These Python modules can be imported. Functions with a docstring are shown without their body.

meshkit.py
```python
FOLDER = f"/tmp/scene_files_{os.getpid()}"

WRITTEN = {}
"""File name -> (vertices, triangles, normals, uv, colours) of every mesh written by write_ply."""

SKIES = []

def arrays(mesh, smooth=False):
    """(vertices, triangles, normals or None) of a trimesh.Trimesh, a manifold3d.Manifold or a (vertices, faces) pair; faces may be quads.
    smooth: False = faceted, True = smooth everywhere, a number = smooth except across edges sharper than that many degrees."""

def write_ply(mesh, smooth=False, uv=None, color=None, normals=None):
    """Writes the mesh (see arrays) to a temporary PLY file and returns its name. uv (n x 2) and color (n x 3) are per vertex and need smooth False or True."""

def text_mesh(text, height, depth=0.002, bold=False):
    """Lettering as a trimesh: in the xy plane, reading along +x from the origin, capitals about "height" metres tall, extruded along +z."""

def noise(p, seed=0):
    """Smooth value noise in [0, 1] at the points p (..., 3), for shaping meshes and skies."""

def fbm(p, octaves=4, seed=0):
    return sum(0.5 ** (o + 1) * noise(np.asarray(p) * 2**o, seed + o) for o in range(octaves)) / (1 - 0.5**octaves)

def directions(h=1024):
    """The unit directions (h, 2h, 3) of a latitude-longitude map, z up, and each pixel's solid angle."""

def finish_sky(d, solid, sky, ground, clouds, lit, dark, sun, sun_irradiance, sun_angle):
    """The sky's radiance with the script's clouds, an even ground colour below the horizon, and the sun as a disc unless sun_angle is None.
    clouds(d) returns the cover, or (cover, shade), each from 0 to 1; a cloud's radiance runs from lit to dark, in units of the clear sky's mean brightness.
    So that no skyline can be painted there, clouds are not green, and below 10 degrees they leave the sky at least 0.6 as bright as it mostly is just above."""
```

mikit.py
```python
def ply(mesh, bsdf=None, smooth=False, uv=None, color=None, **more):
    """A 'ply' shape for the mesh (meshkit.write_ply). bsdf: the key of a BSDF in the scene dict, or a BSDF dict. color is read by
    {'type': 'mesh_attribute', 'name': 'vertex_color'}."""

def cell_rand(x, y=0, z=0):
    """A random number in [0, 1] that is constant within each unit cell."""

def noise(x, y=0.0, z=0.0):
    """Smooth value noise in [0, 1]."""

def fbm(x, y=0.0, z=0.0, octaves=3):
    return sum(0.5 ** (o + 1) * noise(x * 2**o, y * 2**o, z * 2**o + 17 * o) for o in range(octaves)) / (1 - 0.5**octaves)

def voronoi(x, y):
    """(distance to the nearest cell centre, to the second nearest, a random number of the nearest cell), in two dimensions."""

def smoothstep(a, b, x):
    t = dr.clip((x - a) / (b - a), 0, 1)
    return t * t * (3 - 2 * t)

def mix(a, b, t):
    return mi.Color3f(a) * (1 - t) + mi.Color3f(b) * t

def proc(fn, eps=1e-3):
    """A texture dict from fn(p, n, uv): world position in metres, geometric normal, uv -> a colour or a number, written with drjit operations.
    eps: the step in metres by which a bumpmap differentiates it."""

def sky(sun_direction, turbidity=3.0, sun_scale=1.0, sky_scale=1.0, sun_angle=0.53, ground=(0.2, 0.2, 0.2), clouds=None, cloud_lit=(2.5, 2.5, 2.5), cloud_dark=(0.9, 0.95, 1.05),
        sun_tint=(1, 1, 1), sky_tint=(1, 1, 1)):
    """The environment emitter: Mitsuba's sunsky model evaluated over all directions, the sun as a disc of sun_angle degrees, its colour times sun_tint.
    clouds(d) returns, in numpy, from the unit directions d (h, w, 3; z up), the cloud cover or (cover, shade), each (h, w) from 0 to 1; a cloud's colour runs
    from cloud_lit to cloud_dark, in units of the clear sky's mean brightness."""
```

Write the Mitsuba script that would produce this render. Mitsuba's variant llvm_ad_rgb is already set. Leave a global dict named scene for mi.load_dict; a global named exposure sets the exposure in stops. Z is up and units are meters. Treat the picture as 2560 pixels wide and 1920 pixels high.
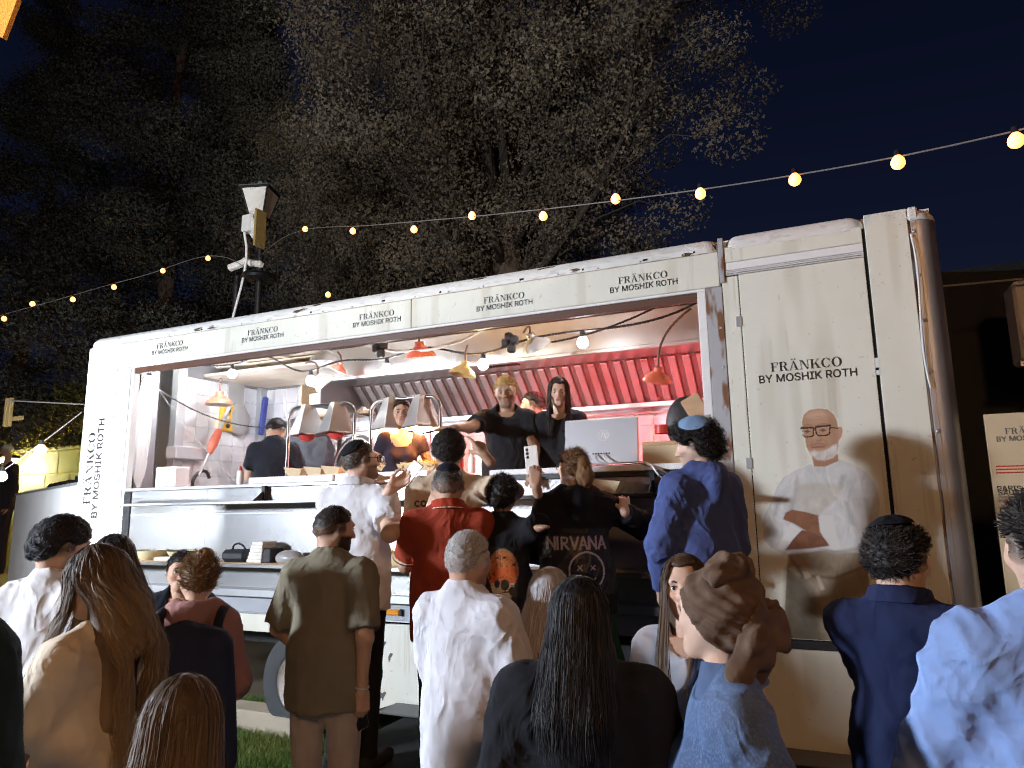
import math, numpy as np, trimesh, mitsuba as mi, drjit as dr, mikit, meshkit
import shapely
from shapely.geometry import Polygon, box as sbox
from shapely import affinity
from shapely.ops import unary_union
T = mi.ScalarTransform4f
scene, labels = {}, {}
rng = np.random.default_rng(7)
# ------------------------------------------------------------------ camera, sky, lights, exposure
FOC, PCX, PCY, CAMH = 1769.0, 1280.0, 960.0, 1.80
def _unit(a):
    a = np.asarray(a, float); return a / np.linalg.norm(a)
_cz = _unit([(1130 - PCX) / FOC, (-9170 - PCY) / FOC, 1])
_cx = -_unit([(-2717 - PCX) / FOC, (1328 - PCY) / FOC, 1]); _cx = _unit(_cx - _cz * (_cx @ _cz))
MC = np.stack([_cx, np.cross(_cz, _cx), _cz])          # world = MC @ (right, down, forward); X runs along the truck, Y into it
CAM = np.array([0, 0, CAMH])
scene['camera'] = {'type': 'perspective', 'fov': 2 * math.degrees(math.atan(1280 / FOC)), 'fov_axis': 'x', 'near_clip': 0.05, 'far_clip': 400.0,
                   'to_world': T().look_at(origin=CAM.tolist(), target=(CAM + MC @ [0, 0, 1]).tolist(), up=(MC @ [0, -1, 0]).tolist())}
exposure = 0.0
scene['sky'] = mikit.sky((0.3, -0.9, 0.25), turbidity=3, sun_scale=0.0, sky_scale=0.22, sky_tint=(0.46, 0.42, 0.88), ground=(0.02, 0.02, 0.02))
scene['sky']['sampling_weight'] = 2.0
KEY_POS, KEY_AIM = np.array([-7.0, -1.4, 2.75]), np.array([0.6, 3.2, 2.1])
KEY_L = (790, 850, 950)
SIDE_POS, SIDE_AIM, SIDE_L = np.array([-6.45, 3.05, 1.75]), np.array([-8.6, 5.0, 1.75]), (4300, 4550, 4800)
TREE_POS, TREE_AIM, TREE_I = np.array([-2.4, -5.5, 6.2]), np.array([-3.6, 12.5, 10.6]), (205, 190, 165)
WARM_POS = np.array([3.0, -3.6, 4.9]); WARM_L = (128, 66, 27)
def atY(u, v, Y=4.75):
    r = MC @ np.array([(u - PCX) / FOC, (v - PCY) / FOC, 1.0]); return CAM + r * (Y / r[1])
def atD(u, v, d):
    return CAM + MC @ (np.array([(u - PCX) / FOC, (v - PCY) / FOC, 1.0]) * d)
def atX(u, v, X):
    r = MC @ np.array([(u - PCX) / FOC, (v - PCY) / FOC, 1.0]); return CAM + r * (X / r[0])
# ------------------------------------------------------------------ entries
def numbered(k):
    if k not in scene and k not in labels and not any(x.startswith(k + '__') for x in scene): return k
    i = 1
    while f'{k}_{i:03d}' in scene or f'{k}_{i:03d}' in labels: i += 1
    return f'{k}_{i:03d}'
_cnt = {}
def nextkey(k):
    n = _cnt.get(k, 0); _cnt[k] = n + 1
    return k if n == 0 else f'{k}_{n:03d}'
def thing(name, label, cat, group=None):
    k = nextkey(name); labels[k] = {'label': label, 'category': cat}
    if group: labels[k]['group'] = group
    return k
def part(parent, name, mesh, bsdf, label=None, smooth=False, color=None, kind=None, **more):
    k = nextkey(f'{parent}__{name}')
    scene[k] = mikit.ply(mesh, bsdf, smooth=smooth, color=color, **more)
    if label: labels.setdefault(k, {})['label'] = label
    if kind: labels.setdefault(k, {})['kind'] = kind
    return k
def single(name, mesh, bsdf, label, cat, group=None, smooth=False, color=None, **more):
    k = thing(name, label, cat, group); scene[k] = mikit.ply(mesh, bsdf, smooth=smooth, color=color, **more); return k
def struct(name, mesh, bsdf, smooth=False, kind='structure', label=None, cat=None, color=None):
    k = nextkey(name); scene[k] = mikit.ply(mesh, bsdf, smooth=smooth, color=color); labels[k] = {'kind': kind}
    if label: labels[k]['label'] = label
    if cat: labels[k]['category'] = cat
    return k
# ------------------------------------------------------------------ meshes: all are (V, F) pairs
def tm(m): return np.array(m.vertices), np.array(m.faces)
def cat(*ms):
    V, F, o = [], [], 0
    for v, f in ms:
        f = np.asarray(f); 
        if f.shape[1] == 4: f = np.vstack([f[:, [0, 1, 2]], f[:, [0, 2, 3]]])
        V.append(v); F.append(f + o); o += len(v)
    return np.vstack(V), np.vstack(F)
def bx(x0, x1, y0, y1, z0, z1, b=0.0):
    lo, hi = np.array([x0, y0, z0], float), np.array([x1, y1, z1], float)
    if b <= 0:
        v = np.array([[x, y, z] for x in (x0, x1) for y in (y0, y1) for z in (z0, z1)], float)
        return v, np.array([[0, 1, 3], [0, 3, 2], [4, 6, 7], [4, 7, 5], [0, 4, 5], [0, 5, 1], [2, 3, 7], [2, 7, 6], [0, 2, 6], [0, 6, 4], [1, 5, 7], [1, 7, 3]])
    b = min(b, 0.45 * (hi - lo).min()); v = []
    for sx in (0, 1):
        for sy in (0, 1):
            for sz in (0, 1):
                s = np.array([sx, sy, sz]); c = np.where(s, hi, lo); q = np.where(s, -b, b)
                for k in range(3):
                    d = q.copy(); d[k] = 0; v.append(c + d)
    h = trimesh.convex.convex_hull(np.array(v)); return tm(h)
def tf(m, R=None, t=(0, 0, 0), s=1.0):
    v = np.asarray(m[0], float) * s
    if R is not None: v = v @ np.asarray(R).T
    return v + np.asarray(t), m[1]
def rotz(a): c, s = math.cos(math.radians(a)), math.sin(math.radians(a)); return np.array([[c, -s, 0], [s, c, 0], [0, 0, 1.0]])
def rotx(a): c, s = math.cos(math.radians(a)), math.sin(math.radians(a)); return np.array([[1.0, 0, 0], [0, c, -s], [0, s, c]])
def roty(a): c, s = math.cos(math.radians(a)), math.sin(math.radians(a)); return np.array([[c, 0, s], [0, 1.0, 0], [-s, 0, c]])
def tube(pts, r, sides=8, caps=True):
    p = np.asarray(pts, float); n = len(p); r = np.broadcast_to(r, (n,))
    t = np.gradient(p, axis=0); t /= np.linalg.norm(t, axis=1, keepdims=True) + 1e-12
    a = np.zeros_like(p); ref = np.array([0, 0, 1.0]) if abs(t[0, 2]) < 0.9 else np.array([1.0, 0, 0])
    for i in range(n):
        ref = ref - t[i] * (ref @ t[i]); ref /= np.linalg.norm(ref) + 1e-12; a[i] = ref
    b = np.cross(t, a); ang = np.arange(sides) * 2 * np.pi / sides
    v = p[:, None] + r[:, None, None] * (np.cos(ang)[None, :, None] * a[:, None] + np.sin(ang)[None, :, None] * b[:, None])
    i, j = np.meshgrid(np.arange(n - 1), np.arange(sides), indexing='ij'); j2 = (j + 1) % sides
    q = np.stack([i * sides + j, i * sides + j2, (i + 1) * sides + j2, (i + 1) * sides + j], -1).reshape(-1, 4)
    f = np.vstack([q[:, [0, 1, 2]], q[:, [0, 2, 3]]]); v = v.reshape(-1, 3)
    if caps:
        k = len(v); v = np.vstack([v, p[0], p[-1]]); j = np.arange(sides); j2 = (j + 1) % sides
        f = np.vstack([f, np.stack([j2, j, np.full(sides, k)], 1), np.stack([(n - 1) * sides + j, (n - 1) * sides + j2, np.full(sides, k + 1)], 1)])
    return v, f
def curve(pts, n=16):
    from scipy.interpolate import CubicSpline
    p = np.asarray(pts, float); s = np.r_[0, np.cumsum(np.linalg.norm(np.diff(p, axis=0), axis=1))]
    return CubicSpline(s, p)(np.linspace(0, s[-1], n))
def sag(a, b, drop, n=14):
    t = np.linspace(0, 1, n)[:, None]; p = np.asarray(a) * (1 - t) + np.asarray(b) * t
    p[:, 2] -= drop * 4 * (t * (1 - t))[:, 0]; return p
def lathe(prof, n=24):
    p = np.asarray(prof, float); a = np.arange(n) * 2 * np.pi / n; m = len(p)
    v = np.stack([p[:, None, 0] * np.cos(a), p[:, None, 0] * np.sin(a), np.broadcast_to(p[:, None, 1], (m, n))], -1).reshape(-1, 3)
    i, j = np.meshgrid(np.arange(m - 1), np.arange(n), indexing='ij'); j2 = (j + 1) % n
    q = np.stack([i * n + j, i * n + j2, (i + 1) * n + j2, (i + 1) * n + j], -1).reshape(-1, 4)
    return v, np.vstack([q[:, [0, 1, 2]], q[:, [0, 2, 3]]])
def ext(poly, d):
    gs = getattr(poly, 'geoms', [poly]); return cat(*[tm(trimesh.creation.extrude_polygon(g, d, engine='earcut')) for g in gs if g.area > 1e-9])
UPR = np.array([[1, 0, 0], [0, 0, -1], [0, 1, 0.0]])      # xy drawing -> upright facing -y (extruded towards -y)
def upright(m, x, y, z): return tf(m, UPR, (x, y, z))
def ball(c, r, sub=2): m = trimesh.creation.icosphere(subdivisions=sub, radius=r); return tf(tm(m), None, c)
def line(a, b, w, y0=0):
    a, b = np.asarray(a, float), np.asarray(b, float); t = _unit(b - a); n = np.array([-t[1], t[0]]) * w / 2
    return Polygon([a + n, a - n, b - n, b + n])
def ellp(cx, cy, rx, ry, n=48): a = np.linspace(0, 2 * np.pi, n, endpoint=False); return Polygon(np.c_[cx + rx * np.cos(a), cy + ry * np.sin(a)])
# ------------------------------------------------------------------ materials
def mat(k, rgb, rough=0.6, metal=0.0, spec=0.5, **more):
    scene[k] = {'type': 'twosided', 'b': {'type': 'principled', 'base_color': rgb if isinstance(rgb, dict) else {'type': 'rgb', 'value': list(rgb)}, 'roughness': rough, 'metallic': metal, 'specular': spec, **more}}
    return k
def bumped(k, rgb, rough, fn, scale=1.0, metal=0.0, eps=1e-3, spec=0.5):
    scene[k] = {'type': 'twosided', 'b': {'type': 'bumpmap', 'scale': scale, 't': mikit.proc(fn, eps), 'b': {'type': 'principled', 'base_color': rgb if isinstance(rgb, dict) else {'type': 'rgb', 'value': list(rgb)}, 'roughness': rough, 'metallic': metal, 'specular': spec}}}
    return k
VC = {'type': 'mesh_attribute', 'name': 'vertex_color'}
fbm, noise, sm, mix = mikit.fbm, mikit.noise, mikit.smoothstep, mikit.mix
def f_creases(p, n, uv):
    w = fbm(p.x * 5, p.y * 5, p.z * 5, 2); a = fbm(p.x * 13 + 4 * w, p.y * 13 + 3 * w, p.z * 6.5, 2); b = fbm(p.x * 30 + 6 * w, p.y * 30, p.z * 17 + 5 * w, 2)
    return 0.013 * (1 - dr.abs(2 * a - 1)) + 0.0045 * (1 - dr.abs(2 * b - 1)) + 0.0004 * noise(p.x * 420, p.y * 420, p.z * 420)
CREASE = mikit.proc(f_creases, 2e-3)
scene['cloth'] = {'type': 'twosided', 'b': {'type': 'bumpmap', 'scale': 1.0, 't': CREASE, 'b': {'type': 'principled', 'base_color': VC, 'roughness': 0.92, 'sheen': 0.25, 'specular': 0.15}}}
def f_denim(p, n, uv):
    return mix(mix((0.045, 0.080, 0.17), (0.13, 0.19, 0.33), fbm(p.x * 7, p.y * 7, p.z * 5, 3)), (0.24, 0.31, 0.44), 0.30 * sm(0.45, 0.75, fbm(p.x * 330, p.y * 330, p.z * 150, 2)))
scene['denim'] = {'type': 'twosided', 'b': {'type': 'bumpmap', 'scale': 1.0, 't': CREASE, 'b': {'type': 'principled', 'base_color': mikit.proc(f_denim), 'roughness': 0.9, 'specular': 0.15}}}
mat('skin', VC, 0.48, spec=0.4); mat('hair', VC, 0.55, spec=0.28); mat('print_ink', VC, 0.45, spec=0.4)
mat('glossy_vc', VC, 0.25)
def _emit(rgb, w): return {'type': 'area', 'radiance': {'type': 'rgb', 'value': list(map(float, rgb))}, 'sampling_weight': float(w)}
fbm, noise, sm, mix = mikit.fbm, mikit.noise, mikit.smoothstep, mikit.mix
def f_cream(p, n, uv):
    d = fbm(p.x * 1.3, p.z * 1.1, p.y, 3); s = fbm(p.x * 9, p.z * 1.2, 3, 2)
    c = mix((0.66, 0.67, 0.58), (0.77, 0.775, 0.69), d)
    drip = sm(0.60, 0.80, fbm(p.x * 30, p.z * 1.1, 7, 3)) * sm(0.45, 0.6, fbm(p.x * 3, p.z * 2.5, 11, 2)); sp = 0.6 * sm(0.84, 0.90, fbm(p.x * 40, p.z * 40, 1, 2))
    return mix(mix(mix(c, (0.50, 0.47, 0.37), 0.40 * sm(0.58, 0.85, s)), (0.42, 0.36, 0.26), 0.34 * drip), (0.30, 0.25, 0.18), 0.5 * sp)
mat('cream_vinyl', mikit.proc(f_cream), 0.42)
def f_rail(p, n, uv):
    c = mix((0.66, 0.68, 0.66), (0.76, 0.77, 0.75), fbm(p.x * 2, p.z * 8, p.y * 8, 3))
    chip = sm(0.715, 0.75, fbm(p.x * 5.0, p.z * 26, p.y * 26, 3)); g = sm(0.55, 0.8, fbm(p.x * 14, p.z * 60, p.y * 50, 2))
    c = mix(c, (0.42, 0.40, 0.36), 0.45 * g)
    return mix(c, (0.09, 0.05, 0.035), chip)
mat('worn_white_paint', mikit.proc(f_rail), 0.5)
def f_galv(p, n, uv):
    return mix((0.33, 0.34, 0.36), (0.52, 0.53, 0.56), fbm(p.x * 14, p.z * 5, p.y * 14, 4))
mat('galvanised', mikit.proc(f_galv), 0.45, 0.75)
def f_rust(p, n, uv):
    r = sm(0.5, 0.7, fbm(p.x * 20, p.z * 6, 2, 3)); return mix((0.42, 0.43, 0.45), (0.20, 0.09, 0.04), r)
mat('rusty_metal', mikit.proc(f_rust), 0.6, 0.4)
def f_diamond(p, n, uv):
    u, v = (p.x + p.z) / 0.05, (p.x - p.z) / 0.05
    a = dr.floor(u); b = dr.floor(v); fu, fv = u - a - 0.5, v - b - 0.5
    odd = ((mi.Int32(a + b)) & 1) == 0
    q = dr.select(odd, dr.square(fu / 0.44) + dr.square(fv / 0.13), dr.square(fu / 0.13) + dr.square(fv / 0.44))
    return sm(1.15, 0.35, q) * 0.004
bumped('diamond_plate', (0.50, 0.51, 0.52), 0.34, f_diamond, 1.0, metal=0.8, eps=1.2e-3)
mat('brushed_steel', (0.60, 0.60, 0.60), 0.28, 1.0); mat('chrome', (0.75, 0.75, 0.74), 0.12, 1.0); mat('dull_aluminium', (0.50, 0.52, 0.54), 0.42, 0.7)
mat('baffle_steel', (0.20, 0.185, 0.18), 0.42, 0.25); mat('baffle_back', (0.09, 0.07, 0.065), 0.6); mat('shade_steel', (0.50, 0.50, 0.50), 0.34, 0.55); mat('grey_paint', (0.36, 0.39, 0.43), 0.5); mat('white_paint', (0.76, 0.77, 0.77), 0.45); mat('black_rubber', (0.018, 0.018, 0.02), 0.75); mat('dusty_tyre', (0.055, 0.06, 0.065), 0.8); mat('black_paint', (0.015, 0.015, 0.017), 0.45)
mat('black_ink', (0.012, 0.013, 0.014), 0.5); mat('grey_ink', (0.10, 0.10, 0.10), 0.5); mat('dark_gap', (0.008, 0.007, 0.006), 0.9); mat('brown_trim', (0.10, 0.045, 0.028), 0.5)
mat('tile_glaze', (0.74, 0.75, 0.78), 0.14, spec=0.6); mat('tile_glaze_b', (0.68, 0.69, 0.73), 0.18, spec=0.6); mat('grout', (0.24, 0.25, 0.27), 0.9)
def f_wood(p, n, uv): return mix((0.36, 0.24, 0.13), (0.52, 0.38, 0.22), fbm(p.x * 3, p.y * 30, p.z * 30, 3))
mat('plywood', mikit.proc(f_wood), 0.6)
def f_ceil(p, n, uv): return mix((0.46, 0.38, 0.29), (0.62, 0.54, 0.44), fbm(p.x * 2, p.y * 9, 0, 3))
mat('ceiling_ply', mikit.proc(f_ceil), 0.6)
def f_soot(p, n, uv):
    s = sm(0.35, 0.7, fbm(p.y * 3.2, p.z * 1.6, 5, 3)) * sm(3.2, 2.5, p.z); return mix((0.62, 0.55, 0.38), (0.13, 0.11, 0.08), 0.8 * s)
mat('sooty_board', mikit.proc(f_soot), 0.55)
mat('orange_lens', (0.75, 0.28, 0.03), 0.2); mat('red_enamel', (0.55, 0.11, 0.06), 0.3); mat('white_enamel', (0.80, 0.79, 0.76), 0.3); mat('grey_enamel', (0.34, 0.33, 0.32), 0.35); mat('ochre_enamel', (0.45, 0.33, 0.13), 0.3)
mat('cardboard', (0.62, 0.50, 0.32), 0.7); mat('paper', (0.80, 0.78, 0.72), 0.8); mat('bowl_enamel', (0.74, 0.66, 0.42), 0.25); mat('fries', (0.80, 0.50, 0.10), 0.5)
mat('silver_plastic', (0.60, 0.61, 0.64), 0.3, 0.35); mat('marble', (0.78, 0.77, 0.75), 0.2); mat('black_carpet', (0.012, 0.013, 0.013), 0.95)
mat('yellow_plastic', (0.70, 0.36, 0.03), 0.4); mat('red_plastic', (0.55, 0.05, 0.04), 0.4); mat('blue_cloth', (0.05, 0.07, 0.30), 0.8); mat('dark_navy', (0.02, 0.022, 0.03), 0.6)
scene['clear_plastic'] = {'type': 'thindielectric', 'int_ior': 1.3}
scene['bulb_glass'] = {'type': 'twosided', 'b': {'type': 'diffuse', 'reflectance': {'type': 'rgb', 'value': [0.7, 0.7, 0.7]}}}
def f_stone(p, n, uv): return mix((0.36, 0.31, 0.23), (0.52, 0.46, 0.36), fbm(p.x * 3, p.z * 4, p.y * 3, 4))
mat('stone', mikit.proc(f_stone), 0.9)
def f_ground(p, n, uv): return mix((0.055, 0.05, 0.035), (0.10, 0.085, 0.055), fbm(p.x * 2, p.y * 2, 0, 4))
mat('soil', mikit.proc(f_ground), 0.95)
def f_bark(p, n, uv): return mix((0.10, 0.075, 0.055), (0.24, 0.19, 0.15), fbm(p.x * 9, p.y * 9, p.z * 2.2, 3))
mat('bark', mikit.proc(f_bark), 0.95); mat('twig', (0.05, 0.042, 0.034), 0.95); mat('thin_cable', (0.16, 0.15, 0.14), 0.7)
mat('leaf', VC, 0.9, spec=0.05); mat('tarp', (0.02, 0.022, 0.022), 0.8); mat('orange_canvas', (0.62, 0.22, 0.03), 0.7)
# ------------------------------------------------------------------ the setting
gx, gy = np.meshgrid(np.linspace(-60, 60, 61), np.linspace(-30, 60, 46), indexing='ij')
def grid(P, flip=False):
    n, m = P.shape[:2]; i, j = np.meshgrid(np.arange(n - 1), np.arange(m - 1), indexing='ij'); a = i * m + j
    q = np.stack([a, a + m, a + m + 1, a + 1], -1).reshape(-1, 4)
    if flip: q = q[:, ::-1]
    return P.reshape(-1, 3), np.vstack([q[:, [0, 1, 2]], q[:, [0, 2, 3]]])
struct('ground', grid(np.stack([gx, gy, np.zeros_like(gx)], -1)), 'soil')
def grass():
    n = 70000; x = rng.uniform(-5.6, -2.4, n); y = rng.uniform(2.2, 5.6, n); a = rng.uniform(0, 2 * np.pi, n); h = rng.uniform(0.03, 0.085, n) * (0.6 + 0.8 * meshkit.fbm(np.c_[x * 2, y * 2, x * 0], 2))
    w = 0.0035; t = rng.normal(0, 0.45, (n, 2)) * h[:, None]
    v = np.stack([np.c_[x - w * np.cos(a), y - w * np.sin(a), 0 * x], np.c_[x + w * np.cos(a), y + w * np.sin(a), 0 * x], np.c_[x + t[:, 0], y + t[:, 1], h]], 1).reshape(-1, 3)
    g = meshkit.fbm(np.c_[x * 1.7, y * 1.7, x * 0 + 4], 2)[:, None] + rng.normal(0, 0.12, (n, 1)); g = np.clip(g + 0.25 * (3.6 - y[:, None]), 0, 1)
    c = np.array([0.075, 0.16, 0.035]) * (1 - g) + np.array([0.27, 0.25, 0.085]) * g
    struct('grass', (v, np.arange(3 * n).reshape(-1, 3)), 'leaf', kind='stuff', label='short trampled green and yellow grass beside the truck wheel', cat='grass', color=np.repeat(c, 3, 0))
grass()
# ------------------------------------------------------------------ lettering
def R4(x0, x1, y0, y1): return sbox(x0, y0, x1, y1)
def didone(ch):
    st = 0.20
    if ch == 'F': return unary_union([R4(.08, .08 + st, 0, 1), R4(0, .38, 0, .07), R4(0, .74, .93, 1), Polygon([(.70, .68), (.74, .68), (.74, 1), (.62, .96)]), R4(.2, .54, .49, .54), R4(.50, .54, .36, .67)]), .80
    if ch == 'R':
        bowl = ellp(.46, .745, .33, .255).difference(ellp(.42, .745, .175, .205)).intersection(R4(.28, 1, 0, 1.1))
        return unary_union([R4(.08, .08 + st, 0, 1), R4(0, .38, 0, .07), R4(0, .46, .93, 1), R4(.2, .46, .49, .54), bowl, Polygon([(.40, .51), (.60, .51), (.88, 0), (.66, 0)]), R4(.62, .96, 0, .05)]), .98
    if ch == 'Ä':
        return unary_union([Polygon([(.05, 0), (.13, 0), (.47, .92), (.42, 1)]), Polygon([(.38, 1), (.50, 1), (.88, 0), (.64, 0)]), R4(.2, .66, .30, .35), R4(0, .26, 0, .05), R4(.54, .98, 0, .05), ellp(.30, 1.18, .085, .085, 16), ellp(.60, 1.18, .085, .085, 16)]), .98
    if ch == 'N': return unary_union([R4(.11, .18, 0, 1), R4(0, .30, 0, .05), R4(0, .24, .95, 1), Polygon([(.10, 1), (.32, 1), (.86, 0), (.72, 0)]), R4(.79, .87, 0, 1), R4(.68, 1.0, .95, 1)]), 1.02
    if ch == 'K': return unary_union([R4(.08, .08 + st, 0, 1), R4(0, .38, 0, .07), R4(0, .38, .93, 1), Polygon([(.26, .38), (.30, .33), (.84, .96), (.76, .96)]), Polygon([(.42, .56), (.56, .70), (.94, .03), (.70, .03)]), R4(.58, .92, .95, 1), R4(.58, 1.02, 0, .05)]), 1.02
    if ch == 'C': return unary_union([ellp(.47, .5, .47, .52).difference(ellp(.50, .5, .27, .47)).difference(Polygon([(.52, .30), (1.2, .20), (1.2, .80), (.52, .70)])), R4(.83, .88, .64, .98)]), .96
    if ch == 'O': return ellp(.50, .5, .50, .52).difference(ellp(.50, .5, .27, .47)), 1.04
def serif(text, width):
    out, x = [], 0.0
    for ch in text:
        g, w = didone(ch); out.append(affinity.translate(g, x, 0)); x += w + 0.05
    s = width / (x - 0.05); return affinity.scale(unary_union(out), s, s, origin=(0, 0))
def sans(text, width, height=None):
    m = meshkit.text_mesh(text, 1.0, 0.0014, bold=True); v = np.array(m.vertices); x0 = v[:, 0].min(); w = np.ptp(v[:, 0]); s = width / w
    v = (v - [x0, 0, 0]) * [s, s if height is None else height, 1]; return v, np.array(m.faces)
def logo(parent, x0, x1, zb, Y, ink='black_ink', gap=1.35, R=None):
    """the two-line shop name: BY MOSHIK ROTH from x0 to x1 with its base at zb, the upper word above it"""
    w = x1 - x0; a = sans('BY MOSHIK ROTH', w); h = a[0][:, 1].max()
    b = ext(serif('FRÄNKCO', w * 0.73), 0.0014)
    m = cat(a, tf(b, None, (w * 0.135, h * gap, 0)))
    return m, w, h
# ------------------------------------------------------------------ the food truck
TK = thing('food_truck', 'long cream food truck with a lit open kitchen hatch', 'food truck')
def tp(name, mesh, bsdf, **k): return part(TK, name, mesh, bsdf, **k)
YF, YB, XL, XR = 4.75, 7.10, -6.94, 0.70
# outer shell
tp('rear_wall', bx(XL, XR - .15, YB - .05, YB, .96, 3.49), 'white_paint')
tp('roof', bx(XL + .02, XR - .02, YF + .12, YB - .05, 3.55, 3.60), 'white_paint')
tp('floor', bx(XL + .05, XR - .15, YF + .06, YB - .06, .98, 1.05), 'dull_aluminium')
tp('end_wall', cat(bx(XL, XL + .06, YF + .05, 5.02, .96, 3.49), bx(XL, XL + .06, 5.58, YB - .05, .96, 3.49), bx(XL, XL + .06, 5.02, 5.58, .96, 2.06), bx(XL, XL + .06, 5.02, 5.58, 3.40, 3.49)), 'white_paint')
tp('partition_wall', bx(-.50, -.44, YF + .06, YB - .06, 1.05, 3.5), 'sooty_board', label='pale yellow side board smeared with soot')
tp('end_wall', bx(XR - .16, XR - .10, YF + .06, YB - .05, .5, 3.5), 'white_paint')
# the rounded roof edge, dented
def roof_edge(xa, xb, n):
    xs = np.linspace(xa, xb, n); a = np.linspace(-0.15, 1.75, 10)
    P = np.zeros((n, len(a) + 2, 3)); r = 0.085
    for i, x in enumerate(xs):
        d = 0.010 * (meshkit.fbm(np.array([[x * 1.9, 3.1, 0.2]]), 3)[0] - .5) * 2; e = min(1.0, min(x - xs[0], xs[-1] - x) / 0.10 + 0.02); q = r * math.sqrt(max(0, 1 - (1 - e) ** 2))
        P[i, 1:-1, 0] = x; P[i, 1:-1, 1] = YF + r - 0.012 - q * np.cos(a) + d; P[i, 1:-1, 2] = 3.51 + q * 1.05 * np.sin(a) + 0.4 * d
        P[i, 0] = (x, YF - .012, 3.487); P[i, -1] = (x, YF + .2, 3.605)
    return grid(P, flip=True)
tp('roof_edge', roof_edge(XL, -.575, 130), 'worn_white_paint', smooth=40, label='dented rounded white roof edge with chipped paint')
tp('roof_edge', roof_edge(-.552, .31, 40), 'worn_white_paint', smooth=40)
tp('joint_strap', bx(-.585, -.55, YF - .022, YF + .02, 3.26, 3.575, .004), 'rusty_metal')
dents = []
for x in (-5.35, -4.05, -3.3, -2.75, -2.05, -1.55, -1.1, -.75): dents.append(bx(x, x + rng.uniform(.01, .035), YF - .016, YF - .004, 3.50, 3.512))
def rivets(pts, r):
    for p_ in pts: tp('rivet', tf(ball((0, 0, 0), r, 1), np.diag([1, .6, 1]), p_), 'dull_aluminium', smooth=True)
rivets([(x, YF - .014, 3.498) for x in np.arange(-6.7, -.6, .31)], .007)
for d_ in dents: tp('dent_scuff', d_, 'dark_gap')
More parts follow.
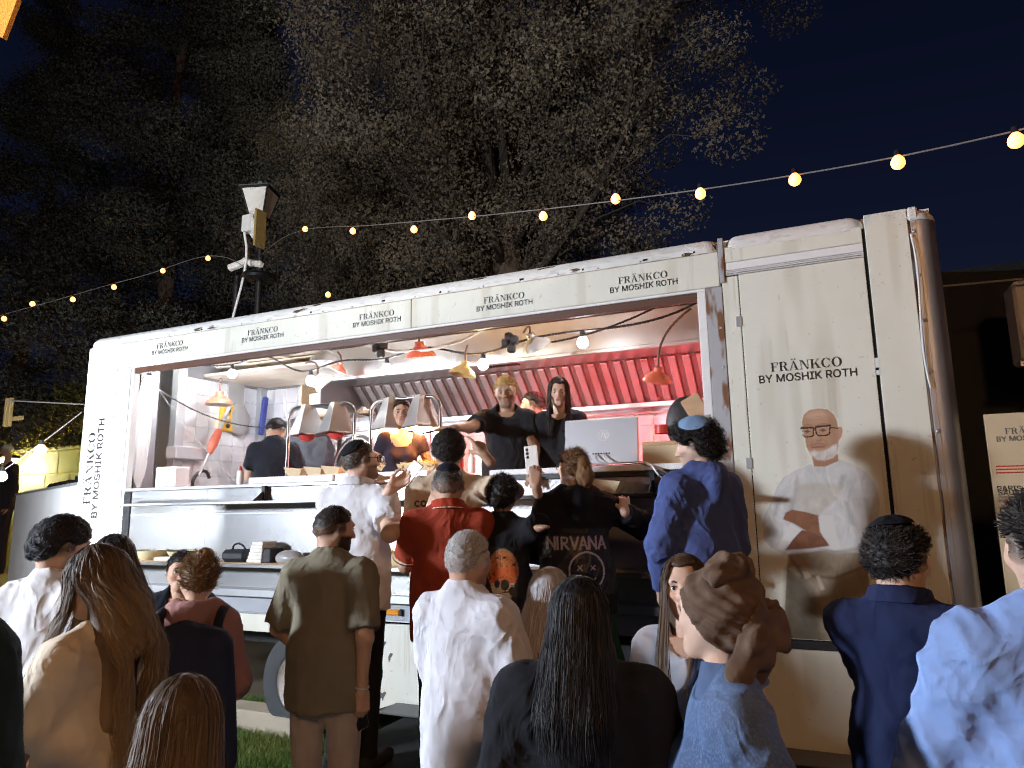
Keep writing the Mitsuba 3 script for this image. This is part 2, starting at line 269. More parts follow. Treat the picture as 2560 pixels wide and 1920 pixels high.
# fascia boards with the shop name
tp('fascia_board', bx(-6.478, -3.014, YF - .016, YF + .03, 3.243, 3.482, .003), 'cream_vinyl')
tp('fascia_board', bx(-3.006, -.588, YF - .016, YF + .03, 3.243, 3.482, .003), 'cream_vinyl')
tp('hatch_rail', bx(-6.28, -.685, YF - .010, YF + .05, 3.222, 3.241, .003), 'white_paint'); tp('hatch_trim', bx(-6.27, -.69, YF + .0, YF + .045, 3.165, 3.220, .003), 'brown_trim')
for x0, x1, zb in ((-5.985, -5.505, 3.322), (-4.82, -4.335, 3.318), (-3.585, -3.108, 3.312), (-2.415, -1.945, 3.300), (-1.345, -.865, 3.298)):
    m, w, h = logo(TK, x0, x1, zb, YF); tp('lettering', upright(m, x0, YF - .0165, zb), 'black_ink')
# left end of the front
tp('corner_post', bx(XL, XL + .045, YF - .004, YF + .05, .96, 3.489, .012), 'white_paint')
tp('front_panel', bx(XL + .047, -6.484, YF - .008, YF + .04, .965, 3.489, .003), 'cream_vinyl')
tp('front_strip', bx(-6.480, -6.345, YF - .004, YF + .045, .965, 3.241, .003), 'cream_vinyl')
m, w, h = logo(TK, 0, .98, 0, YF); v = m[0].copy(); m = (np.c_[-v[:, 1] + .0, v[:, 0], v[:, 2]], m[1]); tp('lettering', upright(m, -6.60, YF - .0085, 1.76), 'black_ink', label='shop name set upright on the left end panel')
tp('hatch_jamb', cat(bx(-6.340, -6.295, YF + .0, YF + .06, .965, 3.222, .004), bx(-6.262, -6.225, YF - .012, YF + .06, .965, 3.222, .004)), 'white_paint'); tp('hatch_jamb', bx(-6.296, -6.261, YF + .025, YF + .06, .965, 3.222), 'dull_aluminium')
rivets([(-6.41, YF - .005, z) for z in np.arange(1.2, 3.2, .22)], .008)
# right frame of the hatch
tp('hatch_jamb', bx(-.742, -.686, YF - .006, YF + .08, 1.05, 3.221, .003), 'white_paint')
tp('frame_post', bx(-.683, -.576, YF - .012, YF + .07, .96, 3.241, .004), 'rusty_metal', label='grey metal post with rivets and rust')
rivets([(-.60, YF - .013, z) for z in np.arange(1.1, 3.2, .265)], .009)
# door bay with the printed cook
tp('door_frame', bx(-.574, -.472, YF - .006, YF + .05, .995, 3.30, .003), 'cream_vinyl'); tp('seam', bx(-.571, .303, YF + .004, YF + .055, .945, 3.48), 'dark_gap')
tp('header_panel', bx(-.549, .287, YF - .010, YF + .045, 3.40, 3.505, .003), 'cream_vinyl'); tp('header_strip', bx(-.549, .287, YF - .008, YF + .045, 3.345, 3.397, .002), 'white_paint')
for z in (3.309, 3.322, 3.333): tp('header_trim', bx(-.572, .287, YF - .012, YF + .04, z, z + .007, .002), 'white_paint')
DOOR = tp('door_panel', bx(-.466, .286, YF - .010, YF + .05, .998, 3.304, .003), 'cream_vinyl', label='tall cream door panel printed with a cook who folds his arms')
tp('side_panel', bx(.306, .541, YF - .018, YF + .05, .46, 3.572, .003), 'cream_vinyl')
tp('door_sill', bx(-.571, .304, YF - .022, YF + .05, .945, .992, .004), 'black_rubber'); tp('skirt_panel', bx(-.571, .304, YF - .006, YF + .05, .30, .942, .003), 'cream_vinyl')
tp('seam_tape', cat(bx(.286, .308, YF - .020, YF - .012, 2.60, 2.66), bx(.287, .307, YF - .020, YF - .012, 2.555, 2.585)), 'white_paint')
for z in (1.25, 2.02, 2.95): tp('hinge', bx(-.50, -.462, YF - .018, YF - .008, z, z + .07, .003), 'dull_aluminium')
m, w, h = logo(TK, -.382, .188, 2.56, YF); part(DOOR, 'lettering', upright(m, -.385, YF - .0105, 2.563), 'black_ink')
# right corner: steel quarter column with a rusty gap
a = np.linspace(0, np.pi / 2, 12); zz = np.linspace(.42, 3.50, 30); P = np.zeros((12, 30, 3))
for i, q in enumerate(a): P[i, :, 0] = .583 + .117 * np.sin(q); P[i, :, 1] = YF + .105 - .117 * np.cos(q); P[i, :, 2] = zz
tp('corner_column', grid(P), 'galvanised', smooth=True, label='rounded bare metal corner column')
tp('corner_flange', bx(.556, .586, YF - .014, YF + .03, .42, 3.49, .003), 'galvanised'); tp('corner_gap', bx(.538, .60, YF + .0, YF + .05, .42, 3.49), 'rusty_metal')
P2 = np.zeros((12, 8, 3)); b = np.linspace(0, np.pi / 2, 8)
for i, q in enumerate(a):
    for j, r_ in enumerate(b): P2[i, j] = (.575 + .128 * np.sin(q) * np.cos(r_), YF + .105 - .128 * np.cos(q) * np.cos(r_), 3.49 + .10 * np.sin(r_))
tp('corner_cap', grid(P2), 'worn_white_paint', smooth=True); tp('corner_cap_block', bx(.545, .60, YF - .022, YF + .03, 3.49, 3.578, .01), 'worn_white_paint')
rivets([(.571, YF - .016, z) for z in (3.42, 3.14, 2.86, 2.55, 2.2)], .012)
tp('loose_wire', tube(curve([(.55, YF - .03, 3.40), (.556, YF - .04, 3.0), (.545, YF - .035, 2.75), (.56, YF - .03, 2.45)], 14), .006, 6), 'white_paint', smooth=True)
# counter, service front, shelf, ledge, rails
tp('counter_top', bx(-6.20, -2.32, YF - .03, 5.12, 2.006, 2.034, .004), 'dull_aluminium'); tp('counter_top', bx(-2.315, -.745, YF - .025, 5.12, 2.034, 2.075, .004), 'white_paint'); tp('counter_edge', bx(-2.315, -.745, YF - .032, YF + .03, 1.995, 2.033, .003), 'black_paint')
for i, (xa, xb) in enumerate(((-6.20, -5.15), (-5.147, -3.90), (-3.897, -2.70), (-2.697, -1.75), (-1.747, -.745))):
    tp('service_panel', bx(xa, xb, YF - .004, YF + .04, 1.792, 2.003 if xb < -2.4 else 1.993), 'diamond_plate'); tp('service_panel', bx(xa, xb, YF - .004, YF + .04, 1.352, 1.776), 'diamond_plate')
tp('panel_joint', bx(-6.20, -.745, YF - .010, YF + .03, 1.774, 1.794, .003), 'dull_aluminium')
tp('hatch_post', bx(-6.222, -6.13, YF - .02, YF + .02, 1.05, 2.0, .004), 'black_paint')
SH = tp('customer_shelf', bx(-6.10, -2.66, 4.40, YF - .006, 1.862, 1.884, .003), 'dull_aluminium'); SH2 = tp('customer_shelf', bx(-2.655, -.60, 4.42, YF - .006, 1.852, 1.880, .003), 'black_paint')
for x in (-4.45, -2.62, -1.1):
    tp('shelf_bracket', upright(ext(Polygon([(-.004, 0), (.03, 0), (.03, .13), (-.004, .13)]), .03), x - .012, YF - .03, 1.886), 'black_paint')
    g = ext(Polygon([(0, 0), (.17, 0), (0, .125)]), .006); v = g[0]; tp('shelf_bracket', (np.c_[x + v[:, 2], YF - .008 - v[:, 0], 1.885 + v[:, 1]], g[1]), 'black_paint')
tp('lower_ledge', bx(-6.22, -.66, 4.47, YF + .0, 1.352, 1.382, .003), 'brushed_steel'); tp('ledge_board', bx(-6.2, -.68, 4.485, YF - .008, 1.3825, 1.388), 'plywood')
tp('under_panel', bx(-6.22, -.66, YF - .002, YF + .03, 1.165, 1.350), 'diamond_plate'); tp('drip_tray', bx(-6.3, -.66, 4.66, YF + .03, 1.098, 1.163, .006), 'dull_aluminium')
tp('side_rail', bx(XL + .02, -.60, YF - .02, YF + .03, .965, 1.095, .006), 'grey_paint'); tp('rail_lip', bx(XL + .02, -.60, YF - .032, YF - .012, .958, .972, .003), 'dull_aluminium')
tp('skirt_panel', bx(XL + .02, -4.36, YF - .008, YF + .02, .812, .955, .003), 'cream_vinyl'); tp('skirt_panel', bx(-4.358, -3.235, YF - .008, YF + .02, .86, .955, .003), 'cream_vinyl')
tp('marker_lamp', bx(-3.235, -3.075, YF - .045, YF - .02, 1.008, 1.052, .008), 'orange_lens', label='small orange side marker lamp'); tp('marker_base', bx(-3.075, -3.05, YF - .043, YF - .02, 1.005, 1.055, .005), 'black_rubber')
# chipped box panel behind the wheel
pg = Polygon([(-3.30, .935), (-2.30, .957), (-2.30, .36), (-3.16, .36), (-3.33, .30), (-3.36, .42), (-3.27, .60), (-3.34, .70)])
tp('locker_panel', upright(ext(pg, .03), 0, YF + .02, 0), 'cream_vinyl', label='cream lower locker panel with a chipped edge')
for q in range(7):
    x, z = -3.27 + rng.uniform(-.02, .12), rng.uniform(.36, .75); tp('paint_chip', upright(ext(Polygon([(0, 0), (.012, .03), (.03, .055), (.012, .06), (-.004, .03)]).buffer(.003), .002), x, YF - .0105, z), 'grey_ink')
tp('chassis_beam', bx(-6.8, .4, 5.25, 5.40, .62, .80), 'black_paint'); tp('chassis_beam', bx(-6.8, .4, 6.4, 6.55, .62, .80), 'black_paint'); tp('axle', tube([(-4.06, 4.95, .42), (-4.06, 6.9, .42)], .06, 10), 'black_paint')
tp('wheel_arch', bx(-4.36, -3.40, 5.30, 5.34, .3, .95), 'black_paint')
for yy, sgn in ((4.80, 1), (6.75, -1)):
    wh = part(TK, 'wheel', *( [tf(lathe([(.25, .0), (.27, -.015), (.38, -.012), (.41, .012), (.42, .05), (.42, .17), (.41, .21), (.38, .23), (.25, .22)], 48), rotx(-90), (-4.06, yy, .42))]), 'dusty_tyre', smooth=40, label='dusty black tyre with a steel rim')
    part(wh, 'rim', tf(lathe([(.255, .012), (.262, .004), (.255, -.002), (.235, .03), (.20, .085), (.12, .095), (.10, .03), (.06, .02), (.0001, .015)], 40), rotx(-90), (-4.06, yy, .42)), 'white_enamel', smooth=40)
# ------------------------------------------------------------------ kitchen inside
tp('inner_wall', bx(-6.60, -.50, 6.86, 6.90, 1.05, 3.5), 'grout'); iw = 'food_truck__inner_wall'
def tiles(holder, x0, x1, z0, z1, along, fixed, step=.185):
    k = 0
    for i in range(int(round((x1 - x0) / step))):
        for j in range(int(round((z1 - z0) / step))):
            a, b = x0 + i * step + .002, x0 + (i + 1) * step - .002; c, d = z0 + j * step + .002, z0 + (j + 1) * step - .002; e = rng.uniform(0, .0012)
            m = bx(a, b, fixed - .008 - e, fixed, c, d) if along == 'x' else bx(fixed, fixed + .008 + e, a, b, c, d)
            part(holder, 'tile', m, 'tile_glaze' if (i * 7 + j * 3) % 4 else 'tile_glaze_b')
tiles(iw, -6.56, -.5, 2.02, 2.95, 'x', 6.86); tiles(iw, -6.56, -4.9, 2.95, 3.33, 'x', 6.86)
tp('inner_end_wall', bx(-6.62, -6.575, 5.62, 6.86, 1.05, 3.5), 'grout'); tiles('food_truck__inner_end_wall', 5.64, 6.86, 2.02, 3.33, 'y', -6.575)
tp('ceiling', bx(-6.6, -.50, YF + .06, 6.88, 3.50, 3.52), 'ceiling_ply', label='scuffed plywood ceiling')
for x in np.arange(-6.1, -.6, .62): tp('ceiling_batten', bx(x, x + .06, YF + .08, 6.3, 3.475, 3.498, .004), 'ceiling_ply')
for y in (5.3, 6.0): tp('ceiling_batten', bx(-6.5, -.55, y, y + .06, 3.462, 3.474, .004), 'ceiling_ply')
tp('ceiling_board', bx(-6.57, -4.95, 5.9, 6.85, 3.345, 3.38), 'ceiling_ply')
tp('wall_post', bx(-6.60, -6.50, 5.50, 5.62, 1.05, 3.49, .004), 'dull_aluminium'); tp('wall_post', bx(-6.62, -6.54, 5.12, 5.30, 2.03, 3.35, .01), 'galvanised'); tp('corner_strip', bx(-6.572, -6.50, 6.74, 6.85, 2.03, 3.34, .004), 'dull_aluminium')
# extractor hood
HD = tp('extractor_hood', cat(bx(-4.85, -.51, 5.86, 5.90, 3.16, 3.46), bx(-4.85, -.51, 5.90, 6.36, 3.155, 3.17), bx(-4.87, -4.83, 5.86, 6.84, 2.86, 3.46)), 'brushed_steel', label='steel extractor hood glowing red')
part(HD, 'lip', bx(-4.88, -.51, 5.84, 5.89, 3.12, 3.158, .006), 'brushed_steel'); part(HD, 'backing', cat(tf(bx(-4.82, -.52, 0, .006, -.58, 0), rotx(48), (0, 6.37, 3.165))), 'baffle_back'); part(HD, 'gutter', bx(-4.84, -.51, 6.73, 6.84, 2.74, 2.79, .005), 'brushed_steel')
for i in range(33):
    x = -4.78 + i * .129; m = bx(x, x + .070, -.022, -.004, -.555, -.02, .006); part(HD, 'baffle', tf(m, rotx(48), (0, 6.37, 3.165)), 'baffle_steel')
part(HD, 'vent_grille', cat(*[bx(-3.0 + k * .03, -2.985 + k * .03, 6.02, 6.12, 3.148, 3.1545) for k in range(12)]), 'dark_gap')
k = thing('light_strip', 'red glowing light strip fixed under the extractor hood', 'light strip'); scene[k] = mikit.ply(bx(-2.75, -.60, 5.892, 5.93, 3.139, 3.153), 'bulb_glass'); scene[k]['emitter'] = _emit((235, 1.6, 7), 20)
k = thing('light_strip', 'small white light strip under the left part of the hood lip', 'light strip'); scene[k] = mikit.ply(bx(-4.0, -3.85, 5.93, 5.95, 3.14, 3.15), 'bulb_glass'); scene[k]['emitter'] = _emit((60, 60, 62), 2)
tp('conduit', tube(sag((-4.9, 5.3, 3.44), (-.6, 5.35, 3.42), .05), .012, 8), 'dull_aluminium', smooth=True); tp('overhead_rail', tube([(-5.9, 5.22, 3.34), (-.62, 5.22, 3.40)], .014, 8), 'black_paint', smooth=True)
for x in (-5.2, -4.1, -3.0, -1.9, -1.0): tp('rail_hanger', tube([(x, 5.22, 3.37), (x, 5.22, 3.5)], .008, 6), 'black_paint', smooth=True)
tp('back_counter', bx(-6.5, -.55, 6.2, 6.85, 1.9, 1.96, .005), 'brushed_steel')
tp('inner_counter', cat(bx(-6.2, -.76, 4.80, 5.10, 1.06, 2.0)), 'dull_aluminium')
# ------------------------------------------------------------------ lamps that light the place
def floodlight(pos, aim, L, w, label, size=(.34, .24), legs=True):
    k = thing('floodlight', label, 'floodlight'); f = _unit(np.asarray(aim) - pos); r = _unit(np.cross(f, [0, 0, 1])); u = np.cross(r, f); R = np.stack([r, f, u], 1)
    part(k, 'housing', tf(bx(-size[0] / 2 - .02, size[0] / 2 + .02, -.07, -.004, -size[1] / 2 - .02, size[1] / 2 + .02, .01), R, pos), 'black_paint')
    p = part(k, 'lens', tf((np.array([[-size[0] / 2, 0, -size[1] / 2], [size[0] / 2, 0, -size[1] / 2], [size[0] / 2, 0, size[1] / 2], [-size[0] / 2, 0, size[1] / 2]]), np.array([[0, 2, 1], [0, 3, 2]])), R, pos), 'bulb_glass')
    scene[p]['emitter'] = _emit(L, w)
    part(k, 'stand', cat(tube([pos + R @ [0, -.08, 0], (pos[0] - .12 * f[0], pos[1] - .12 * f[1], .5)], .02, 8), *[tube([(pos[0] - .12 * f[0], pos[1] - .12 * f[1], .75), (pos[0] + .5 * math.cos(q), pos[1] + .5 * math.sin(q), .01)], .014, 6) for q in (.4, 2.5, 4.6)]), 'black_paint', smooth=True)
    return k
floodlight(KEY_POS, KEY_AIM, KEY_L, 60, 'white floodlight on a black stand facing the truck from the left', size=(.54, .50))
floodlight(SIDE_POS, SIDE_AIM, SIDE_L, 14, 'small white floodlight on a stand by the left end of the truck', size=(.13, .10))
k = thing('spotlight', 'spotlight on a tall mast behind the camera aimed up at the trees', 'spotlight'); f_ = _unit(TREE_AIM - TREE_POS); part(k, 'housing', tube([TREE_POS - f_ * .35, TREE_POS - f_ * .02], [.10, .15], 16), 'black_paint', smooth=40); part(k, 'mast', tube([(TREE_POS[0], TREE_POS[1] - .3, 0), TREE_POS - f_ * .3], .05, 10), 'black_paint', smooth=True)
scene['tree_spot'] = {'type': 'spot', 'to_world': T().look_at(origin=TREE_POS.tolist(), target=TREE_AIM.tolist(), up=[0, 0, 1]), 'intensity': {'type': 'rgb', 'value': list(TREE_I)}, 'cutoff_angle': 30.0, 'beam_width': 25.0, 'sampling_weight': 14.0}
def lantern_head(k, pos, lit=None, yaw=0, s=1.0, w=1):
    a = np.arange(4) * np.pi / 2 + np.pi / 4; R = rotz(yaw)
    def fr(r0, z0, r1, z1): return np.array([[r0 * math.cos(q), r0 * math.sin(q), z0] for q in a] + [[r1 * math.cos(q), r1 * math.sin(q), z1] for q in a])
    b = fr(.15, 0, .29, .42); F = []
    for i in range(4): j = (i + 1) % 4; F += [[i, j, 4 + j], [i, 4 + j, 4 + i]]
    p = part(k, 'lantern_pane', tf((b, np.array(F)), R, pos, s), 'white_enamel' if lit is None else 'bulb_glass')
    if lit is not None: scene[p]['emitter'] = _emit(lit, w)
    bars = [tube([b[i], b[4 + i]], .014, 6) for i in range(4)] + [tube([b[i], b[(i + 1) % 4]], .014, 6) for i in range(4)] + [tube([b[4 + i], b[4 + (i + 1) % 4]], .022, 6) for i in range(4)]
    part(k, 'lantern_frame', tf(cat(*bars), R, pos, s), 'black_paint')
    r = cat(lathe([(.335, .425), (.32, .445), (.17, .50), (.06, .53), (.04, .58), (.0001, .60)], 4)); part(k, 'lantern_roof', tf(r, R @ rotz(45), pos, s), 'dull_aluminium' if lit is None else 'black_paint')
# unlit lantern post behind the truck
LY = 8.0
lp = atY(648, 545, LY); k = thing('street_lamp', 'old street lantern with cameras on a black post behind the truck', 'street lamp'); LANT = k
base = np.array([lp[0], LY, 0.0])
lantern_head(k, lp, yaw=18, s=1.05)
part(k, 'junction_box', bx(lp[0] - .11, lp[0] + .11, LY - .26, LY - .10, lp[2] - .30, lp[2] - .03, .015), 'white_paint')
part(k, 'post', cat(tube([(lp[0] + .06, LY, 0), (lp[0] + .06, LY, lp[2] - .02)], .05, 12), tf(lathe([(.065, 0), (.25, .02), (.27, .06), (.25, .1), (.065, .12)], 20), None, (lp[0] + .06, LY, lp[2] - 1.05))), 'black_paint', smooth=40)
part(k, 'post', tube([(lp[0] - .34, LY - .1, 0), (lp[0] - .30, LY - .1, lp[2] - .95)], .045, 10), 'black_paint', smooth=40)
part(k, 'cable', tube(curve([(lp[0] - .32, LY - .2, 1.0), (lp[0] - .36, LY - .2, lp[2] - 3.0), (lp[0] - .22, LY - .2, lp[2] - 1.6), (lp[0] - .02, LY - .2, lp[2] - .7), (lp[0] - .05, LY - .24, lp[2] - .32)], 24), .020, 8), 'white_paint', smooth=True)
g = atY(673, 560, LY); part(k, 'antenna_panel', bx(g[0] - .02, g[0] + .02, LY - .3, LY - .08, g[2] - .45, g[2] + .15, .008), 'ochre_enamel'); part(k, 'antenna_arm', cat(tube([(lp[0] + .05, LY - .2, g[2] - .22), (g[0], LY - .2, g[2] - .2)], .03, 8), bx(g[0] - .12, g[0] - .02, LY - .26, LY - .12, g[2] - .3, g[2] + .02, .02)), 'white_paint')
for u, v, q in ((592, 663, 25), (645, 660, -20)):
    g = atY(u, v, LY); c = part(k, 'camera', cat(tf(cat(bx(-.14, .14, -.05, .05, -.055, .05, .02)), roty(-q) @ rotz(q), g), ball((g[0] + (.16 if q > 0 else -.16), LY + .02, g[2] + .05), .06)), 'white_enamel', smooth=40); part(c, 'lens', tf(tf(lathe([(.0001, 0), (.035, 0), (.035, .02)], 14), roty(90)), roty(-q) @ rotz(q), g + np.array([(-.15 if q > 0 else .13), -.02, -.02])), 'black_paint')
# lit lantern on a post of the same make, behind the camera
k = thing('street_lamp', 'lit warm street lantern on a black post behind the camera', 'street lamp'); lantern_head(k, WARM_POS, lit=WARM_L, s=1.5, w=30)
part(k, 'post', tube([(WARM_POS[0], WARM_POS[1], 0), WARM_POS], .06, 12), 'black_paint', smooth=40)
k = thing('street_lamp', 'warm street lantern behind the stone wall on the left', 'street lamp'); lantern_head(k, np.array([-17.7, 10.3, 2.7]), lit=(1500, 640, 50), s=1.0, w=8); part(k, 'post', tube([(-17.7, 10.3, 0), (-17.7, 10.3, 2.7)], .05, 10), 'black_paint', smooth=40)
# ------------------------------------------------------------------ string lights
def bulb(name, p, r, L, w, label, group, up=(0, 0, 1)):
    k = thing(name, label, 'light bulb', group)
    q = part(k, 'globe', tf(lathe([(.0001, -1), (.38, -.93), (.71, -.71), (.93, -.38), (1, 0), (.92, .40), (.68, .78), (.45, 1.05), (.42, 1.15)], 14), None, p, r), 'bulb_glass', smooth=True); scene[q]['emitter'] = _emit(L, w)
    part(k, 'socket', tf(lathe([(.0001, 1.9), (.40, 1.9), (.48, 1.2), (.48, 1.05), (.0001, 1.05)], 12), None, p, r), 'black_paint')
    return k
def planray(u, v, A, B):
    r = MC @ np.array([(u - PCX) / FOC, (v - PCY) / FOC, 1.0]); A, B = np.asarray(A), np.asarray(B); d = B - A
    t = np.linalg.solve(np.array([[r[0], -d[0]], [r[1], -d[1]]]), A)[0]; return CAM + r * t
WARMB = (5.5, 1.35, 0.24)
ORD = ['first', 'second', 'third', 'fourth', 'fifth', 'sixth', 'seventh', 'eighth', 'ninth', 'tenth']
def strand(pix, A, B, name, lab, grp, ends, r=.038):
    pts = [planray(u, v, A, B) for u, v in pix]; ii = np.arange(len(pts)); Q_ = np.array(pts); top = [np.array([np.polyval(np.polyfit(ii, Q_[:, c_], 2), i) for c_ in range(3)]) + [0, 0, .035] for i in ii]
    for i, p in enumerate(pts): bulb('festoon_bulb', p, r, WARMB, .5, ORD[i] + lab, grp)
    P = curve([ends[0]] + top + [ends[1]], 60); single(name, tube(P, .0055, 5), 'thin_cable', ends[2], 'cable', smooth=True)
lpz = lp[2]
strand([(763, 573), (882, 578), (1035, 574), (1180, 540), (1358, 541), (1539, 498), (1751, 485), (1987, 450), (2245, 407), (2540, 352)], (lp[0] + .1, LY), (.96, 4.0), 'festoon_cable',
       ' warm bulb from the lantern on the cable rising to the right', 'bulbs on the cable above the truck', ((lp[0] + .1, LY, lpz - .62), (3.6, 2.6, 3.9), 'thin festoon cable running from the lantern over the truck to the right'))
strand([(520, 646), (407, 677), (285, 718), (182, 749), (81, 760), (10, 797)], (lp[0] - .2, LY), (-10.4, 6.6), 'festoon_cable',
       ' warm bulb from the lantern on the cable falling to the left', 'bulbs on the cable left of the lantern', ((lp[0] - .2, LY, lpz - .82), (-12.0, 5.9, 3.9), 'thin festoon cable falling from the lantern to the left edge'))
bulb('festoon_bulb', atY(820, 737, 9.0), .045, WARMB, .5, 'lone warm bulb just above the roof edge behind the truck', None)
p = planray(102, 1126, (-6.9, 5.3), (-8.4, 3.6)); bulb('festoon_bulb', p, .055, (9, 4.2, 1.1), 1, 'large warm bulb hanging left of the truck before the orange wall', None)
q0 = planray(205, 1030, (-6.9, 5.3), (-8.4, 3.6)); q1 = planray(0, 1175, (-6.9, 5.3), (-8.4, 3.6)); single('festoon_cable', tube(sag(q0, q1 + (q1 - q0) * .6, .03), .006, 6), 'grey_enamel', 'pale cable slanting down left from the truck corner', 'cable', smooth=True)
bulb('festoon_bulb', planray(4, 1192, (-6.9, 5.3), (-8.4, 3.6)), .05, (22, 24, 28), 2, 'cold white bulb cut by the left edge', None)
# kitchen bulbs
KB = [(372, 952, 5.05, (340, 355, 385), 'cold white bulb at the left end of the kitchen hatch'), (580, 935, 5.6, (340, 355, 385), 'cold white bulb below the ceiling, second from the left in the hatch'), (777, 952, 5.35, (340, 355, 385), 'cold white bulb beside the tilted white lamp shade'),
      (967, 922, 5.45, (340, 355, 385), 'cold white bulb before the left end of the hood'), (1208, 912, 5.35, (260, 165, 65), 'warm yellow bulb before the red baffles'), (1457, 857, 5.35, (280, 265, 268), 'cold white bulb on the right in front of the red hood')]
KP = []
for u, v, y, L, lab in KB:
    p = atY(u, v, y); KP.append(p); bulb('kitchen_bulb', p, .048, L, 14, lab, None)
Q = [np.array([-6.5, 5.0, 3.05])] 
for p in KP: Q += [p + [0, 0, .10], p + [.32, 0, .16]]
Q[-1] = np.array([-.7, 5.3, 3.38]); single('kitchen_cable', tube(curve(Q, 90), .009, 6), 'black_rubber', 'black bulb cable looped along the kitchen hatch', 'cable', smooth=True)
for a, b, d, r, m_, lab in (((-6.45, 5.15, 3.12), (-5.2, 6.2, 2.78), .22, .006, 'black_rubber', 'thin black cable drooping before the tiled end wall'), ((-6.35, 5.1, 3.10), (-5.0, 4.95, 2.06), .05, .003, 'grey_enamel', 'thin pale cable slanting down to the counter'), ((-5.55, 6.1, 3.05), (-5.28, 6.1, 2.15), .0, .006, 'white_paint', 'white cord hanging beside the yellow box'), ((-3.9, 5.3, 3.33), (-2.6, 5.3, 3.33), .14, .014, 'white_paint', 'thick pale hose sagging below the plywood ceiling'), ((-2.0, 5.25, 3.12), (-.9, 5.3, 3.42), .06, .008, 'black_rubber', 'black cable rising to the right under the ceiling')):
    single('hanging_cable', tube(sag(a, b, d), r, 6), m_, lab, 'cable', smooth=True)
# barn lamps
def barn_lamp(u, v, y, w, m_, lab, tilt=(0, 0), rail=(0, 0, .22), inner='white_enamel'):
    k = thing('barn_lamp', lab, 'lamp'); p = atY(u, v, y); r = w / FOC * (MC.T @ (p - CAM))[2] / 2; R = rotx(tilt[0]) @ roty(tilt[1])
    part(k, 'shade', tf(lathe([(r, -.0), (r * .97, .012), (r * .80, r * .38), (r * .45, r * .62), (r * .30, r * .72), (r * .28, r * 1.0), (.0001, r * 1.02)], 28), R, p), m_, smooth=50)
    part(k, 'reflector', tf(lathe([(r * .985, .001), (r * .78, r * .35), (r * .43, r * .58), (.0001, r * .62)], 28), R, p), inner, smooth=50); part(k, 'bulb', tf(ball((0, 0, r * .30), r * .24), R, p), 'grey_enamel', smooth=True)
    e = p + R @ np.array([0, 0, r * 1.0]); part(k, 'arm', tube(curve([e, e + [0, 0, .05], p + np.array(rail)], 10), .009, 8), 'brown_trim', smooth=True)
barn_lamp(548, 1012, 5.75, 66, 'red_enamel', 'red barn lamp before the tiled end wall', (0, 0), (.0, 0, .30)); barn_lamp(812, 908, 5.5, 80, 'grey_enamel', 'grey barn lamp above the tilted white shade', (0, 0), (0, 0, .16)); barn_lamp(842, 928, 5.65, 50, 'red_enamel', 'small red barn lamp tucked behind the grey one', (-10, 20), (0, 0, .2))
barn_lamp(815, 960, 5.2, 62, 'white_enamel', 'tilted white barn lamp showing its inside', (38, -24), (-.25, 0, .22)); barn_lamp(1052, 893, 5.4, 78, 'red_enamel', 'dull red barn lamp under the hatch rail, third from the right', (12, 0), (0, 0, .2)); barn_lamp(1156, 938, 5.25, 70, 'ochre_enamel', 'yellowish barn lamp beside the warm bulb', (-4, 12), (.05, 0, .26), 'ochre_enamel')
barn_lamp(1342, 868, 5.4, 78, 'grey_enamel', 'tilted grey barn lamp above the red baffles', (34, -14), (-.12, 0, .14)); barn_lamp(1642, 953, 5.15, 72, 'red_enamel', 'red barn lamp on a long arm at the right end of the hatch', (20, 14), (.28, 0, .52))
for u, v, y in ((945, 880, 5.2), (1270, 868, 5.2)):
    p = atY(u, v, y); single('plug_cluster', cat(*[bx(p[0] + a_, p[0] + a_ + .06, y - .03, y + .03, p[2] + b_, p[2] + b_ + .07, .01) for a_, b_ in ((-.05, 0), (.0, -.05), (.03, .02), (-.02, .05))]), 'black_rubber', 'cluster of black plugs taped to the rail %s' % ('left of the grey lamp' if u > 1000 else 'over the left heat lamps'), 'plug')
# ------------------------------------------------------------------ heat lamp stands
def heat_stand(u0, u1, vt, vb, y, lit, lab):
    k = thing('heat_lamp_stand', lab, 'heat lamp stand'); a, b, t = atY(u0, vb, y), atY(u1, vb - 12, y), atY((u0 + u1) / 2, vt, y)[2]
    x0, x1, zb, R = a[0], b[0], 2.09, .11; q = np.linspace(0, np.pi / 2, 8)
    path = [(x0, y, zb)] + [(x0 + R - R * np.cos(w), y, t - R + R * np.sin(w)) for w in q] + [(x1 - R + R * np.sin(w), y, t - R + R * np.cos(w)) for w in q] + [(x1, y, zb)]
    part(k, 'frame', tube(path, .018, 12), 'chrome', smooth=True)
    for f in (.30, .74):
        x = x0 + (x1 - x0) * f; h, r0, r1 = .27, .045, .125; c = [(-1, -1), (1, -1), (1, 1), (-1, 1)]; zt = t + .015
        v = np.array([[x + sx * r0, y + sy * r0, zt] for sx, sy in c] + [[x + sx * r1, y + sy * r1, zt - h] for sx, sy in c]); F = [[0, 1, 2], [0, 2, 3]]
        for i in range(4): j = (i + 1) % 4; F += [[i, 4 + i, 4 + j], [i, 4 + j, j]]
        v = (v - [x, y, 0]) @ rotz(-28).T + [x, y, 0]; s_ = part(k, 'shade', (v, np.array(F)), 'shade_steel'); part(s_, 'rim', tf(cat(*[tf(bx(-r1 - .003, r1 + .003, -r1 - .003, -r1 + .002, -.006, .004), rotz(90 * e_)) for e_ in range(4)]), rotz(-28), (x, y, zt - h)), 'chrome')
        p = part(k, 'bulb', tf(lathe([(.0001, -.05), (.05, -.035), (.075, .0), (.07, .05), (.03, .11)], 18), None, (x, y, zt - h - .012)), 'bulb_glass' if lit else 'red_plastic', smooth=True)
        if lit: scene[p]['emitter'] = _emit((105, 40, 10), 8)
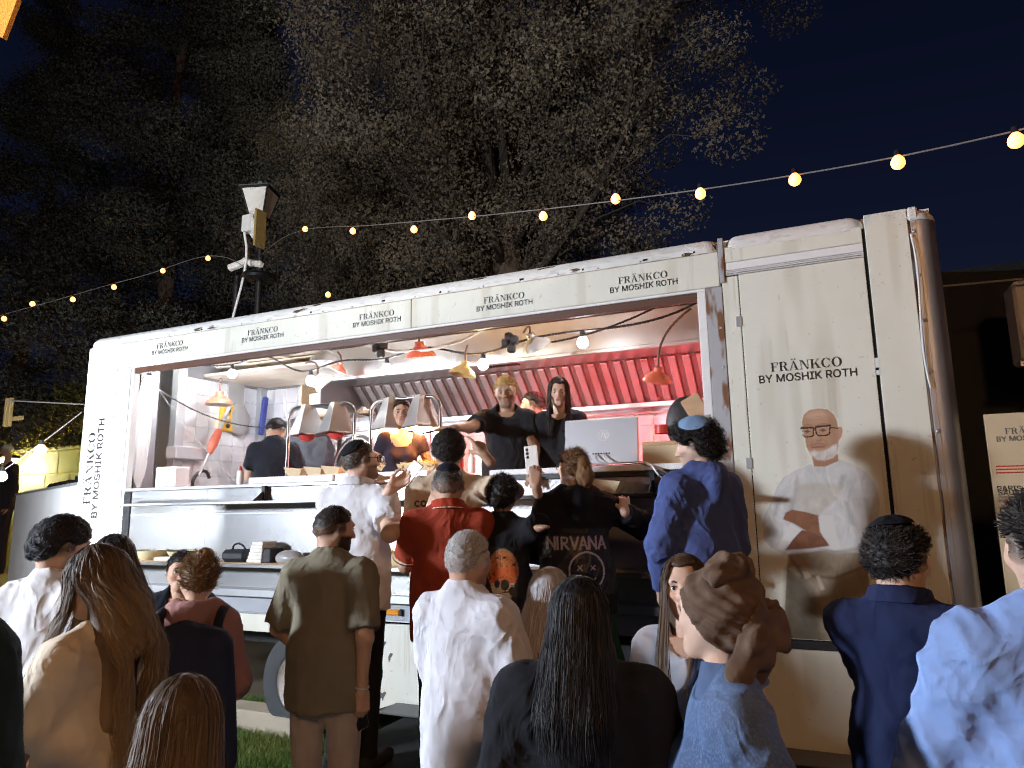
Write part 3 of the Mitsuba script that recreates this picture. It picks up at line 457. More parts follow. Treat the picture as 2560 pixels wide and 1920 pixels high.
heat_stand(716, 883, 1014, 1195, 4.98, False, 'chrome heat lamp stand with two unlit red bulbs on the left'); heat_stand(925, 1100, 996, 1185, 4.98, True, 'chrome heat lamp stand with two glowing bulbs over the fries')
# ------------------------------------------------------------------ food and goods on the counter
single('serving_slab', bx(atY(652, 1190, 4.95)[0], atY(860, 1190, 4.95)[0], 4.80, 5.08, 2.036, 2.095, .006), 'marble', 'white marble slab under the empty paper boats', 'slab'); single('serving_slab', bx(-4.05, -2.90, 4.82, 5.08, 2.036, 2.10, .006), 'marble', 'white marble slab under the boats of fries', 'slab')
def boat(p, s, lab, food=0, grp=None, m_='cardboard', yaw=0):
    k = thing('paper_boat', lab, 'paper tray', grp); t = .10 * s; o = np.array([[-1, -.6, 1], [1, -.6, 1], [1, .6, 1], [-1, .6, 1], [-.62, -.36, 0], [.62, -.36, 0], [.62, .36, 0], [-.62, .36, 0]]) * [.10 * s, .10 * s, .06 * s]; o[0, 2] *= 1.35; o[3, 2] *= 1.35
    F = [[4, 6, 5], [4, 7, 6]]
    for i in range(4): j = (i + 1) % 4; F += [[i, 4 + i, 4 + j], [i, 4 + j, j]]
    part(k, 'tray', tf((o, np.array(F)), rotz(yaw), p), m_)
    if food:
        ms = []
        for _ in range(food):
            c = np.array([rng.uniform(-.07, .07), rng.uniform(-.04, .04), rng.uniform(.03, .075)]) * s; d = _unit(rng.normal(0, 1, 3) * [1, 1, .5]) * .035 * s; ms.append(tube(np.array([c - d, c + d]), .006 * s, 4))
        part(k, 'fries', tf(cat(*ms), rotz(yaw), p), 'fries', kind='stuff')
for i, u in enumerate((742, 792, 836)): boat(atY(u, 1180, 4.92) * [1, 1, 0] + [0, 0, 2.096], 1.0, ('folded empty paper boat, leftmost of three on the slab', 'folded empty paper boat, middle of three on the slab', 'folded empty paper boat, rightmost of three on the slab')[i], 0, 'empty paper boats')
for i, u in enumerate((958, 995, 1032, 1072)): boat(atY(u, 1165, 4.93) * [1, 1, 0] + [0, 0, 2.101], .92, ('boat of fries at the left under the lit heat lamps', 'boat of fries, second from the left under the lit heat lamps', 'boat of fries, third from the left under the lit heat lamps', 'boat of fries at the right under the lit heat lamps')[i], 60, 'boats of fries')
boat(np.array([atY(1510, 1240, 4.52)[0], 4.55, 1.882]), 1.25, 'paper boat held on the black shelf by the ponytailed woman', 0, None, 'cardboard')
boat(np.array([atY(1010, 1400, 4.62)[0], 4.60, 1.389]), 1.1, 'boat of fries on the lower ledge behind the red polo shirt', 80)
def bowl(p, r, lab, grp=None, m_='bowl_enamel'):
    k = thing('enamel_bowl', lab, 'bowl', grp); part(k, 'basin', tf(lathe([(.0001, .0), (.45, .0), (.72, .18), (.92, .42), (1, .56), (.985, .57), (.90, .43), (.70, .2), (.44, .03), (.0001, .025)], 32), None, p, r), m_, smooth=40); part(k, 'rim', tf(lathe([(1.0, .555), (1.02, .57), (1.0, .585), (.975, .57), (1.0, .555)], 32), None, p, r), 'black_paint', smooth=True)
for i, (u, r) in enumerate(((375, .145), (460, .145))): bowl(np.array([atY(u, 1400, 4.60)[0], 4.60, 1.389]), r, ('wide cream enamel bowl at the left end of the lower ledge', 'wide cream enamel bowl, second on the lower ledge')[i], 'enamel bowls')
k = thing('napkin_stack', 'tall white stack of napkins on the lower ledge', 'napkins'); X0 = atY(655, 1395, 4.6)[0]
for i in range(6): part(k, 'napkin_layer', bx(X0 - .10 + i * .012, X0 + .055 + .004 * i, 4.52 + rng.uniform(0, .01), 4.68, 1.389 + i * .028, 1.389 + i * .028 + .026, .004), 'paper')
single('takeout_box', bx(X0 + .04, X0 + .14, 4.54, 4.70, 1.389, 1.50, .006), 'dark_navy', 'small dark box right beside the napkin stack', 'box'); X1 = atY(595, 1395, 4.6)[0]
k = thing('carry_bag', 'folded dark navy bag lying left of the napkins', 'bag'); part(k, 'body', tf(bx(-.12, .12, -.08, .08, 0, .10, .03), rotz(8), (X1, 4.6, 1.389)), 'dark_navy'); part(k, 'handle', tube(curve([(X1 - .06, 4.6, 1.48), (X1 - .02, 4.58, 1.53), (X1 + .05, 4.58, 1.53), (X1 + .08, 4.6, 1.485)], 12), .008, 6), 'black_rubber', smooth=True)
X2 = atY(725, 1392, 4.6)[0]; single('flat_hat', tf(tm(trimesh.creation.icosphere(3)), np.diag([.13, .09, .065]), (X2, 4.6, 1.425)), 'grey_enamel', 'dark grey cloth hat lying at the end of the ledge', 'hat', smooth=True)
single('folded_paper', tf(bx(-.08, .08, -.05, .05, 0, .03, .004), rotz(25), (atY(415, 1415, 4.55)[0], 4.54, 1.389)), 'paper', 'crumpled white paper between the two bowls', 'paper')
# monitor
k = thing('monitor', 'silver computer monitor seen from behind on the counter', 'monitor'); mx0, mx1 = atY(1409, 1046, 4.95)[0], atY(1592, 1046, 4.95)[0]; mz0, mz1 = 2.10, atY(1500, 1045, 4.95)[2]
part(k, 'back_shell', tf(bx(mx0, mx1, -.012, .022, 0, mz1 - mz0, .006), rotx(-6), (0, 4.95, mz0)), 'silver_plastic'); part(k, 'foot', bx((mx0 + mx1) / 2 - .12, (mx0 + mx1) / 2 + .12, 4.90, 5.06, 2.077, 2.087, .003), 'silver_plastic'); part(k, 'neck', bx((mx0 + mx1) / 2 - .04, (mx0 + mx1) / 2 + .04, 4.98, 5.02, 2.085, 2.30, .004), 'silver_plastic')
sh = meshkit.text_mesh('hp', 1.0, .002, bold=False); v = np.array(sh.vertices); v[:, :2] *= .040; v[:, 0] += .25 * v[:, 1]; ring = ext(ellp(.022, .014, .040, .040).difference(ellp(.022, .014, .037, .037)), .0015)
part(k, 'logo', tf(upright(cat((v, np.array(sh.faces)), ring), (mx0 + mx1) / 2 + .0, 0, (mz1 - mz0) * .58), rotx(-6), (0, 4.9375, mz0)), 'white_enamel'); part(k, 'port_row', tf(cat(*[bx((mx0 + mx1) / 2 - .06 + i * .02, (mx0 + mx1) / 2 - .048 + i * .02, -.015, -.011, .07, .08) for i in range(7)]), rotx(-6), (0, 4.95, mz0)), 'black_paint')
for j, (c_, m_) in enumerate((((mx0 + mx1) / 2, 'grey_enamel'), ((mx0 + mx1) / 2 + .06, 'white_paint'))): single('monitor_cable', tube(curve([(c_ - .03, 4.93, 2.17), (c_ + .0, 4.88, 2.12), (c_ + .18 + .1 * j, 4.80, 2.095), (c_ + .42, 4.70 - .1 * j, 2.06 - .05 * j), (c_ + .60 + .1 * j, 4.62 - .08 * j, 1.95 - .04 * j)], 26), .006, 6), m_, ('grey', 'white')[j] + ' cable trailing from the monitor over the counter edge', 'cable', smooth=True)
single('red_ruler', bx(mx0 + .10, mx1 + .10, 4.79, 4.82, 2.076, 2.084), 'red_plastic', 'thin red bar lying before the monitor', 'bar')
p = atY(1655, 1105, 5.05); k = thing('water_bottle', 'clear plastic bottle with a red label at the right of the counter', 'bottle'); z0 = p[2]
part(k, 'shelf_board' if False else 'body', tf(lathe([(.0001, 0), (.045, 0), (.048, .02), (.044, .05), (.048, .08), (.048, .20), (.04, .245), (.018, .285), (.018, .30)], 24), None, (p[0], 5.05, z0)), 'clear_plastic', smooth=40); part(k, 'label', tf(lathe([(.0487, .06), (.0487, .12)], 24), None, (p[0], 5.05, z0)), 'red_plastic', smooth=True); part(k, 'cap', tf(lathe([(.02, .30), (.02, .325), (.0001, .325)], 14), None, (p[0], 5.05, z0)), 'red_plastic')
single('wooden_board', bx(p[0] - .12, -.80, 4.95, 5.12, z0 - .035, z0 - .002, .004), 'plywood', 'reddish wooden board under the bottle', 'board'); k = thing('cardboard_box', 'open cardboard box under the wooden board', 'box'); part(k, 'body', bx(p[0] - .10, -.82, 4.86, 5.1, 2.078, z0 - .04, .004), 'cardboard')
q = atY(1712, 1050, 5.1); single('serving_tray', tf(tm(trimesh.creation.icosphere(3)), np.diag([.15, .03, .20]), (q[0], 5.16, q[2] - .02)), 'black_paint', 'round black tray standing behind the bottle', 'tray', smooth=True); single('cutting_board', tf(bx(-.07, .07, -.012, .012, -.17, .17, .006), roty(-28), (q[0] + .12, 5.08, q[2] + .01)), 'plywood', 'pale wooden cutting board leaning at the right jamb', 'board')
# goods on the end and back wall
p = atX(560, 1048, -6.53); k = thing('socket_box', 'yellow socket box on the tiled end wall', 'socket box'); part(k, 'case', bx(-6.565, -6.50, p[1] - .05, p[1] + .12, p[2] - .14, p[2] + .18, .008), 'yellow_plastic'); part(k, 'knob', cat(*[tf(ball((0, 0, 0), .026, 2), None, (-6.495, p[1] + .03, p[2] + z)) for z in (-.08, .10)]), 'black_paint', smooth=True); part(k, 'knob', ball((-6.495, p[1] + .02, p[2] + .01), .028), 'white_enamel', smooth=True)
p = atX(598, 1050, -6.52); k = thing('cloth_bundle', 'crumpled grey and brown cloths hung beside the yellow box', 'cloth'); V = tm(trimesh.creation.icosphere(4)); v = V[0] * (1 + .35 * (meshkit.fbm(V[0] * 3, 3)[:, None] - .5)); part(k, 'fold', (v * [.05, .16, .20] + p, V[1]), 'grey_enamel', smooth=True)
p = atX(590, 985, -6.54); single('wall_tray', bx(-6.565, -6.545, p[1] - .12, p[1] + .14, p[2] - .14, p[2] + .16, .005), 'grey_enamel', 'dull square plate on the tiled end wall above the yellow box', 'plate')
p0, p1 = atX(548, 1075, -6.3), atX(497, 1190, -6.3); k = thing('stick_blender', 'long orange and grey stick blender hanging before the tiles', 'blender'); d = p1 - p0; part(k, 'motor', tube([p0, p0 + d * .15, p0 + d * .35, p0 + d * .52], [.035, .05, .05, .03], 12), 'red_enamel', smooth=40); part(k, 'shaft', tube([p0 + d * .5, p1], .014, 8), 'dull_aluminium', smooth=True); part(k, 'hanger', tube([p0 - d * .55, p0], .022, 8), 'dull_aluminium', smooth=True)
p = atX(478, 1135, -6.4); k = thing('paper_dispenser', 'grey paper dispenser low on the end wall', 'dispenser'); part(k, 'case', bx(-6.56, -6.40, p[1] - .2, p[1] + .25, p[2] - .06, p[2] + .08, .01), 'silver_plastic'); part(k, 'tap', tube(curve([p + [.05, 0, -.35], p + [.05, .05, -.22], p + [.05, .15, -.18], p + [.05, .22, -.26]], 10), .018, 8), 'black_paint', smooth=True)
single('white_tub', bx(-6.05, -5.78, 4.92, 5.10, 2.036, 2.24, .012), 'white_enamel', 'plain white tub at the left end of the counter', 'tub')
sx = atX(398, 1100, -6.45); V = tm(trimesh.creation.icosphere(4)); v = V[0] * (1 + .3 * (meshkit.fbm(V[0] * 2.5 + 3, 3)[:, None] - .5)); single('hung_sheet', (v * [.035, .10, .55] + [-6.47, 5.07, 2.62], V[1]), 'white_paint', 'crumpled white sheet hanging in the side window', 'sheet', smooth=True)
p = atX(664, 1035, -6.48); single('blue_apron', tf(bx(-.02, .02, -.05, .05, -.28, .2, .018), roty(6), (-6.42, 6.72, p[2])), 'blue_cloth', 'blue and white apron hanging in the kitchen corner', 'apron')
p = atY(880, 1015, 6.7); k = thing('wall_shelf', 'small wooden wall shelf with cartons above the heat lamps', 'shelf'); part(k, 'board', bx(p[0] - .62, p[0] + .35, 6.55, 6.84, p[2] - .12, p[2] - .09), 'plywood'); part(k, 'side', bx(p[0] - .64, p[0] - .62, 6.55, 6.84, p[2] - .12, p[2] + .28), 'plywood')
for i, (a_, w_, h_, m_, lab) in enumerate(((-.55, .26, .26, 'paper', 'white carton at the left of the wall shelf'), (-.25, .24, .27, 'silver_plastic', 'pale carton with blue waves on the wall shelf'), (.12, .2, .24, 'paper', 'white carton at the right of the wall shelf'))):
    c_ = thing('carton', lab, 'carton'); part(c_, 'body', bx(p[0] + a_, p[0] + a_ + w_, 6.6, 6.82, p[2] - .089, p[2] - .089 + h_, .004), m_)
    if i == 1: part(c_, 'print', cat(*[tube([(p[0] + a_ + .03 + t * .018, 6.597, p[2] + .02 + .028 * j + .012 * math.sin(t * .9)) for t in range(11)], .004, 4) for j in range(3)]), 'blue_cloth')
p = atY(852, 1120, 6.82); k = thing('wall_sign', 'small white sign with red writing on the tiles', 'sign'); part(k, 'plate', bx(p[0] - .12, p[0] + .12, 6.838, 6.848, p[2] - .10, p[2] + .10, .002), 'white_enamel')
def heb(word, h):
    from PIL import ImageFont
    return None
gl = []
def stroke(x, y, pts, w=.006): 
    for a_, b_ in zip(pts[:-1], pts[1:]): gl.append(line((x + a_[0], y + a_[1]), (x + b_[0], y + b_[1]), w))
x = .10
for g in ('sh', 't', 'y', 'p', 't2'):
    x -= .042
    if g == 'sh': stroke(x, .03, [(0, .03), (.004, 0), (.028, 0), (.03, .03)]); stroke(x, .03, [(.015, .03), (.012, 0)])
    if g == 't': stroke(x, .03, [(.028, .03), (.03, 0), (0, 0), (0, .03), (.012, .03)])
    if g == 'y': stroke(x + .015, .03, [(0, .03), (.006, .028), (.006, .015)])
    if g == 'p': stroke(x, .03, [(.0, .015), (.0, .03), (.028, .03), (.028, 0), (0, 0)])
    if g == 't2': stroke(x, .03, [(0, .03), (.028, .03), (.028, 0)]); stroke(x, .03, [(.006, .03), (.006, 0), (0, 0)])
x = .09
for g in ('y', 'd', 'y2', 'y3', 'm'):
    x -= .036
    if g[0] == 'y': stroke(x + .015, -.05, [(0, .03), (.006, .028), (.006, .015)])
    if g == 'd': stroke(x, -.05, [(0, .03), (.028, .03), (.024, .03), (.024, 0)])
    if g == 'm': stroke(x, -.05, [(0, .03), (.026, .03), (.026, 0), (.004, 0), (.004, .03)])
part(k, 'lettering', upright(ext(unary_union(gl), .001), p[0], 6.8375, p[2]), 'red_plastic')
p = atY(955, 1070, 6.4); k = thing('oven', 'tall steel oven door behind the heat lamps', 'oven')
part(k, 'body', bx(p[0] - .62, p[0] + .72, 6.42, 6.83, 1.97, 2.66, .01), 'brushed_steel')
for q in (-.30, .36): part(k, 'door', bx(p[0] + q - .24, p[0] + q + .24, 6.40, 6.419, 2.0, 2.60, .008), 'tile_glaze'); part(k, 'handle', tube(curve([(p[0] + q - .22, 6.39, 2.0), (p[0] + q - .20, 6.37, 2.5), (p[0] + q, 6.37, 2.60), (p[0] + q + .2, 6.37, 2.5), (p[0] + q + .22, 6.39, 2.0)], 20), .018, 8), 'chrome', smooth=True)
p = atY(760, 1125, 6.3); V = tm(trimesh.creation.icosphere(4)); v = V[0] * (1 + .25 * (meshkit.fbm(V[0] * 2.5, 3)[:, None] - .5)); single('bin_bag', (v * [.52, .2, .38] + [p[0], 6.15, p[2] - .06], V[1]), 'dark_navy', 'black bag bulging on the rear counter behind the left heat lamps', 'bag', smooth=True)
# ------------------------------------------------------------------ deck, kerb
k = thing('serving_deck', 'low black deck the customers stand on in front of the truck', 'deck'); part(k, 'top', bx(-2.86, .35, 3.15, 4.62, .335, .38, .008), 'black_carpet'); part(k, 'side', cat(bx(-2.84, .33, 3.17, 3.20, 0, .334), bx(-2.84, -2.80, 3.2, 4.6, 0, .334), bx(.28, .33, 3.2, 4.6, 0, .334)), 'black_carpet'); part(k, 'rear_strip', bx(-3.08, .35, 4.44, 4.70, .384, .396, .004), 'grey_ink')
k = thing('kerb_stone', 'pale kerb stone lying in the grass under the truck', 'kerb stone')
V = bx(-5.1, -3.98, 4.78, 5.05, -.02, .17, .02); scene[k] = mikit.ply(V, 'stone')
# ------------------------------------------------------------------ the left: stall front, wall, hedge
A, B = np.array([-7.55, 5.2]), np.array([-12.4, 7.45]); d = _unit(B - A); ang = math.degrees(math.atan2(-d[1], -d[0])); Rw = rotz(ang)      # x of the board runs to the right
k = thing('stall_front', 'bright white stall front with the shop name left of the truck', 'stall'); W = np.linalg.norm(B - A); o = np.array([B[0], B[1], 0])
part(k, 'board', tf(bx(0, W, 0, .06, .25, 2.12, .006), Rw, o), 'white_paint'); part(k, 'top_rail', tf(bx(-.02, W + .02, -.02, .10, 2.12, 2.15, .006), Rw, o), 'dull_aluminium'); part(k, 'edge_strip', tf(bx(W - .05, W - .01, -.012, -.001, .3, 1.95), Rw, o), 'ochre_enamel')
m, w, h = logo(TK, 0, 1.0, 0, 0, gap=1.35); part(k, 'lettering', tf(upright(m, W - 1.42, -.001, 1.50), Rw, o), 'grey_ink'); part(k, 'logo', tf(upright(ext(unary_union([ellp(0, .05, .09, .03).difference(ellp(0, .04, .09, .03)), ellp(0, 0, .07, .025).difference(ellp(0, -.012, .07, .02)), sbox(-.08, -.12, .08, -.11), sbox(-.08, -.15, .08, -.14)]), .0014), W - 2.05, -.001, 1.66), Rw, o), 'grey_ink')
def blocks(name, lab, x0, x1, y, z1, bw, bh, cat_):
    k = thing(name, lab, cat_); part(k, 'core', bx(x0, x1, y, y + .4, 0, z1 - .02), 'stone'); r = 0; z = 0.0
    while z < z1 - .05:
        x = x0 - (bw / 2 if r % 2 else 0)
        while x < x1:
            a, b = max(x, x0), min(x + bw, x1)
            if b - a > .1: part(k, 'block', bx(a + .012, b - .012, y - .04 - rng.uniform(0, .02), y + .01, z + .012, min(z + bh, z1) - .012, .012), 'stone')
            x += bw
        z += bh; r += 1
    part(k, 'coping', bx(x0, x1, y - .07, y + .45, z1, z1 + .10, .02), 'stone')
blocks('stone_wall', 'pale retaining wall lit orange behind the stall', -19.0, -8.2, 11.0, 3.3, .9, .55, 'wall')
k = thing('hand_rail', 'dark metal rail along the retaining wall', 'railing'); part(k, 'bar', tube([(-19, 10.6, 2.25), (-8.2, 10.6, 2.45)], .05, 8), 'black_paint'); part(k, 'post', cat(*[tube([(x, 10.6, 0), (x, 10.6, 2.35)], .03, 6) for x in (-17, -14, -11, -8.6)]), 'black_paint')
def needles(P, size, rs, base, tip, dirs):
    n = len(P); a = _unit_rows(dirs + rs.normal(0, .5, (n, 3))); b = _unit_rows(np.cross(a, rs.normal(0, 1, (n, 3)))); s = size * rs.uniform(.6, 1.4, (n, 1)); v = np.stack([P - b * s * .11, P + b * s * .11, P + a * s], 1).reshape(-1, 3); t = rs.uniform(0, 1, (n, 1)); c = np.array(base) * (1 - t) + np.array(tip) * t
    return (v, np.arange(3 * n).reshape(-1, 3)), np.repeat(c, 3, 0)
def leaves(P, size, rs, base, tip, flat=.0, dirs=None):
    """one small bent leaf (2 triangles) at every point"""
    n = len(P); a = rs.normal(0, 1, (n, 3)) if dirs is None else dirs + rs.normal(0, .35, (n, 3)); a /= np.linalg.norm(a, axis=1, keepdims=True); b = np.cross(a, rs.normal(0, 1, (n, 3))); b /= np.linalg.norm(b, axis=1, keepdims=True) + 1e-9
    s = size * rs.uniform(.6, 1.35, (n, 1)); v = np.stack([P, P + a * s + b * s * flat, P + a * s * 2, P + a * s - b * s * flat], 1).reshape(-1, 3); i = np.arange(n) * 4
    f = np.vstack([np.stack([i, i + 1, i + 2], 1), np.stack([i, i + 2, i + 3], 1)]); t = rs.uniform(0, 1, (n, 1)); c = np.array(base) * (1 - t) + np.array(tip) * t
    return (v, f), np.repeat(c, 4, 0)
def hedge(x0, x1, y, z0, z1, n, lab, rs):
    P = np.c_[rs.uniform(x0, x1, n), y + rs.normal(0, .3, n), rs.uniform(z0, z1, n)]; keep = meshkit.fbm(P * 1.4, 3) > .42; m, c = leaves(P[keep], .07, rs, (.10, .11, .035), (.24, .22, .07), .35); k = thing('hedge', lab, 'hedge'); part(k, 'foliage', m, 'leaf', color=c, kind='stuff')
    part(k, 'stem', cat(*[tube([(x, y, z0 - .3), (x + .1, y, z1 - .5)], .04, 5) for x in np.arange(x0 + .4, x1, .9)]), 'bark', kind='stuff')
hedge(-18.5, -8.4, 11.25, 3.35, 5.0, 16000, 'dark clipped hedge on top of the retaining wall', np.random.default_rng(3))
# things at the far left edge
p = planray(18, 1030, (-9.0, 6.0), (-12, 6.0)); k = thing('metal_bracket', 'short brass bar hanging from a wire at the left edge', 'bracket'); part(k, 'bar', cat(bx(p[0] - .08, p[0] - .03, p[1], p[1] + .05, p[2] - .2, p[2] + .2, .006), bx(p[0] + .0, p[0] + .05, p[1], p[1] + .05, p[2] - .2, p[2] + .2, .006), bx(p[0] - .1, p[0] + .25, p[1] + .06, p[1] + .08, p[2] - .12, p[2] - .06, .004)), 'ochre_enamel'); part(k, 'wire', tube([(p[0], p[1], p[2] + .16), (-6.96, 6.2, 3.02)], .01, 5), 'grey_enamel')
k = thing('dark_equipment', 'dark kitchen equipment on the stall counter at the left edge', 'equipment'); part(k, 'box', tf(bx(.9, 2.6, .3, .9, 1.9, 2.28, .03), Rw, o), 'black_paint'); part(k, 'pot', tf(tf(lathe([(.0001, 0), (.2, 0), (.22, .3), (.0001, .3)], 18), None, (3.3, .5, 2.0)), Rw, o), 'black_paint'); part(k, 'table', tf(bx(.1, 4.4, .25, 1.0, 1.86, 1.9), Rw, o), 'black_paint')
# ------------------------------------------------------------------ the right: menu board, crates, tarp, wire
y = 4.9; a, b = atY(2458, 1036, y), atY(2560, 1030, y)
k = thing('menu_board', 'tall beige menu board right of the truck', 'menu board'); x0 = a[0]; part(k, 'board', bx(x0, x0 + .85, y, y + .03, .35, a[2], .004), 'cardboard')
def put(txt, u, v, w, ink): 
    p = atY(u, v, y); part(k, 'lettering', upright(sans(txt, w), p[0], y - .0006, p[2]), ink)
p = atY(2492, 1104, y); mm, w, h = logo(TK, 0, .34, 0, 0); part(k, 'lettering', upright(mm, p[0], y - .0006, p[2]), 'grey_ink'); put('PARIS STYLE', 2494, 1228, .25, 'black_ink'); put('SAUSAGE', 2496, 1238, .18, 'black_ink'); put('Homemade smoked', 2497, 1246, .20, 'grey_ink'); put('pork sausage', 2497, 1254, .14, 'grey_ink'); put('98', 2510, 1262, .05, 'red_plastic'); put('UP DOG', 2501, 1284, .16, 'black_ink'); put('LE BURGER', 2508, 1330, .2, 'black_ink'); put('BUN', 2510, 1340, .09, 'black_ink'); put('TRUFFLE', 2515, 1388, .16, 'black_ink'); put('FRIES', 2516, 1398, .11, 'black_ink'); put('Crispy fries', 2516, 1408, .14, 'grey_ink')
for v in (1168, 1176, 1184): p = atY(2490, v, y); part(k, 'red_rule', bx(p[0], p[0] + .30, y - .0016, y - .0002, p[2], p[2] + .008), 'red_plastic')
k = thing('side_box', 'pale box hanging high at the right edge', 'box'); a, b = atY(2512, 705, 6.0), atY(2530, 905, 6.0); part(k, 'front', bx(a[0] + .04, a[0] + 1.0, 6.0, 6.3, b[2], a[2], .02), 'paper'); part(k, 'bottom_rail', bx(a[0] + .02, a[0] + 1.0, 5.98, 6.0, b[2] - .04, b[2] + .0), 'dull_aluminium')
a = atY(2365, 705, 5.9); b = atY(2560, 690, 5.9); single('tent_wire', tube([a - [.3, 0, 0.02], b + (b - a) * 2], .008, 5), 'grey_enamel', 'thin pale wire running right from behind the truck', 'wire')
g = np.linspace(0, 1, 30); P = np.zeros((30, 30, 3))
for i, s_ in enumerate(g):
    for j, t_ in enumerate(g): P[i, j] = (.3 + 3.8 * s_, 6.75 + .06 * math.sin(14 * s_ + 3 * t_), .3 + (3.45 - .1 * math.sin(3 * s_)) * t_)
k = thing('tarpaulin', 'dark tarpaulin hung to the right of the truck', 'tarpaulin'); part(k, 'sheet', grid(P), 'tarp', smooth=True); part(k, 'pole', cat(tube([(.3, 6.8, 0), (.3, 6.8, 3.75)], .025, 8), tube([(4.1, 6.8, 0), (4.1, 6.8, 3.8)], .025, 8), tube([(1.2, 6.72, 2.2), (2.3, 6.72, 3.7)], .03, 8)), 'black_paint')
# orange awning tip at the upper left
p = [planray(u, v, (-5, 2.6), (-3, 2.6)) for u, v in ((-60, -60), (42, -60), (42, 0), (6, 95), (-60, 60))]
k = thing('awning_corner', 'orange canvas corner poking in at the upper left', 'awning'); q = np.array(p); qb = q + [0, .03, 0]; n = len(q); F = [[0, i, i + 1] for i in range(1, n - 1)] + [[n, n + i + 1, n + i] for i in range(1, n - 1)] + [x_ for i in range(n) for x_ in ([i, n + i, n + (i + 1) % n], [i, n + (i + 1) % n, (i + 1) % n])]
part(k, 'canvas', (np.vstack([q, qb]), np.array(F)), 'orange_canvas'); part(k, 'pole', tube([(q[0][0] - .1, 2.62, q[0][2] - .02), (q[0][0] - 5.5, 2.62, q[0][2] - .3), (q[0][0] - 5.6, 2.62, 0)], .03, 8), 'black_paint')
# ------------------------------------------------------------------ trees
def branchy(rs, base, h, r0, lean, n_limb, z0, spread, droop, seg=7, tt=1.0):
    tr, tips = [], []
    t = np.linspace(0, 1, 14); wob = np.cumsum(rs.normal(0, .05, (14, 2)), 0); P = np.c_[base[0] + lean[0] * t * h + wob[:, 0] * h / 10, base[1] + lean[1] * t * h + wob[:, 1] * h / 10, t * h]; n_ = max(3, int(13 * tt) + 1); tr.append(tube(P[:n_], (r0 * (1 - .82 * t))[:n_], 10))
    limbs = []
    for i in range(n_limb):
        f = z0 + (tt - .04 - z0) * (i + rs.uniform(0, .8)) / n_limb; k0 = f * 13; a = int(k0); p = P[a] + (P[min(a + 1, 13)] - P[a]) * (k0 - a); az = i * 2.4 + rs.uniform(-.5, .5); L = spread(f) * rs.uniform(.75, 1.15)
        d = np.array([math.cos(az), math.sin(az), droop(f)]); q = [p]; 
        for s_ in range(seg): d = _unit(d + rs.normal(0, .16, 3) + [0, 0, .03]); q.append(q[-1] + d * L / seg)
        q = np.array(q); limbs.append(tube(q, np.linspace(r0 * (.30 if tt == 1 else .36) * (1 - .6 * f), .012, seg + 1), 6)); 
        for s_ in range(2, seg + 1):
            for _ in range(3):
                e = q[s_] + rs.normal(0, 1, 3) * L * .13; limbs.append(tube(np.array([q[s_ - 1], (q[s_] + e) / 2 + rs.normal(0, .05, 3), e]), [.02, .012, .005], 4)); tips.append(e)
            tips.append(q[s_])
    return tr, limbs, np.array(tips)
def pine(base, h, seed, lab, spread, droop, n_limb=26, z0=.3, r0=.35, clump=.55, per=42, cols=((.075, .070, .045), (.17, .15, .10)), leaf=.11, lean=(0, 0), tt=1.0):
    rs = np.random.default_rng(seed); tr, limbs, tips = branchy(rs, base, h, r0, lean, n_limb, z0, spread, droop, tt=tt)
    k = thing('pine_tree' if 'pine' in lab else 'tree', lab, 'tree'); part(k, 'trunk', cat(*tr), 'bark', smooth=True); part(k, 'branches', cat(*limbs), 'twig', smooth=True, kind='stuff')
    BC = np.repeat(tips, per, 0); o = rs.normal(0, 1, BC.shape); o = _unit_rows(o) * (rs.uniform(.25, 1, (len(o), 1)) ** .5); P = BC + o * [clump * .62, clump * .62, clump * .40]; nrm = _unit_rows(o + rs.normal(0, .45, o.shape) + [0, -.7, -.1]); a = _unit_rows(np.cross(nrm, rs.normal(0, 1, o.shape))); b = np.cross(nrm, a); s_ = leaf * rs.uniform(.55, 1.4, (len(o), 1)); v = np.stack([P - b * s_ * .45, P + b * s_ * .45, P + a * s_ * 1.3], 1).reshape(-1, 3)
    t = rs.uniform(0, 1, (len(o), 1)); tone = np.repeat(rs.uniform(.6, 1.3, (len(tips), 1)), per, 0); col = (np.array(cols[0]) * (1 - t) + np.array(cols[1]) * t) * tone; part(k, 'crown', (v, np.arange(len(v)).reshape(-1, 3)), 'leaf', color=np.clip(np.repeat(col, 3, 0), 0, 1), kind='stuff')
def _unit_rows(a): return a / (np.linalg.norm(a, axis=1, keepdims=True) + 1e-9)
c0 = atY(1250, 690, 12.5); PC = ((.110, .094, .070), (.150, .128, .096)); CC = ((.080, .084, .072), (.110, .113, .097))
pine((c0[0] - .1, 12.5), 16.5, 11, 'large spreading pine rising behind the middle of the truck', lambda f: 6.6, lambda f: .75 + 3.6 * (f - .28), 34, .30, .42, 1.0, 300, PC, leaf=.046, tt=.62)
pine((c0[0] - 4.2, 13.5), 14.5, 12, 'slender pine between the lantern and the large pine', lambda f: 4.4, lambda f: .7 + 3.0 * (f - .28), 26, .28, .26, 0.95, 280, PC, leaf=.046, tt=.66)
c1 = atY(390, 800, 12.0); pine((c1[0], 12.0), 19.5, 13, 'tall dark conifer at the far left behind the lantern', lambda f: 4.9 * (1.12 - f), lambda f: -.05, 44, .22, .26, 0.95, 165, CC, leaf=.054)
c2 = atY(520, 800, 12.8); pine((c2[0] + .2, 13.2), 17.0, 14, 'second conifer with a pale trunk just left of the lantern', lambda f: 3.6 * (1.1 - f), lambda f: -.10, 36, .24, .20, 0.85, 165, CC, leaf=.054)
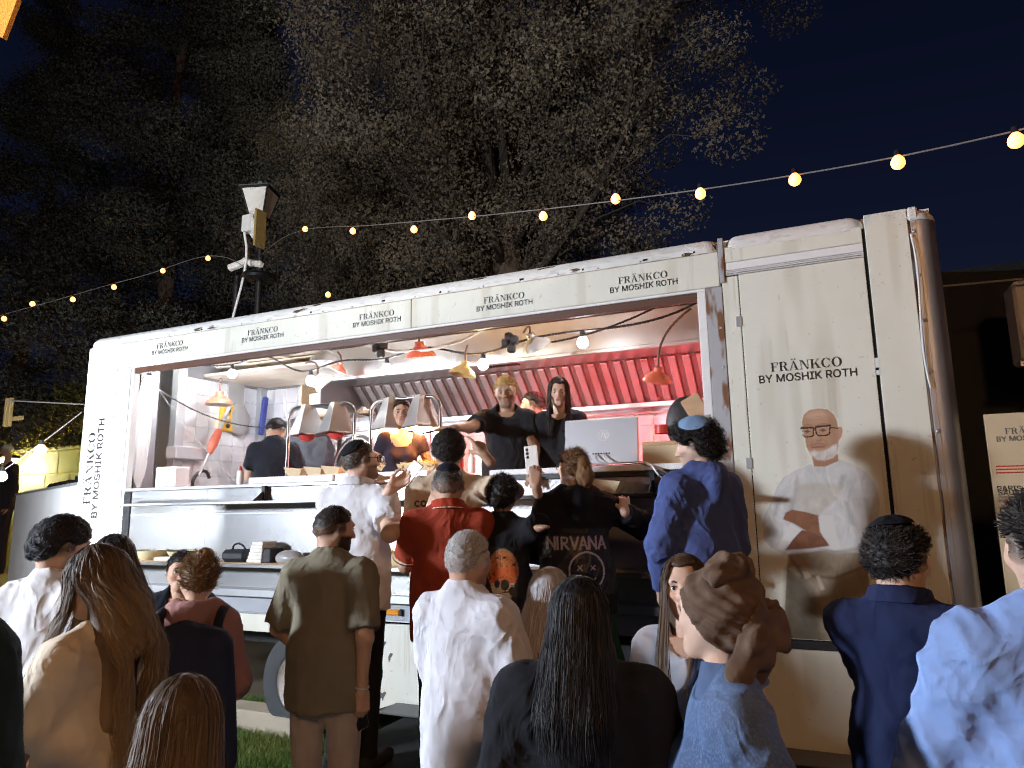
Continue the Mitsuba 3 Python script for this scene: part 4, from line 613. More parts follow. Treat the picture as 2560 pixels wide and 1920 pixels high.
c3 = atY(60, 800, 11.5); pine((c3[0] - 1.0, 12.0), 18.0, 15, 'broad dark conifer cut by the left edge', lambda f: 4.8 * (1.1 - f), lambda f: -.08, 40, .16, .25, 1.0, 165, CC, leaf=.054)
c4 = atY(1640, 700, 15.0); pine((c4[0] - .6, 15.5), 7.6, 16, 'low dark pine behind the right half of the truck roof', lambda f: 2.6 * (1.2 - f), lambda f: .2, 20, .2, .2, 0.8, 150, PC, leaf=.055)
single('far_building', cat(bx(-6, 4.5, 19, 24, 0, 7.2), bx(-5.5, 4, 18.9, 19.0, 6.6, 7.0)), 'tarp', 'dark building mass behind the pines', 'building')

# ------------------------------------------------------------------ small goods in the kitchen
for i, (u, v, y, m_, lab) in enumerate(((600, 1200, 4.86, 'red_plastic', 'small red topped squeeze bottle on the counter left of the slab'), (1130, 1165, 5.0, 'yellow_plastic', 'yellow squeeze bottle beside the right heat lamp stand'), (1150, 1166, 5.02, 'red_plastic', 'red squeeze bottle beside the right heat lamp stand'), (1180, 1166, 5.04, 'white_enamel', 'white squeeze bottle right of the heat lamps'))):
    p = atY(u, v, y); z0 = 2.036 if u < 1100 else 2.077; k = thing('squeeze_bottle', lab, 'bottle'); part(k, 'body', tf(lathe([(.0001, 0), (.028, 0), (.030, .02), (.030, .11), (.022, .13), (.0001, .13)], 16), None, (p[0], y, z0)), 'white_enamel' if i == 0 else m_, smooth=40); part(k, 'nozzle', tf(lathe([(.018, .13), (.006, .17), (.0001, .172)], 12), None, (p[0], y, z0)), m_, smooth=True)
for i, (x, h, m_, lab) in enumerate(((-4.35, .16, 'brushed_steel', 'steel food pan on the rear counter by the black bag'), (-2.55, .20, 'brushed_steel', 'steel food pan on the rear counter behind the pointing seller'), (-1.45, .14, 'white_enamel', 'stack of white plates on the rear counter behind the monitor'), (-1.12, .24, 'cardboard', 'brown carton on the rear counter at the right'))):
    k = thing('food_pan' if i < 2 else ('plate_stack' if i == 2 else 'carton'), lab, 'container'); 
    if i == 2: [part(k, 'plate', tf(lathe([(.0001, 0), (.09, .0), (.12, .012), (.12, .016), (.0001, .008)], 24), None, (x, 6.55, 1.962 + .018 * j)), m_) for j in range(8)]
    else: part(k, 'body', bx(x, x + .30, 6.4, 6.7, 1.962, 1.962 + h, .012), m_)
tr_ = thing('utensil_rail', 'rail with ladles and tongs under the extractor hood', 'utensil rail'); part(tr_, 'rail', tube([(-3.3, 6.80, 2.70), (-.9, 6.80, 2.70)], .008, 6), 'chrome', smooth=True)
for i in range(7): x = -3.1 + i * .31 + .05 * math.sin(i * 5); L_ = .16 + .05 * ((i * 3) % 4); ut = thing('kitchen_ladle', ('first', 'second', 'third', 'fourth', 'fifth', 'sixth', 'seventh')[i] + ' steel ladle from the left on the rail behind the sellers', 'ladle', 'ladles on the rail'); part(ut, 'handle', tube([(x, 6.79, 2.70), (x, 6.785, 2.70 - L_)], .005, 6), 'chrome', smooth=True); part(ut, 'bowl', tf(lathe([(.0001, -.03), (.022, -.022), (.032, 0), (.030, 0), (.0001, -.026)], 14), None, (x, 6.76, 2.70 - L_)), 'chrome', smooth=True)
nt = thing('order_note', 'white order slip taped to the tiles behind the woman with long hair', 'note'); part(nt, 'slip', tf(bx(-.05, .05, 0, .003, -.08, .08), roty(3), (-1.55, 6.842, 2.45)), 'paper')
# ------------------------------------------------------------------ people: smooth signed-distance bodies, meshed by surface nets
def snet(fn, lo, hi, h):
    lo = np.asarray(lo, float) - 2.5 * h; n = np.ceil((np.asarray(hi) + 2.5 * h - lo) / h).astype(int); c = 4; nb = (n + c - 1) // c
    ax = [lo[k] + (np.arange(nb[k]) * c + c / 2) * h for k in range(3)]; C = np.stack(np.meshgrid(*ax, indexing='ij'), -1).reshape(-1, 3); dc = fn(C).reshape(nb)
    act = np.abs(dc) < c * h * 0.87 * 1.5 + .012
    rep = lambda a: a.repeat(c, 0).repeat(c, 1).repeat(c, 2)
    N = nb * c + 1; D = np.ones(N, np.float32); D[:-1, :-1, :-1] = np.where(rep(dc) < 0, -1, 1); D[-1] = D[-2]; D[:, -1] = D[:, -2]; D[:, :, -1] = D[:, :, -2]
    m = rep(act); M = np.zeros(N, bool)
    for a in (0, 1):
        for b in (0, 1):
            for d in (0, 1): M[a:N[0] - 1 + a, b:N[1] - 1 + b, d:N[2] - 1 + d] |= m
    I = np.argwhere(M); D[M] = fn(lo + I * h)
    S = D < 0; cn = np.zeros(N - 1, np.int8)
    for a in (0, 1):
        for b in (0, 1):
            for d in (0, 1): cn += S[a:N[0] - 1 + a, b:N[1] - 1 + b, d:N[2] - 1 + d]
    cells = np.argwhere((cn > 0) & (cn < 8))
    if len(cells) == 0: return np.zeros((0, 3)), np.zeros((0, 3), int)
    off = np.array([[a, b, d] for a in (0, 1) for b in (0, 1) for d in (0, 1)]); V8 = D[tuple((cells[:, None] + off[None]).reshape(-1, 3).T)].reshape(-1, 8)
    acc, cnt = np.zeros((len(cells), 3)), np.zeros(len(cells))
    for i in range(8):
        for j in range(i + 1, 8):
            if np.abs(off[i] - off[j]).sum() != 1: continue
            x, y = V8[:, i], V8[:, j]; k = (x < 0) != (y < 0); t = np.where(k, x / np.where(k, x - y, 1), 0)[:, None]
            acc += np.where(k[:, None], off[i] + t * (off[j] - off[i]), 0); cnt += k
    V = lo + (cells + acc / cnt[:, None]) * h; idx = np.full(N - 1, -1, np.int32); idx[tuple(cells.T)] = np.arange(len(cells)); F = []
    for k in range(3):
        sl = [slice(None)] * 3; s2 = [slice(None)] * 3; sl[k] = slice(0, -1); s2[k] = slice(1, None); a, b = S[tuple(sl)], S[tuple(s2)]
        E = np.argwhere(a != b); u, v = [(1, 2), (2, 0), (0, 1)][k]; E = E[(E[:, u] > 0) & (E[:, v] > 0) & (E[:, u] < N[u] - 1) & (E[:, v] < N[v] - 1)]
        flip = a[tuple(E.T)]; du, dv = np.eye(3, dtype=int)[u], np.eye(3, dtype=int)[v]
        q = np.stack([idx[tuple((E - du - dv).T)], idx[tuple((E - dv).T)], idx[tuple(E.T)], idx[tuple((E - du).T)]], 1); q = np.where(flip[:, None], q, q[:, ::-1]); F.append(q[(q >= 0).all(1)])
    F = np.vstack(F); return V, np.vstack([F[:, [0, 1, 2]], F[:, [0, 2, 3]]])
def smin(a, b, k): h = np.maximum(k - np.abs(a - b), 0) / k; return np.minimum(a, b) - h * h * k * .25
class SDF:
    def __init__(s): s.ops = []; s.post = []; s.lo = np.full(3, 9e9); s.hi = -s.lo
    def _b(s, p, r): p = np.asarray(p, float); s.lo = np.minimum(s.lo, p - r); s.hi = np.maximum(s.hi, p + r)
    def cone(s, a, b, ra, rb, k=.03, sy=1.0, R=None, cut=None, cuta=None):
        a, b = np.asarray(a, float), np.asarray(b, float); ab = b - a; L2 = max(ab @ ab, 1e-9); un = ab / math.sqrt(L2)
        def f(P):
            q = P - a; t = np.clip((q @ ab) / L2, 0, 1); e = q - t[:, None] * ab
            if sy != 1.0:
                e = e if R is None else e @ R; e = e * [1, 1 / sy, 1]
            d = (np.linalg.norm(e, axis=1) - (ra + (rb - ra) * t)) * (1 if sy == 1 else (sy + 1) / 2)
            if cut is not None: d = np.maximum(d, (P - a) @ un - cut)
            if cuta is not None: d = np.maximum(d, cuta - (P - a) @ un)
            return d
        s.ops.append((f, k)); m = max(ra, rb); s._b(a, m); s._b(b, m); return s
    def ell(s, c, r, k=.02, R=None):
        c, r = np.asarray(c, float), np.asarray(r, float)
        def f(P):
            q = P - c; q = q if R is None else q @ R; k0 = np.linalg.norm(q / r, axis=1); k1 = np.linalg.norm(q / (r * r), axis=1); return k0 * (k0 - 1) / np.maximum(k1, 1e-6)
        s.ops.append((f, k)); s._b(c, r.max()); return s
    def sub(s, f, k=.01): s.ops.append((f, -k)); return s
    def __call__(s, P):
        d = None
        for f, k in s.ops:
            e = f(P)
            if d is None: d = e
            elif k < 0: d = -smin(-d, e, -k)
            else: d = smin(d, e, k)
        for f in s.post: d = f(P, d)
        return d
    def mesh(s, h): return snet(s, s.lo - .01, s.hi + .01, h)
def folds(rs, amp, freq=(14, 26), n=5, vert=.45):
    ws = []
    for _ in range(n):
        w = rs.normal(0, 1, 3) * [1, 1, vert]; w = _unit(w) * rs.uniform(*freq); w2 = _unit(rs.normal(0, 1, 3)) * rs.uniform(4, 9); ws.append((w, w2, rs.uniform(0, 6.3), rs.uniform(0, 6.3)))
    def g(P):
        d = 0
        for w, w2, a, b in ws: x = np.sin(P @ w + 1.9 * np.sin(P @ w2 + b) + a); d = d + (1 - np.abs(x)) ** 1.6 - .4
        return amp * d / math.sqrt(n)
    return g
def Rh(yaw, pitch, roll=0): return rotz(yaw) @ rotx(pitch) @ roty(roll)
HEADS = {}
def head_sdf(S, c, R, q, female=False, child=False, nose=1.0):
    """the head round its cranium centre c, facing R @ (0, 1, 0)"""
    X = lambda x, y, z: c + R @ (np.array([x, y, z]) * q)
    S.ell(c, np.array([.077, .097, .102]) * q, .02, R); S.cone(X(0, .022, -.02), X(0, .052, -.075), .066 * q, .040 * q, .03, .95, R)
    for s in (-1, 1): S.cone(X(s * .05, .0, -.045), X(s * .022, .058, -.092), .026 * q, .020 * q, .03); S.ell(X(s * .042, .062, -.028), np.array([.026, .024, .024]) * q, .02, R)
    S.cone(X(-.012, .072, -.100), X(.012, .072, -.100), .019 * q, .019 * q, .02); S.cone(X(-.034, .083, .020), X(.034, .083, .020), .0125 * q, .0125 * q, .018)
    for s in (-1, 1): S.sub((lambda cc: lambda P: np.linalg.norm(P - cc, axis=1) - .0155 * q)(X(s * .032, .099, -.002)), .016)
    S.cone(X(0, .092, .006), X(0, .112 * nose, -.034), .0085 * q, .0125 * q, .012)
    for s in (-1, 1): S.ell(X(s * .011, .099, -.038), np.array([.009, .011, .008]) * q, .008, R)
    S.cone(X(-.018, .088, -.0610), X(.018, .088, -.0610), .0062 * q, .0062 * q, .008); S.cone(X(-.016, .087, -.0715), X(.016, .087, -.0715), .0075 * q, .0075 * q, .008)
    S.sub((lambda cc, ax: lambda P: np.maximum(np.abs((P - cc) @ ax) - .022 * q, np.linalg.norm((P - cc) - ((P - cc) @ ax)[:, None] * ax, axis=1) - .0022))(X(0, .097, -.0660), R @ [1., 0, 0]), .004)
    for s in (-1, 1):
        Re = R @ rotz(-s * 28) @ rotx(-8); S.ell(X(s * .085, -.010, -.010), np.array([.009, .023, .034]) * q, .006, Re); S.sub((lambda cc: lambda P: np.linalg.norm(P - cc, axis=1) - .0115 * q)(X(s * .099, -.002, -.008)), .008)
def hand_sdf(S, w, d, n, right, q, curl, thumb=.3, spread=1.0):
    d, n = _unit(d), _unit(n - d * (np.asarray(n) @ _unit(d))); t = np.cross(d, n) * (1 if right else -1)
    curl = np.broadcast_to(curl, (4,)); offs = np.array([.028, .0095, -.0095, -.027]); kn = np.array([.088, .093, .088, .078]); Ls = np.array([.070, .078, .072, .056]) * q
    for i in range(4):
        K = w + (t * offs[i] + d * kn[i]) * q; S.cone(w + t * offs[i] * .7 * q + d * .012 * q, K, .0155 * q, .0115 * q, .014)
    for i in range(4):
        K = w + (t * offs[i] + d * kn[i]) * q; a = curl[i] * 1.1; p = K; dd = _unit(d + t * (offs[i] * 4.5 * spread * (1 - curl[i])))
        for j, (fr, r0, r1) in enumerate(((.45, .0098, .0088), (.31, .0088, .0080), (.24, .0080, .0066))):
            v = dd * math.cos(a) + n * math.sin(a); e = p + v * Ls[i] * fr; S.cone(p, e, r0 * q, r1 * q, .004); p = e; a += curl[i] * (1.45 if j == 0 else .9)
    b = w + (t * .022 + d * .022) * q; v = _unit(d * .65 + t * (.75 - .4 * thumb) + n * (.25 + .5 * thumb)); e = b + v * .045 * q; S.cone(b, e, .0155 * q, .0118 * q, .012)
    v = _unit(d * .85 + t * (.35 - .6 * thumb) + n * (.2 + .7 * thumb)); f = e + v * .033 * q; S.cone(e, f, .0115 * q, .0098 * q, .006); v = _unit(d * .95 + t * (.15 - .6 * thumb) + n * (.1 + .7 * thumb)); S.cone(f, f + v * .024 * q, .0098 * q, .0075 * q, .005)
def ik(sh, tgt, l1, l2, pole):
    v = tgt - sh; D = np.linalg.norm(v); u = v / D; D2 = min(D, (l1 + l2) * .995); D2 = max(D2, abs(l1 - l2) + .03); x = (l1 * l1 - l2 * l2 + D2 * D2) / (2 * D2); y = math.sqrt(max(l1 * l1 - x * x, 0)); p = np.asarray(pole, float); p = _unit(p - u * (p @ u)); return sh + u * x + p * y, sh + u * D2
def strands(c, R, q, rs, n, length, r=.0022, region=(-1, 1), lift=.010, fall=None, wave=.0, wl=.09, jit=.012, part_x=0.0, back=.13, m=11, frontfall=.09, fringe=.35, gap=None):
    """hair locks as thin three-sided tubes that leave the scalp, run down the skull and fall"""
    az = rs.uniform(-np.pi, np.pi, n); front = np.abs(az) < fringe; az = az[~front]; n = len(az); ingap = np.zeros(n, bool) if gap is None else (az > gap[0]) & (az < gap[1])     # azimuth 0 = forward; keep the face free
    th0 = np.arccos(rs.uniform(.0, 1, n)) * .95; L = length * rs.uniform(.72, 1.05, n); L = np.where(ingap, np.minimum(L, .24), L); s = np.linspace(0, 1, m); rad = np.array([.077, .097, .102]) * q + lift + rs.uniform(-.004, .006, (n, 1))
    P = np.zeros((n, m, 3)); th_end = np.radians(98); arc = (th_end - th0) * .095 * q
    for j in range(m):
        l = s[j] * L; k = l < arc; th = np.where(k, th0 + l / (.095 * q), th_end); ex = np.maximum(l - arc, 0)
        x, y, z = np.sin(th) * np.sin(az), np.sin(th) * np.cos(az), np.cos(th); p = np.c_[x, y, z] * rad
        p[:, 0] += part_x * q * np.clip(1 - th / 1.6, 0, 1); t = np.clip(ex / .22, 0, 1); yt = np.where(np.cos(az) > .30, frontfall, -back); p[:, 1] = p[:, 1] * (1 - t) + (yt + .35 * p[:, 1]) * t; p[:, 0] *= 1 + .10 * t - .25 * np.clip((ex - .2) / .4, 0, 1); p[:, 2] -= ex
        P[:, j] = p
    tb = rs.uniform(0, 6.28, (40, 2)); ph = tb[((az + np.pi) / 6.2832 * 39.9).astype(int)] + rs.normal(0, .45, (n, 2)); l = s[None] * L[:, None]
    if wave: P[:, :, 0] += wave * np.sin(l / wl * 6.28 + ph[:, :1]) * s; P[:, :, 1] += wave * np.cos(l / wl * 6.28 + ph[:, 1:]) * s
    P += (rs.normal(0, jit, (n, 1, 3)) * s[None, :, None])
    W = np.zeros_like(P); down = P.copy()
    # the skull part turns with the head, the fall hangs straight
    Q = (P.reshape(-1, 3) @ R.T).reshape(P.shape); zt = np.clip((l - arc[:, None]) / .15, 0, 1)[..., None]; a0 = np.argmax(l > arc[:, None], axis=1); a0 = np.where((l > arc[:, None]).any(1), a0, m - 1); anchor = Q[np.arange(n), a0][:, None]; pa = P[np.arange(n), a0][:, None]; Ry = fall if fall is not None else R
    hang = anchor + ((P - pa).reshape(-1, 3) @ np.asarray(Ry).T).reshape(P.shape); Q = Q * (1 - zt) + hang * zt; return c + Q, r
def locks(P, r, taper=True, c=None):
    n, m, _ = P.shape; t = np.gradient(P, axis=1); t /= np.linalg.norm(t, axis=2, keepdims=True) + 1e-9; out = np.array([.3, .2, 1.0]) if c is None else (P - c) * [1, 1, .35]; a = np.cross(t, out); a /= np.linalg.norm(a, axis=2, keepdims=True) + 1e-9; b = np.cross(t, a)
    rr = np.broadcast_to(np.asarray(r, float).reshape(-1, 1) if np.ndim(r) else r, (n, m)) * (np.linspace(1, .35, m)[None] if taper else 1)
    ph = np.random.default_rng(n + m).normal(0, .45, (n, 1, 1)); e = np.cos(ph) * a + np.sin(ph) * b; V = np.stack([P - rr[..., None] * e, P + rr[..., None] * e], 2).reshape(-1, 3); i = (np.arange(n)[:, None] * m * 2 + np.arange(m - 1)[None] * 2).ravel(); return V, np.vstack([np.stack([i, i + 1, i + 3], 1), np.stack([i, i + 3, i + 2], 1)])
SKIN = {'light': (.62, .42, .32), 'mid': (.52, .33, .235), 'tan': (.42, .255, .175)}
PEOPLE = {}
def person(label, crown, base, yaw=0, head=(0, 0, 0), female=False, child=False, build=1.0, lean=(0, 0), skin='mid', top=None, legs=None, hair=None, arms=(None, None), beard=None, kippah=None, glasses=False, face=False, fine=.0065, group=None, hcol=None, seed=0):
    k = thing('person', label, 'person', group); rs = np.random.default_rng(100 + seed); yaw = yaw + math.degrees(math.atan2(-crown[0], crown[1])); H = crown[2] - base; s = H / 1.75; q = (.93 if female else 1.0) * (.95 if child else 1) * (H / 1.75) ** .35; Rb = rotz(yaw); lean = np.asarray(lean, float)
    org = np.array([crown[0], crown[1], base]) - np.r_[(Rb @ np.r_[lean, 0])[:2], 0]; W2 = lambda v: v @ Rb.T + org; toL = lambda p: Rb.T @ (np.asarray(p, float) - org)
    ln = lambda z: lean * np.clip((z - .95 * s) / (H - .95 * s), 0, 1.1)
    J = lambda x, y, z: np.array([x + ln(z)[0], y + ln(z)[1], z])
    hc = np.array([lean[0], lean[1], H - .100 * q]); R = Rh(*head); hc = hc + R @ np.array([0, .012, 0]) * q
    sw = (.148 if female else .173) * build * s ** .5 * (.9 if child else 1); zs = 1.425 * s - (.01 if female else 0); nb = J(0, -.015, zs + .06 * s)
    hipw = .092 * s
    SH = [J(-sw, -.01, zs), J(sw, -.01, zs)]                       # left, right (facing +y)
    l1, l2 = .295 * s, .255 * s; ELB, WR = [], []
    for i, a in enumerate(arms):
        sg = -1 if i == 0 else 1
        if a is None: e = SH[i] + np.array([sg * .055, -.03, -l1 * .97]); w = e + np.array([-sg * .01, .07, -l2 * .95])
        else:
            tg = toL(a['w']) if 'w' in a else J(*a['l']); e, w = ik(SH[i], tg, l1, l2, a.get('pole', (sg * .4, -.3, -.9)))
        ELB.append(e); WR.append(w)
    # --- the body, one surface: coarse below the neck, fine head and hands from the same field
    ty = .66; nr = (.050 if female else .059) * q
    def torso(S, l=0.0, hem=None, flare=1.0, kk=.05):
        bw = build; cw = .128 if female else .140
        S.cone(J(0, 0, 1.30 * s), J(0, .0, 1.10 * s), (cw + .012) * bw * s + l, (.118 if female else .140) * bw * s + l * flare, kk, ty); S.cone(J(0, 0, 1.10 * s), J(0, 0, .93 * s), (.118 if female else .140) * bw * s + l * flare, (.150 if female else .145) * bw * s + l * flare, kk, ty)
        S.cone(J(-sw * .82, -.01, zs - .012), J(sw * .82, -.01, zs - .012), .060 * s + l * .7, .060 * s + l * .7, .06); 
        if female: 
            for g in (-1, 1): S.ell(J(g * .07 * s, .085 * s, 1.24 * s), np.array([.062, .055, .062]) * s + l * .6, .05)
        if l > 0: S.cone(nb + [0, .0, -.10], nb + [0, 0, .02], nr * 1.25 + l * .8, nr * 1.08 + l * .6, .04)
        for g in (-1, 1): S.cone(J(g * sw * .75, -.015, zs + .005), J(g * .03, -.02, zs + .085 * s), .045 * s + l * .5, .045 * s + l * .3, .05)
    nr = (.050 if female else .059) * q; neck = (nb + [0, 0, -.04], hc + R @ np.array([0, -.018, -.07]) * q)
    def legs_(S, l=0.0, k_=.03, zc=None):
        for g in (-1, 1):
            hp, kn, an = np.array([g * hipw, 0, .90 * s]), np.array([g * .090 * s, .015, .49 * s]), np.array([g * .095 * s, -.01, .09 * s]); S.cone(hp, kn, .079 * s * build ** .5 + l, .056 * s + l, k_); S.cone(kn, an, .055 * s + l, (.038 if l == 0 else .048) * s + l, k_)
    def arm_(S, i, l=0.0, fr=None, kk=.03, up=1.0):
        S.cone(SH[i], ELB[i], .052 * s * up + l, .041 * s * up + l, kk); S.cone(ELB[i], WR[i], .041 * s * up + l, .026 * s * up + l, kk)
    hd_dir, hd_n = [], []
    for i, a in enumerate(arms):
        a = a or {}; fd = _unit(WR[i] - ELB[i]); d = Rb.T @ np.asarray(a['d'], float) if 'd' in a else fd; hd_dir.append(_unit(d)); n_ = Rb.T @ np.asarray(a['n'], float) if 'n' in a else np.array([(1 if i == 0 else -1), .15, 0.0]); hd_n.append(n_)
    def curlof(i): return (arms[i] or {}).get('curl', .30)
    S = SDF(); torso(S); S.cone(*neck, nr * 1.08, nr, .04); legs_(S); [arm_(S, i) for i in (0, 1)]
    for g in (-1, 1): S.cone(np.array([g * .105 * s, -.03, .045]), np.array([g * .12 * s, .15 * s, .035]), .042, .034, .03)
    HS = SDF(); HS.cone(*neck, nr * 1.08, nr, .04); head_sdf(HS, hc, R, q, female, child)
    zcut = neck[0][2] + .035; HS.post.append(lambda P, d: np.maximum(d, zcut - .012 - P[:, 2])); S.post.append(lambda P, d: np.maximum(d, P[:, 2] - zcut)); hs = (.90 if female else 1.0) * s ** .5 * (.9 if child else 1)
    pieces = [S.mesh(.021), HS.mesh(fine)]
    for i in (0, 1):
        A = SDF(); A.cone(WR[i] - _unit(WR[i] - ELB[i]) * .05, WR[i], .029 * s, .026 * s, .02); hand_sdf(A, WR[i], hd_dir[i], hd_n[i], i == 1, hs, curlof(i), (arms[i] or {}).get('thumb', .35)); pieces.append(A.mesh(.0054))
    V, F = cat(*pieces); nh0 = len(pieces[0][0]); nh1 = nh0 + len(pieces[1][0]); sk = np.array(SKIN[skin]) if isinstance(skin, str) else np.array(skin); C = np.tile(sk, (len(V), 1)) * (.94 + .12 * meshkit.fbm(V * 14, 2))[:, None]
    hl = (V - hc) @ R / q; ish = (np.arange(len(V)) >= nh0) & (np.arange(len(V)) < nh1); x, y, z = hl.T
    blush = np.exp(-((np.abs(x) - .045) ** 2 + (z + .032) ** 2) / .0006) * (y > .04) + np.exp(-((z + .03) ** 2 + x ** 2) / .0003) * (y > .09); C = np.where((ish)[:, None], C * (1 - .0 * blush[:, None]) + blush[:, None] * np.array([.03, -.03, -.03]), C)
    lip = ish & (y > .072) & (np.abs(x) < .024 * np.sqrt(np.clip(1 - ((z + .0668) / .0098) ** 2, 0, 1))); C[lip] = np.array([.42, .16, .14]) if female else sk * [.86, .66, .64]
    hairc = np.array(hair['col'] if hair else (.03, .02, .015))
    if beard:
        t = np.where(ish & (y > -.01), np.clip((-.030 - z + .25 * np.clip(.05 - y, 0, 1) * 0 - np.where(np.abs(x) < .03, .018, 0)) / .014, 0, 1) * np.clip((y + .012) / .02, 0, 1), 0); t = np.where(lip, .15, t) * np.clip((z + .135) / .02, 0, 1) * beard.get('a', .9); m_ = ish & (np.abs(x) < .030) & (z < -.046) & (z > -.058) & (y > .07); t = np.where(m_, beard.get('a', .9), t); C = C * (1 - t[:, None]) + np.array(beard['col']) * t[:, None]
    if hair and hair['kind'] in ('fade', 'short', 'buzz', 'curly'): 
        t = np.where(ish, np.clip((z + .045 - .25 * (y)) / .03, 0, 1) * (y < .055) * (np.abs(x) > .02), 0) * .85 * (y < .03); C = C * (1 - t[:, None]) + hairc * 1.3 * t[:, None]
    part(k, 'body', (W2(V), F), 'skin', smooth=True, color=np.clip(C, 0, 1))
    X = lambda a, b, c_: hc + R @ (np.array([a, b, c_]) * q)
    if face:
        for g in (-1, 1):
            m_ = ball((0, 0, 0), .0125 * q, 3); ev = m_[0] @ R.T + X(g * .0315, .0795, -.002); pv = (m_[0] / (.0125 * q)); cc = np.tile([.72, .70, .67], (len(ev), 1)); gz = _unit([0, 1, face if isinstance(face, float) else -.15]); dt = pv @ gz; cc[dt > .86] = (.06, .03, .015); cc[dt > .975] = (.005, .005, .005); cc[pv[:, 2] > .42] = sk * .75; part(k, 'eye', (W2(ev), m_[1]), 'glossy_vc', smooth=True, color=cc)
            br = tube(np.array([X(g * .014, .0955, .018), X(g * .028, .0965, .023), X(g * .042, .088, .021), X(g * .050, .079, .014)]), np.array([.0036, .0042, .0034, .0015]) * q, 6); part(k, 'eyebrow', (W2(br[0]), br[1]), 'hair', smooth=True, color=np.tile(hairc * .7, (len(br[0]), 1)))
            la = tube(np.array([X(g * .018, .0935, .0015), X(g * .030, .0955, .0065), X(g * .042, .0885, .0025)]), .0016 * q, 5); part(k, 'eyelash', (W2(la[0]), la[1]), 'hair', color=np.tile([.01, .008, .006], (len(la[0]), 1)))
    if glasses:
        gl = []
        for g in (-1, 1):
            a = np.linspace(0, 2 * np.pi, 20); gl.append(tube(np.array([X(g * .034 + .026 * np.sign(math.cos(t)) * abs(math.cos(t)) ** .6, .108 - .004 * abs(math.cos(t)) * (1 if math.cos(t) * g > 0 else 0), -.004 + .019 * np.sign(math.sin(t)) * abs(math.sin(t)) ** .6) for t in a]), .0024, 5)); gl.append(tube(np.array([X(g * .060, .104, .002), X(g * .078, .05, .004), X(g * .084, .0, .006)]), .0022, 5))
        gl.append(tube(np.array([X(-.008, .110, .0), X(.008, .110, .0)]), .0022, 5)); m_ = cat(*gl); part(k, 'glasses', (W2(m_[0]), m_[1]), 'black_paint', smooth=True)
    # --- clothes
    if top:
        l = top.get('loose', .016); S = SDF(); zh = top.get('hem', .86) * s; sl = top.get('sleeve', .55); torso(S, l, flare=top.get('flare', 1.35), kk=.06); fl = folds(rs, 1.25 * top.get('fold', .0058), top.get('freq', (24, 60)), 6); 
        hemr = .186 * s * build ** .5 + l * .75; S.cone(J(0, 0, 1.05 * s), J(0, 0, zh - .05), hemr - .004, hemr, .05, ty + .04)
        if top.get('bare'): S.ops = [o for o in S.ops]
        zn = top.get('neckz', 0.0); rad = top.get('neckr', .074 if not female else .078) * s; nc = nb + np.array([0, .034, .042 + zn])
        if top.get('kind') != 'hood': S.sub(lambda P: np.sqrt((P[:, 0] - nc[0]) ** 2 + ((P[:, 1] - nc[1]) / 1.05) ** 2 + ((P[:, 2] - nc[2]) * .55) ** 2) - rad, .012)
        body_cut = lambda P, d: np.maximum(d, zh - P[:, 2] + .008 * np.sin(P[:, 0] * 19 + seed))
        S.post.append(body_cut)
        for i in (0, 1):
            up = top.get('arm', 1.12)
            if sl <= 1.0: S.cone(SH[i] + [0, 0, .004], ELB[i], .054 * s * up + l * .8, (.050 * s * up + l * 1.15), .045, cut=sl * np.linalg.norm(ELB[i] - SH[i]))
            else:
                S.cone(SH[i] + [0, 0, .004], ELB[i], .054 * s * up + l * .8, .046 * s * up + l * .9, .045); S.cone(ELB[i], WR[i], .046 * s * up + l * .9, .034 * s * up + l * .5, .03, cut=np.linalg.norm(WR[i] - ELB[i]) * .97)
        if top.get('kind') == 'hood':
            hz = nb + np.array([0, -.065, .02]); S.cone(hz + [-.085, .03, .01], hz + [0, -.04, -.03], .045, .055, .05); S.cone(hz + [.085, .03, .01], hz + [0, -.04, -.03], .045, .055, .05); S.cone(hz + [0, -.03, -.02], hz + [0, -.045, -.13], .055, .03, .05); S.cone(nb + [-.06, .05, .015], nb + [.06, .05, .015], .035, .035, .04)
            S.sub(lambda P: np.linalg.norm((P - (nb + [0, .01, .09])) * [1, .9, .75], axis=1) - .072, .02)
        S.post.append(lambda P, d: d - fl(P) * (.35 + .65 * np.maximum(np.clip((1.22 * s - P[:, 2]) / .25, 0, 1), np.clip((np.abs(P[:, 0]) - .6 * sw) / .1, 0, 1))))
        V, F = S.mesh(top.get('res', .0125)); col = np.array(top['col']); C = np.tile(col, (len(V), 1)) * (.93 + .14 * meshkit.fbm(V * 22, 2))[:, None]
        if top.get('yoke') is not None: t = (V[:, 2] < top['yoke'][0] * s) ; C[t] = np.array(top['yoke'][1])
        part(k, top.get('name', 'shirt'), (W2(V), F), top.get('bsdf', 'cloth'), smooth=True, color=np.clip(C, 0, 1), label=top.get('label')); PEOPLE[label] = (S, W2, toL, J, s, zs, nb, SH, ELB, WR, Rb, k, l)
        if top.get('collar'):
            a = np.linspace(-2.65, 2.65, 28) - np.pi / 2; r0 = nr * 1.22 + .006; ring = []
            for (rr, dz) in ((r0 + .012, -.012), (r0 + .004, .030), (r0 - .002, .034), (r0 + .014, .028), (r0 + .026, -.016)): ring.append(np.stack([nb[0] + rr * np.cos(a), nb[1] + .012 + rr * 1.05 * np.sin(a), nb[2] + .035 * s + dz - .012 * np.sin(a) + 0 * a], 1))
            m_ = grid(np.stack(ring)); part(k, 'collar', (W2(m_[0]), m_[1]), 'cloth', smooth=True, color=np.tile(np.array(top['collar']), (len(m_[0]), 1)))
            if top.get('tip'): m_ = tube(ring[4], .0028, 5); part(k, 'collar_tipping', (W2(m_[0]), m_[1]), 'cloth', smooth=True, color=np.tile(np.array(top['tip']), (len(m_[0]), 1)))
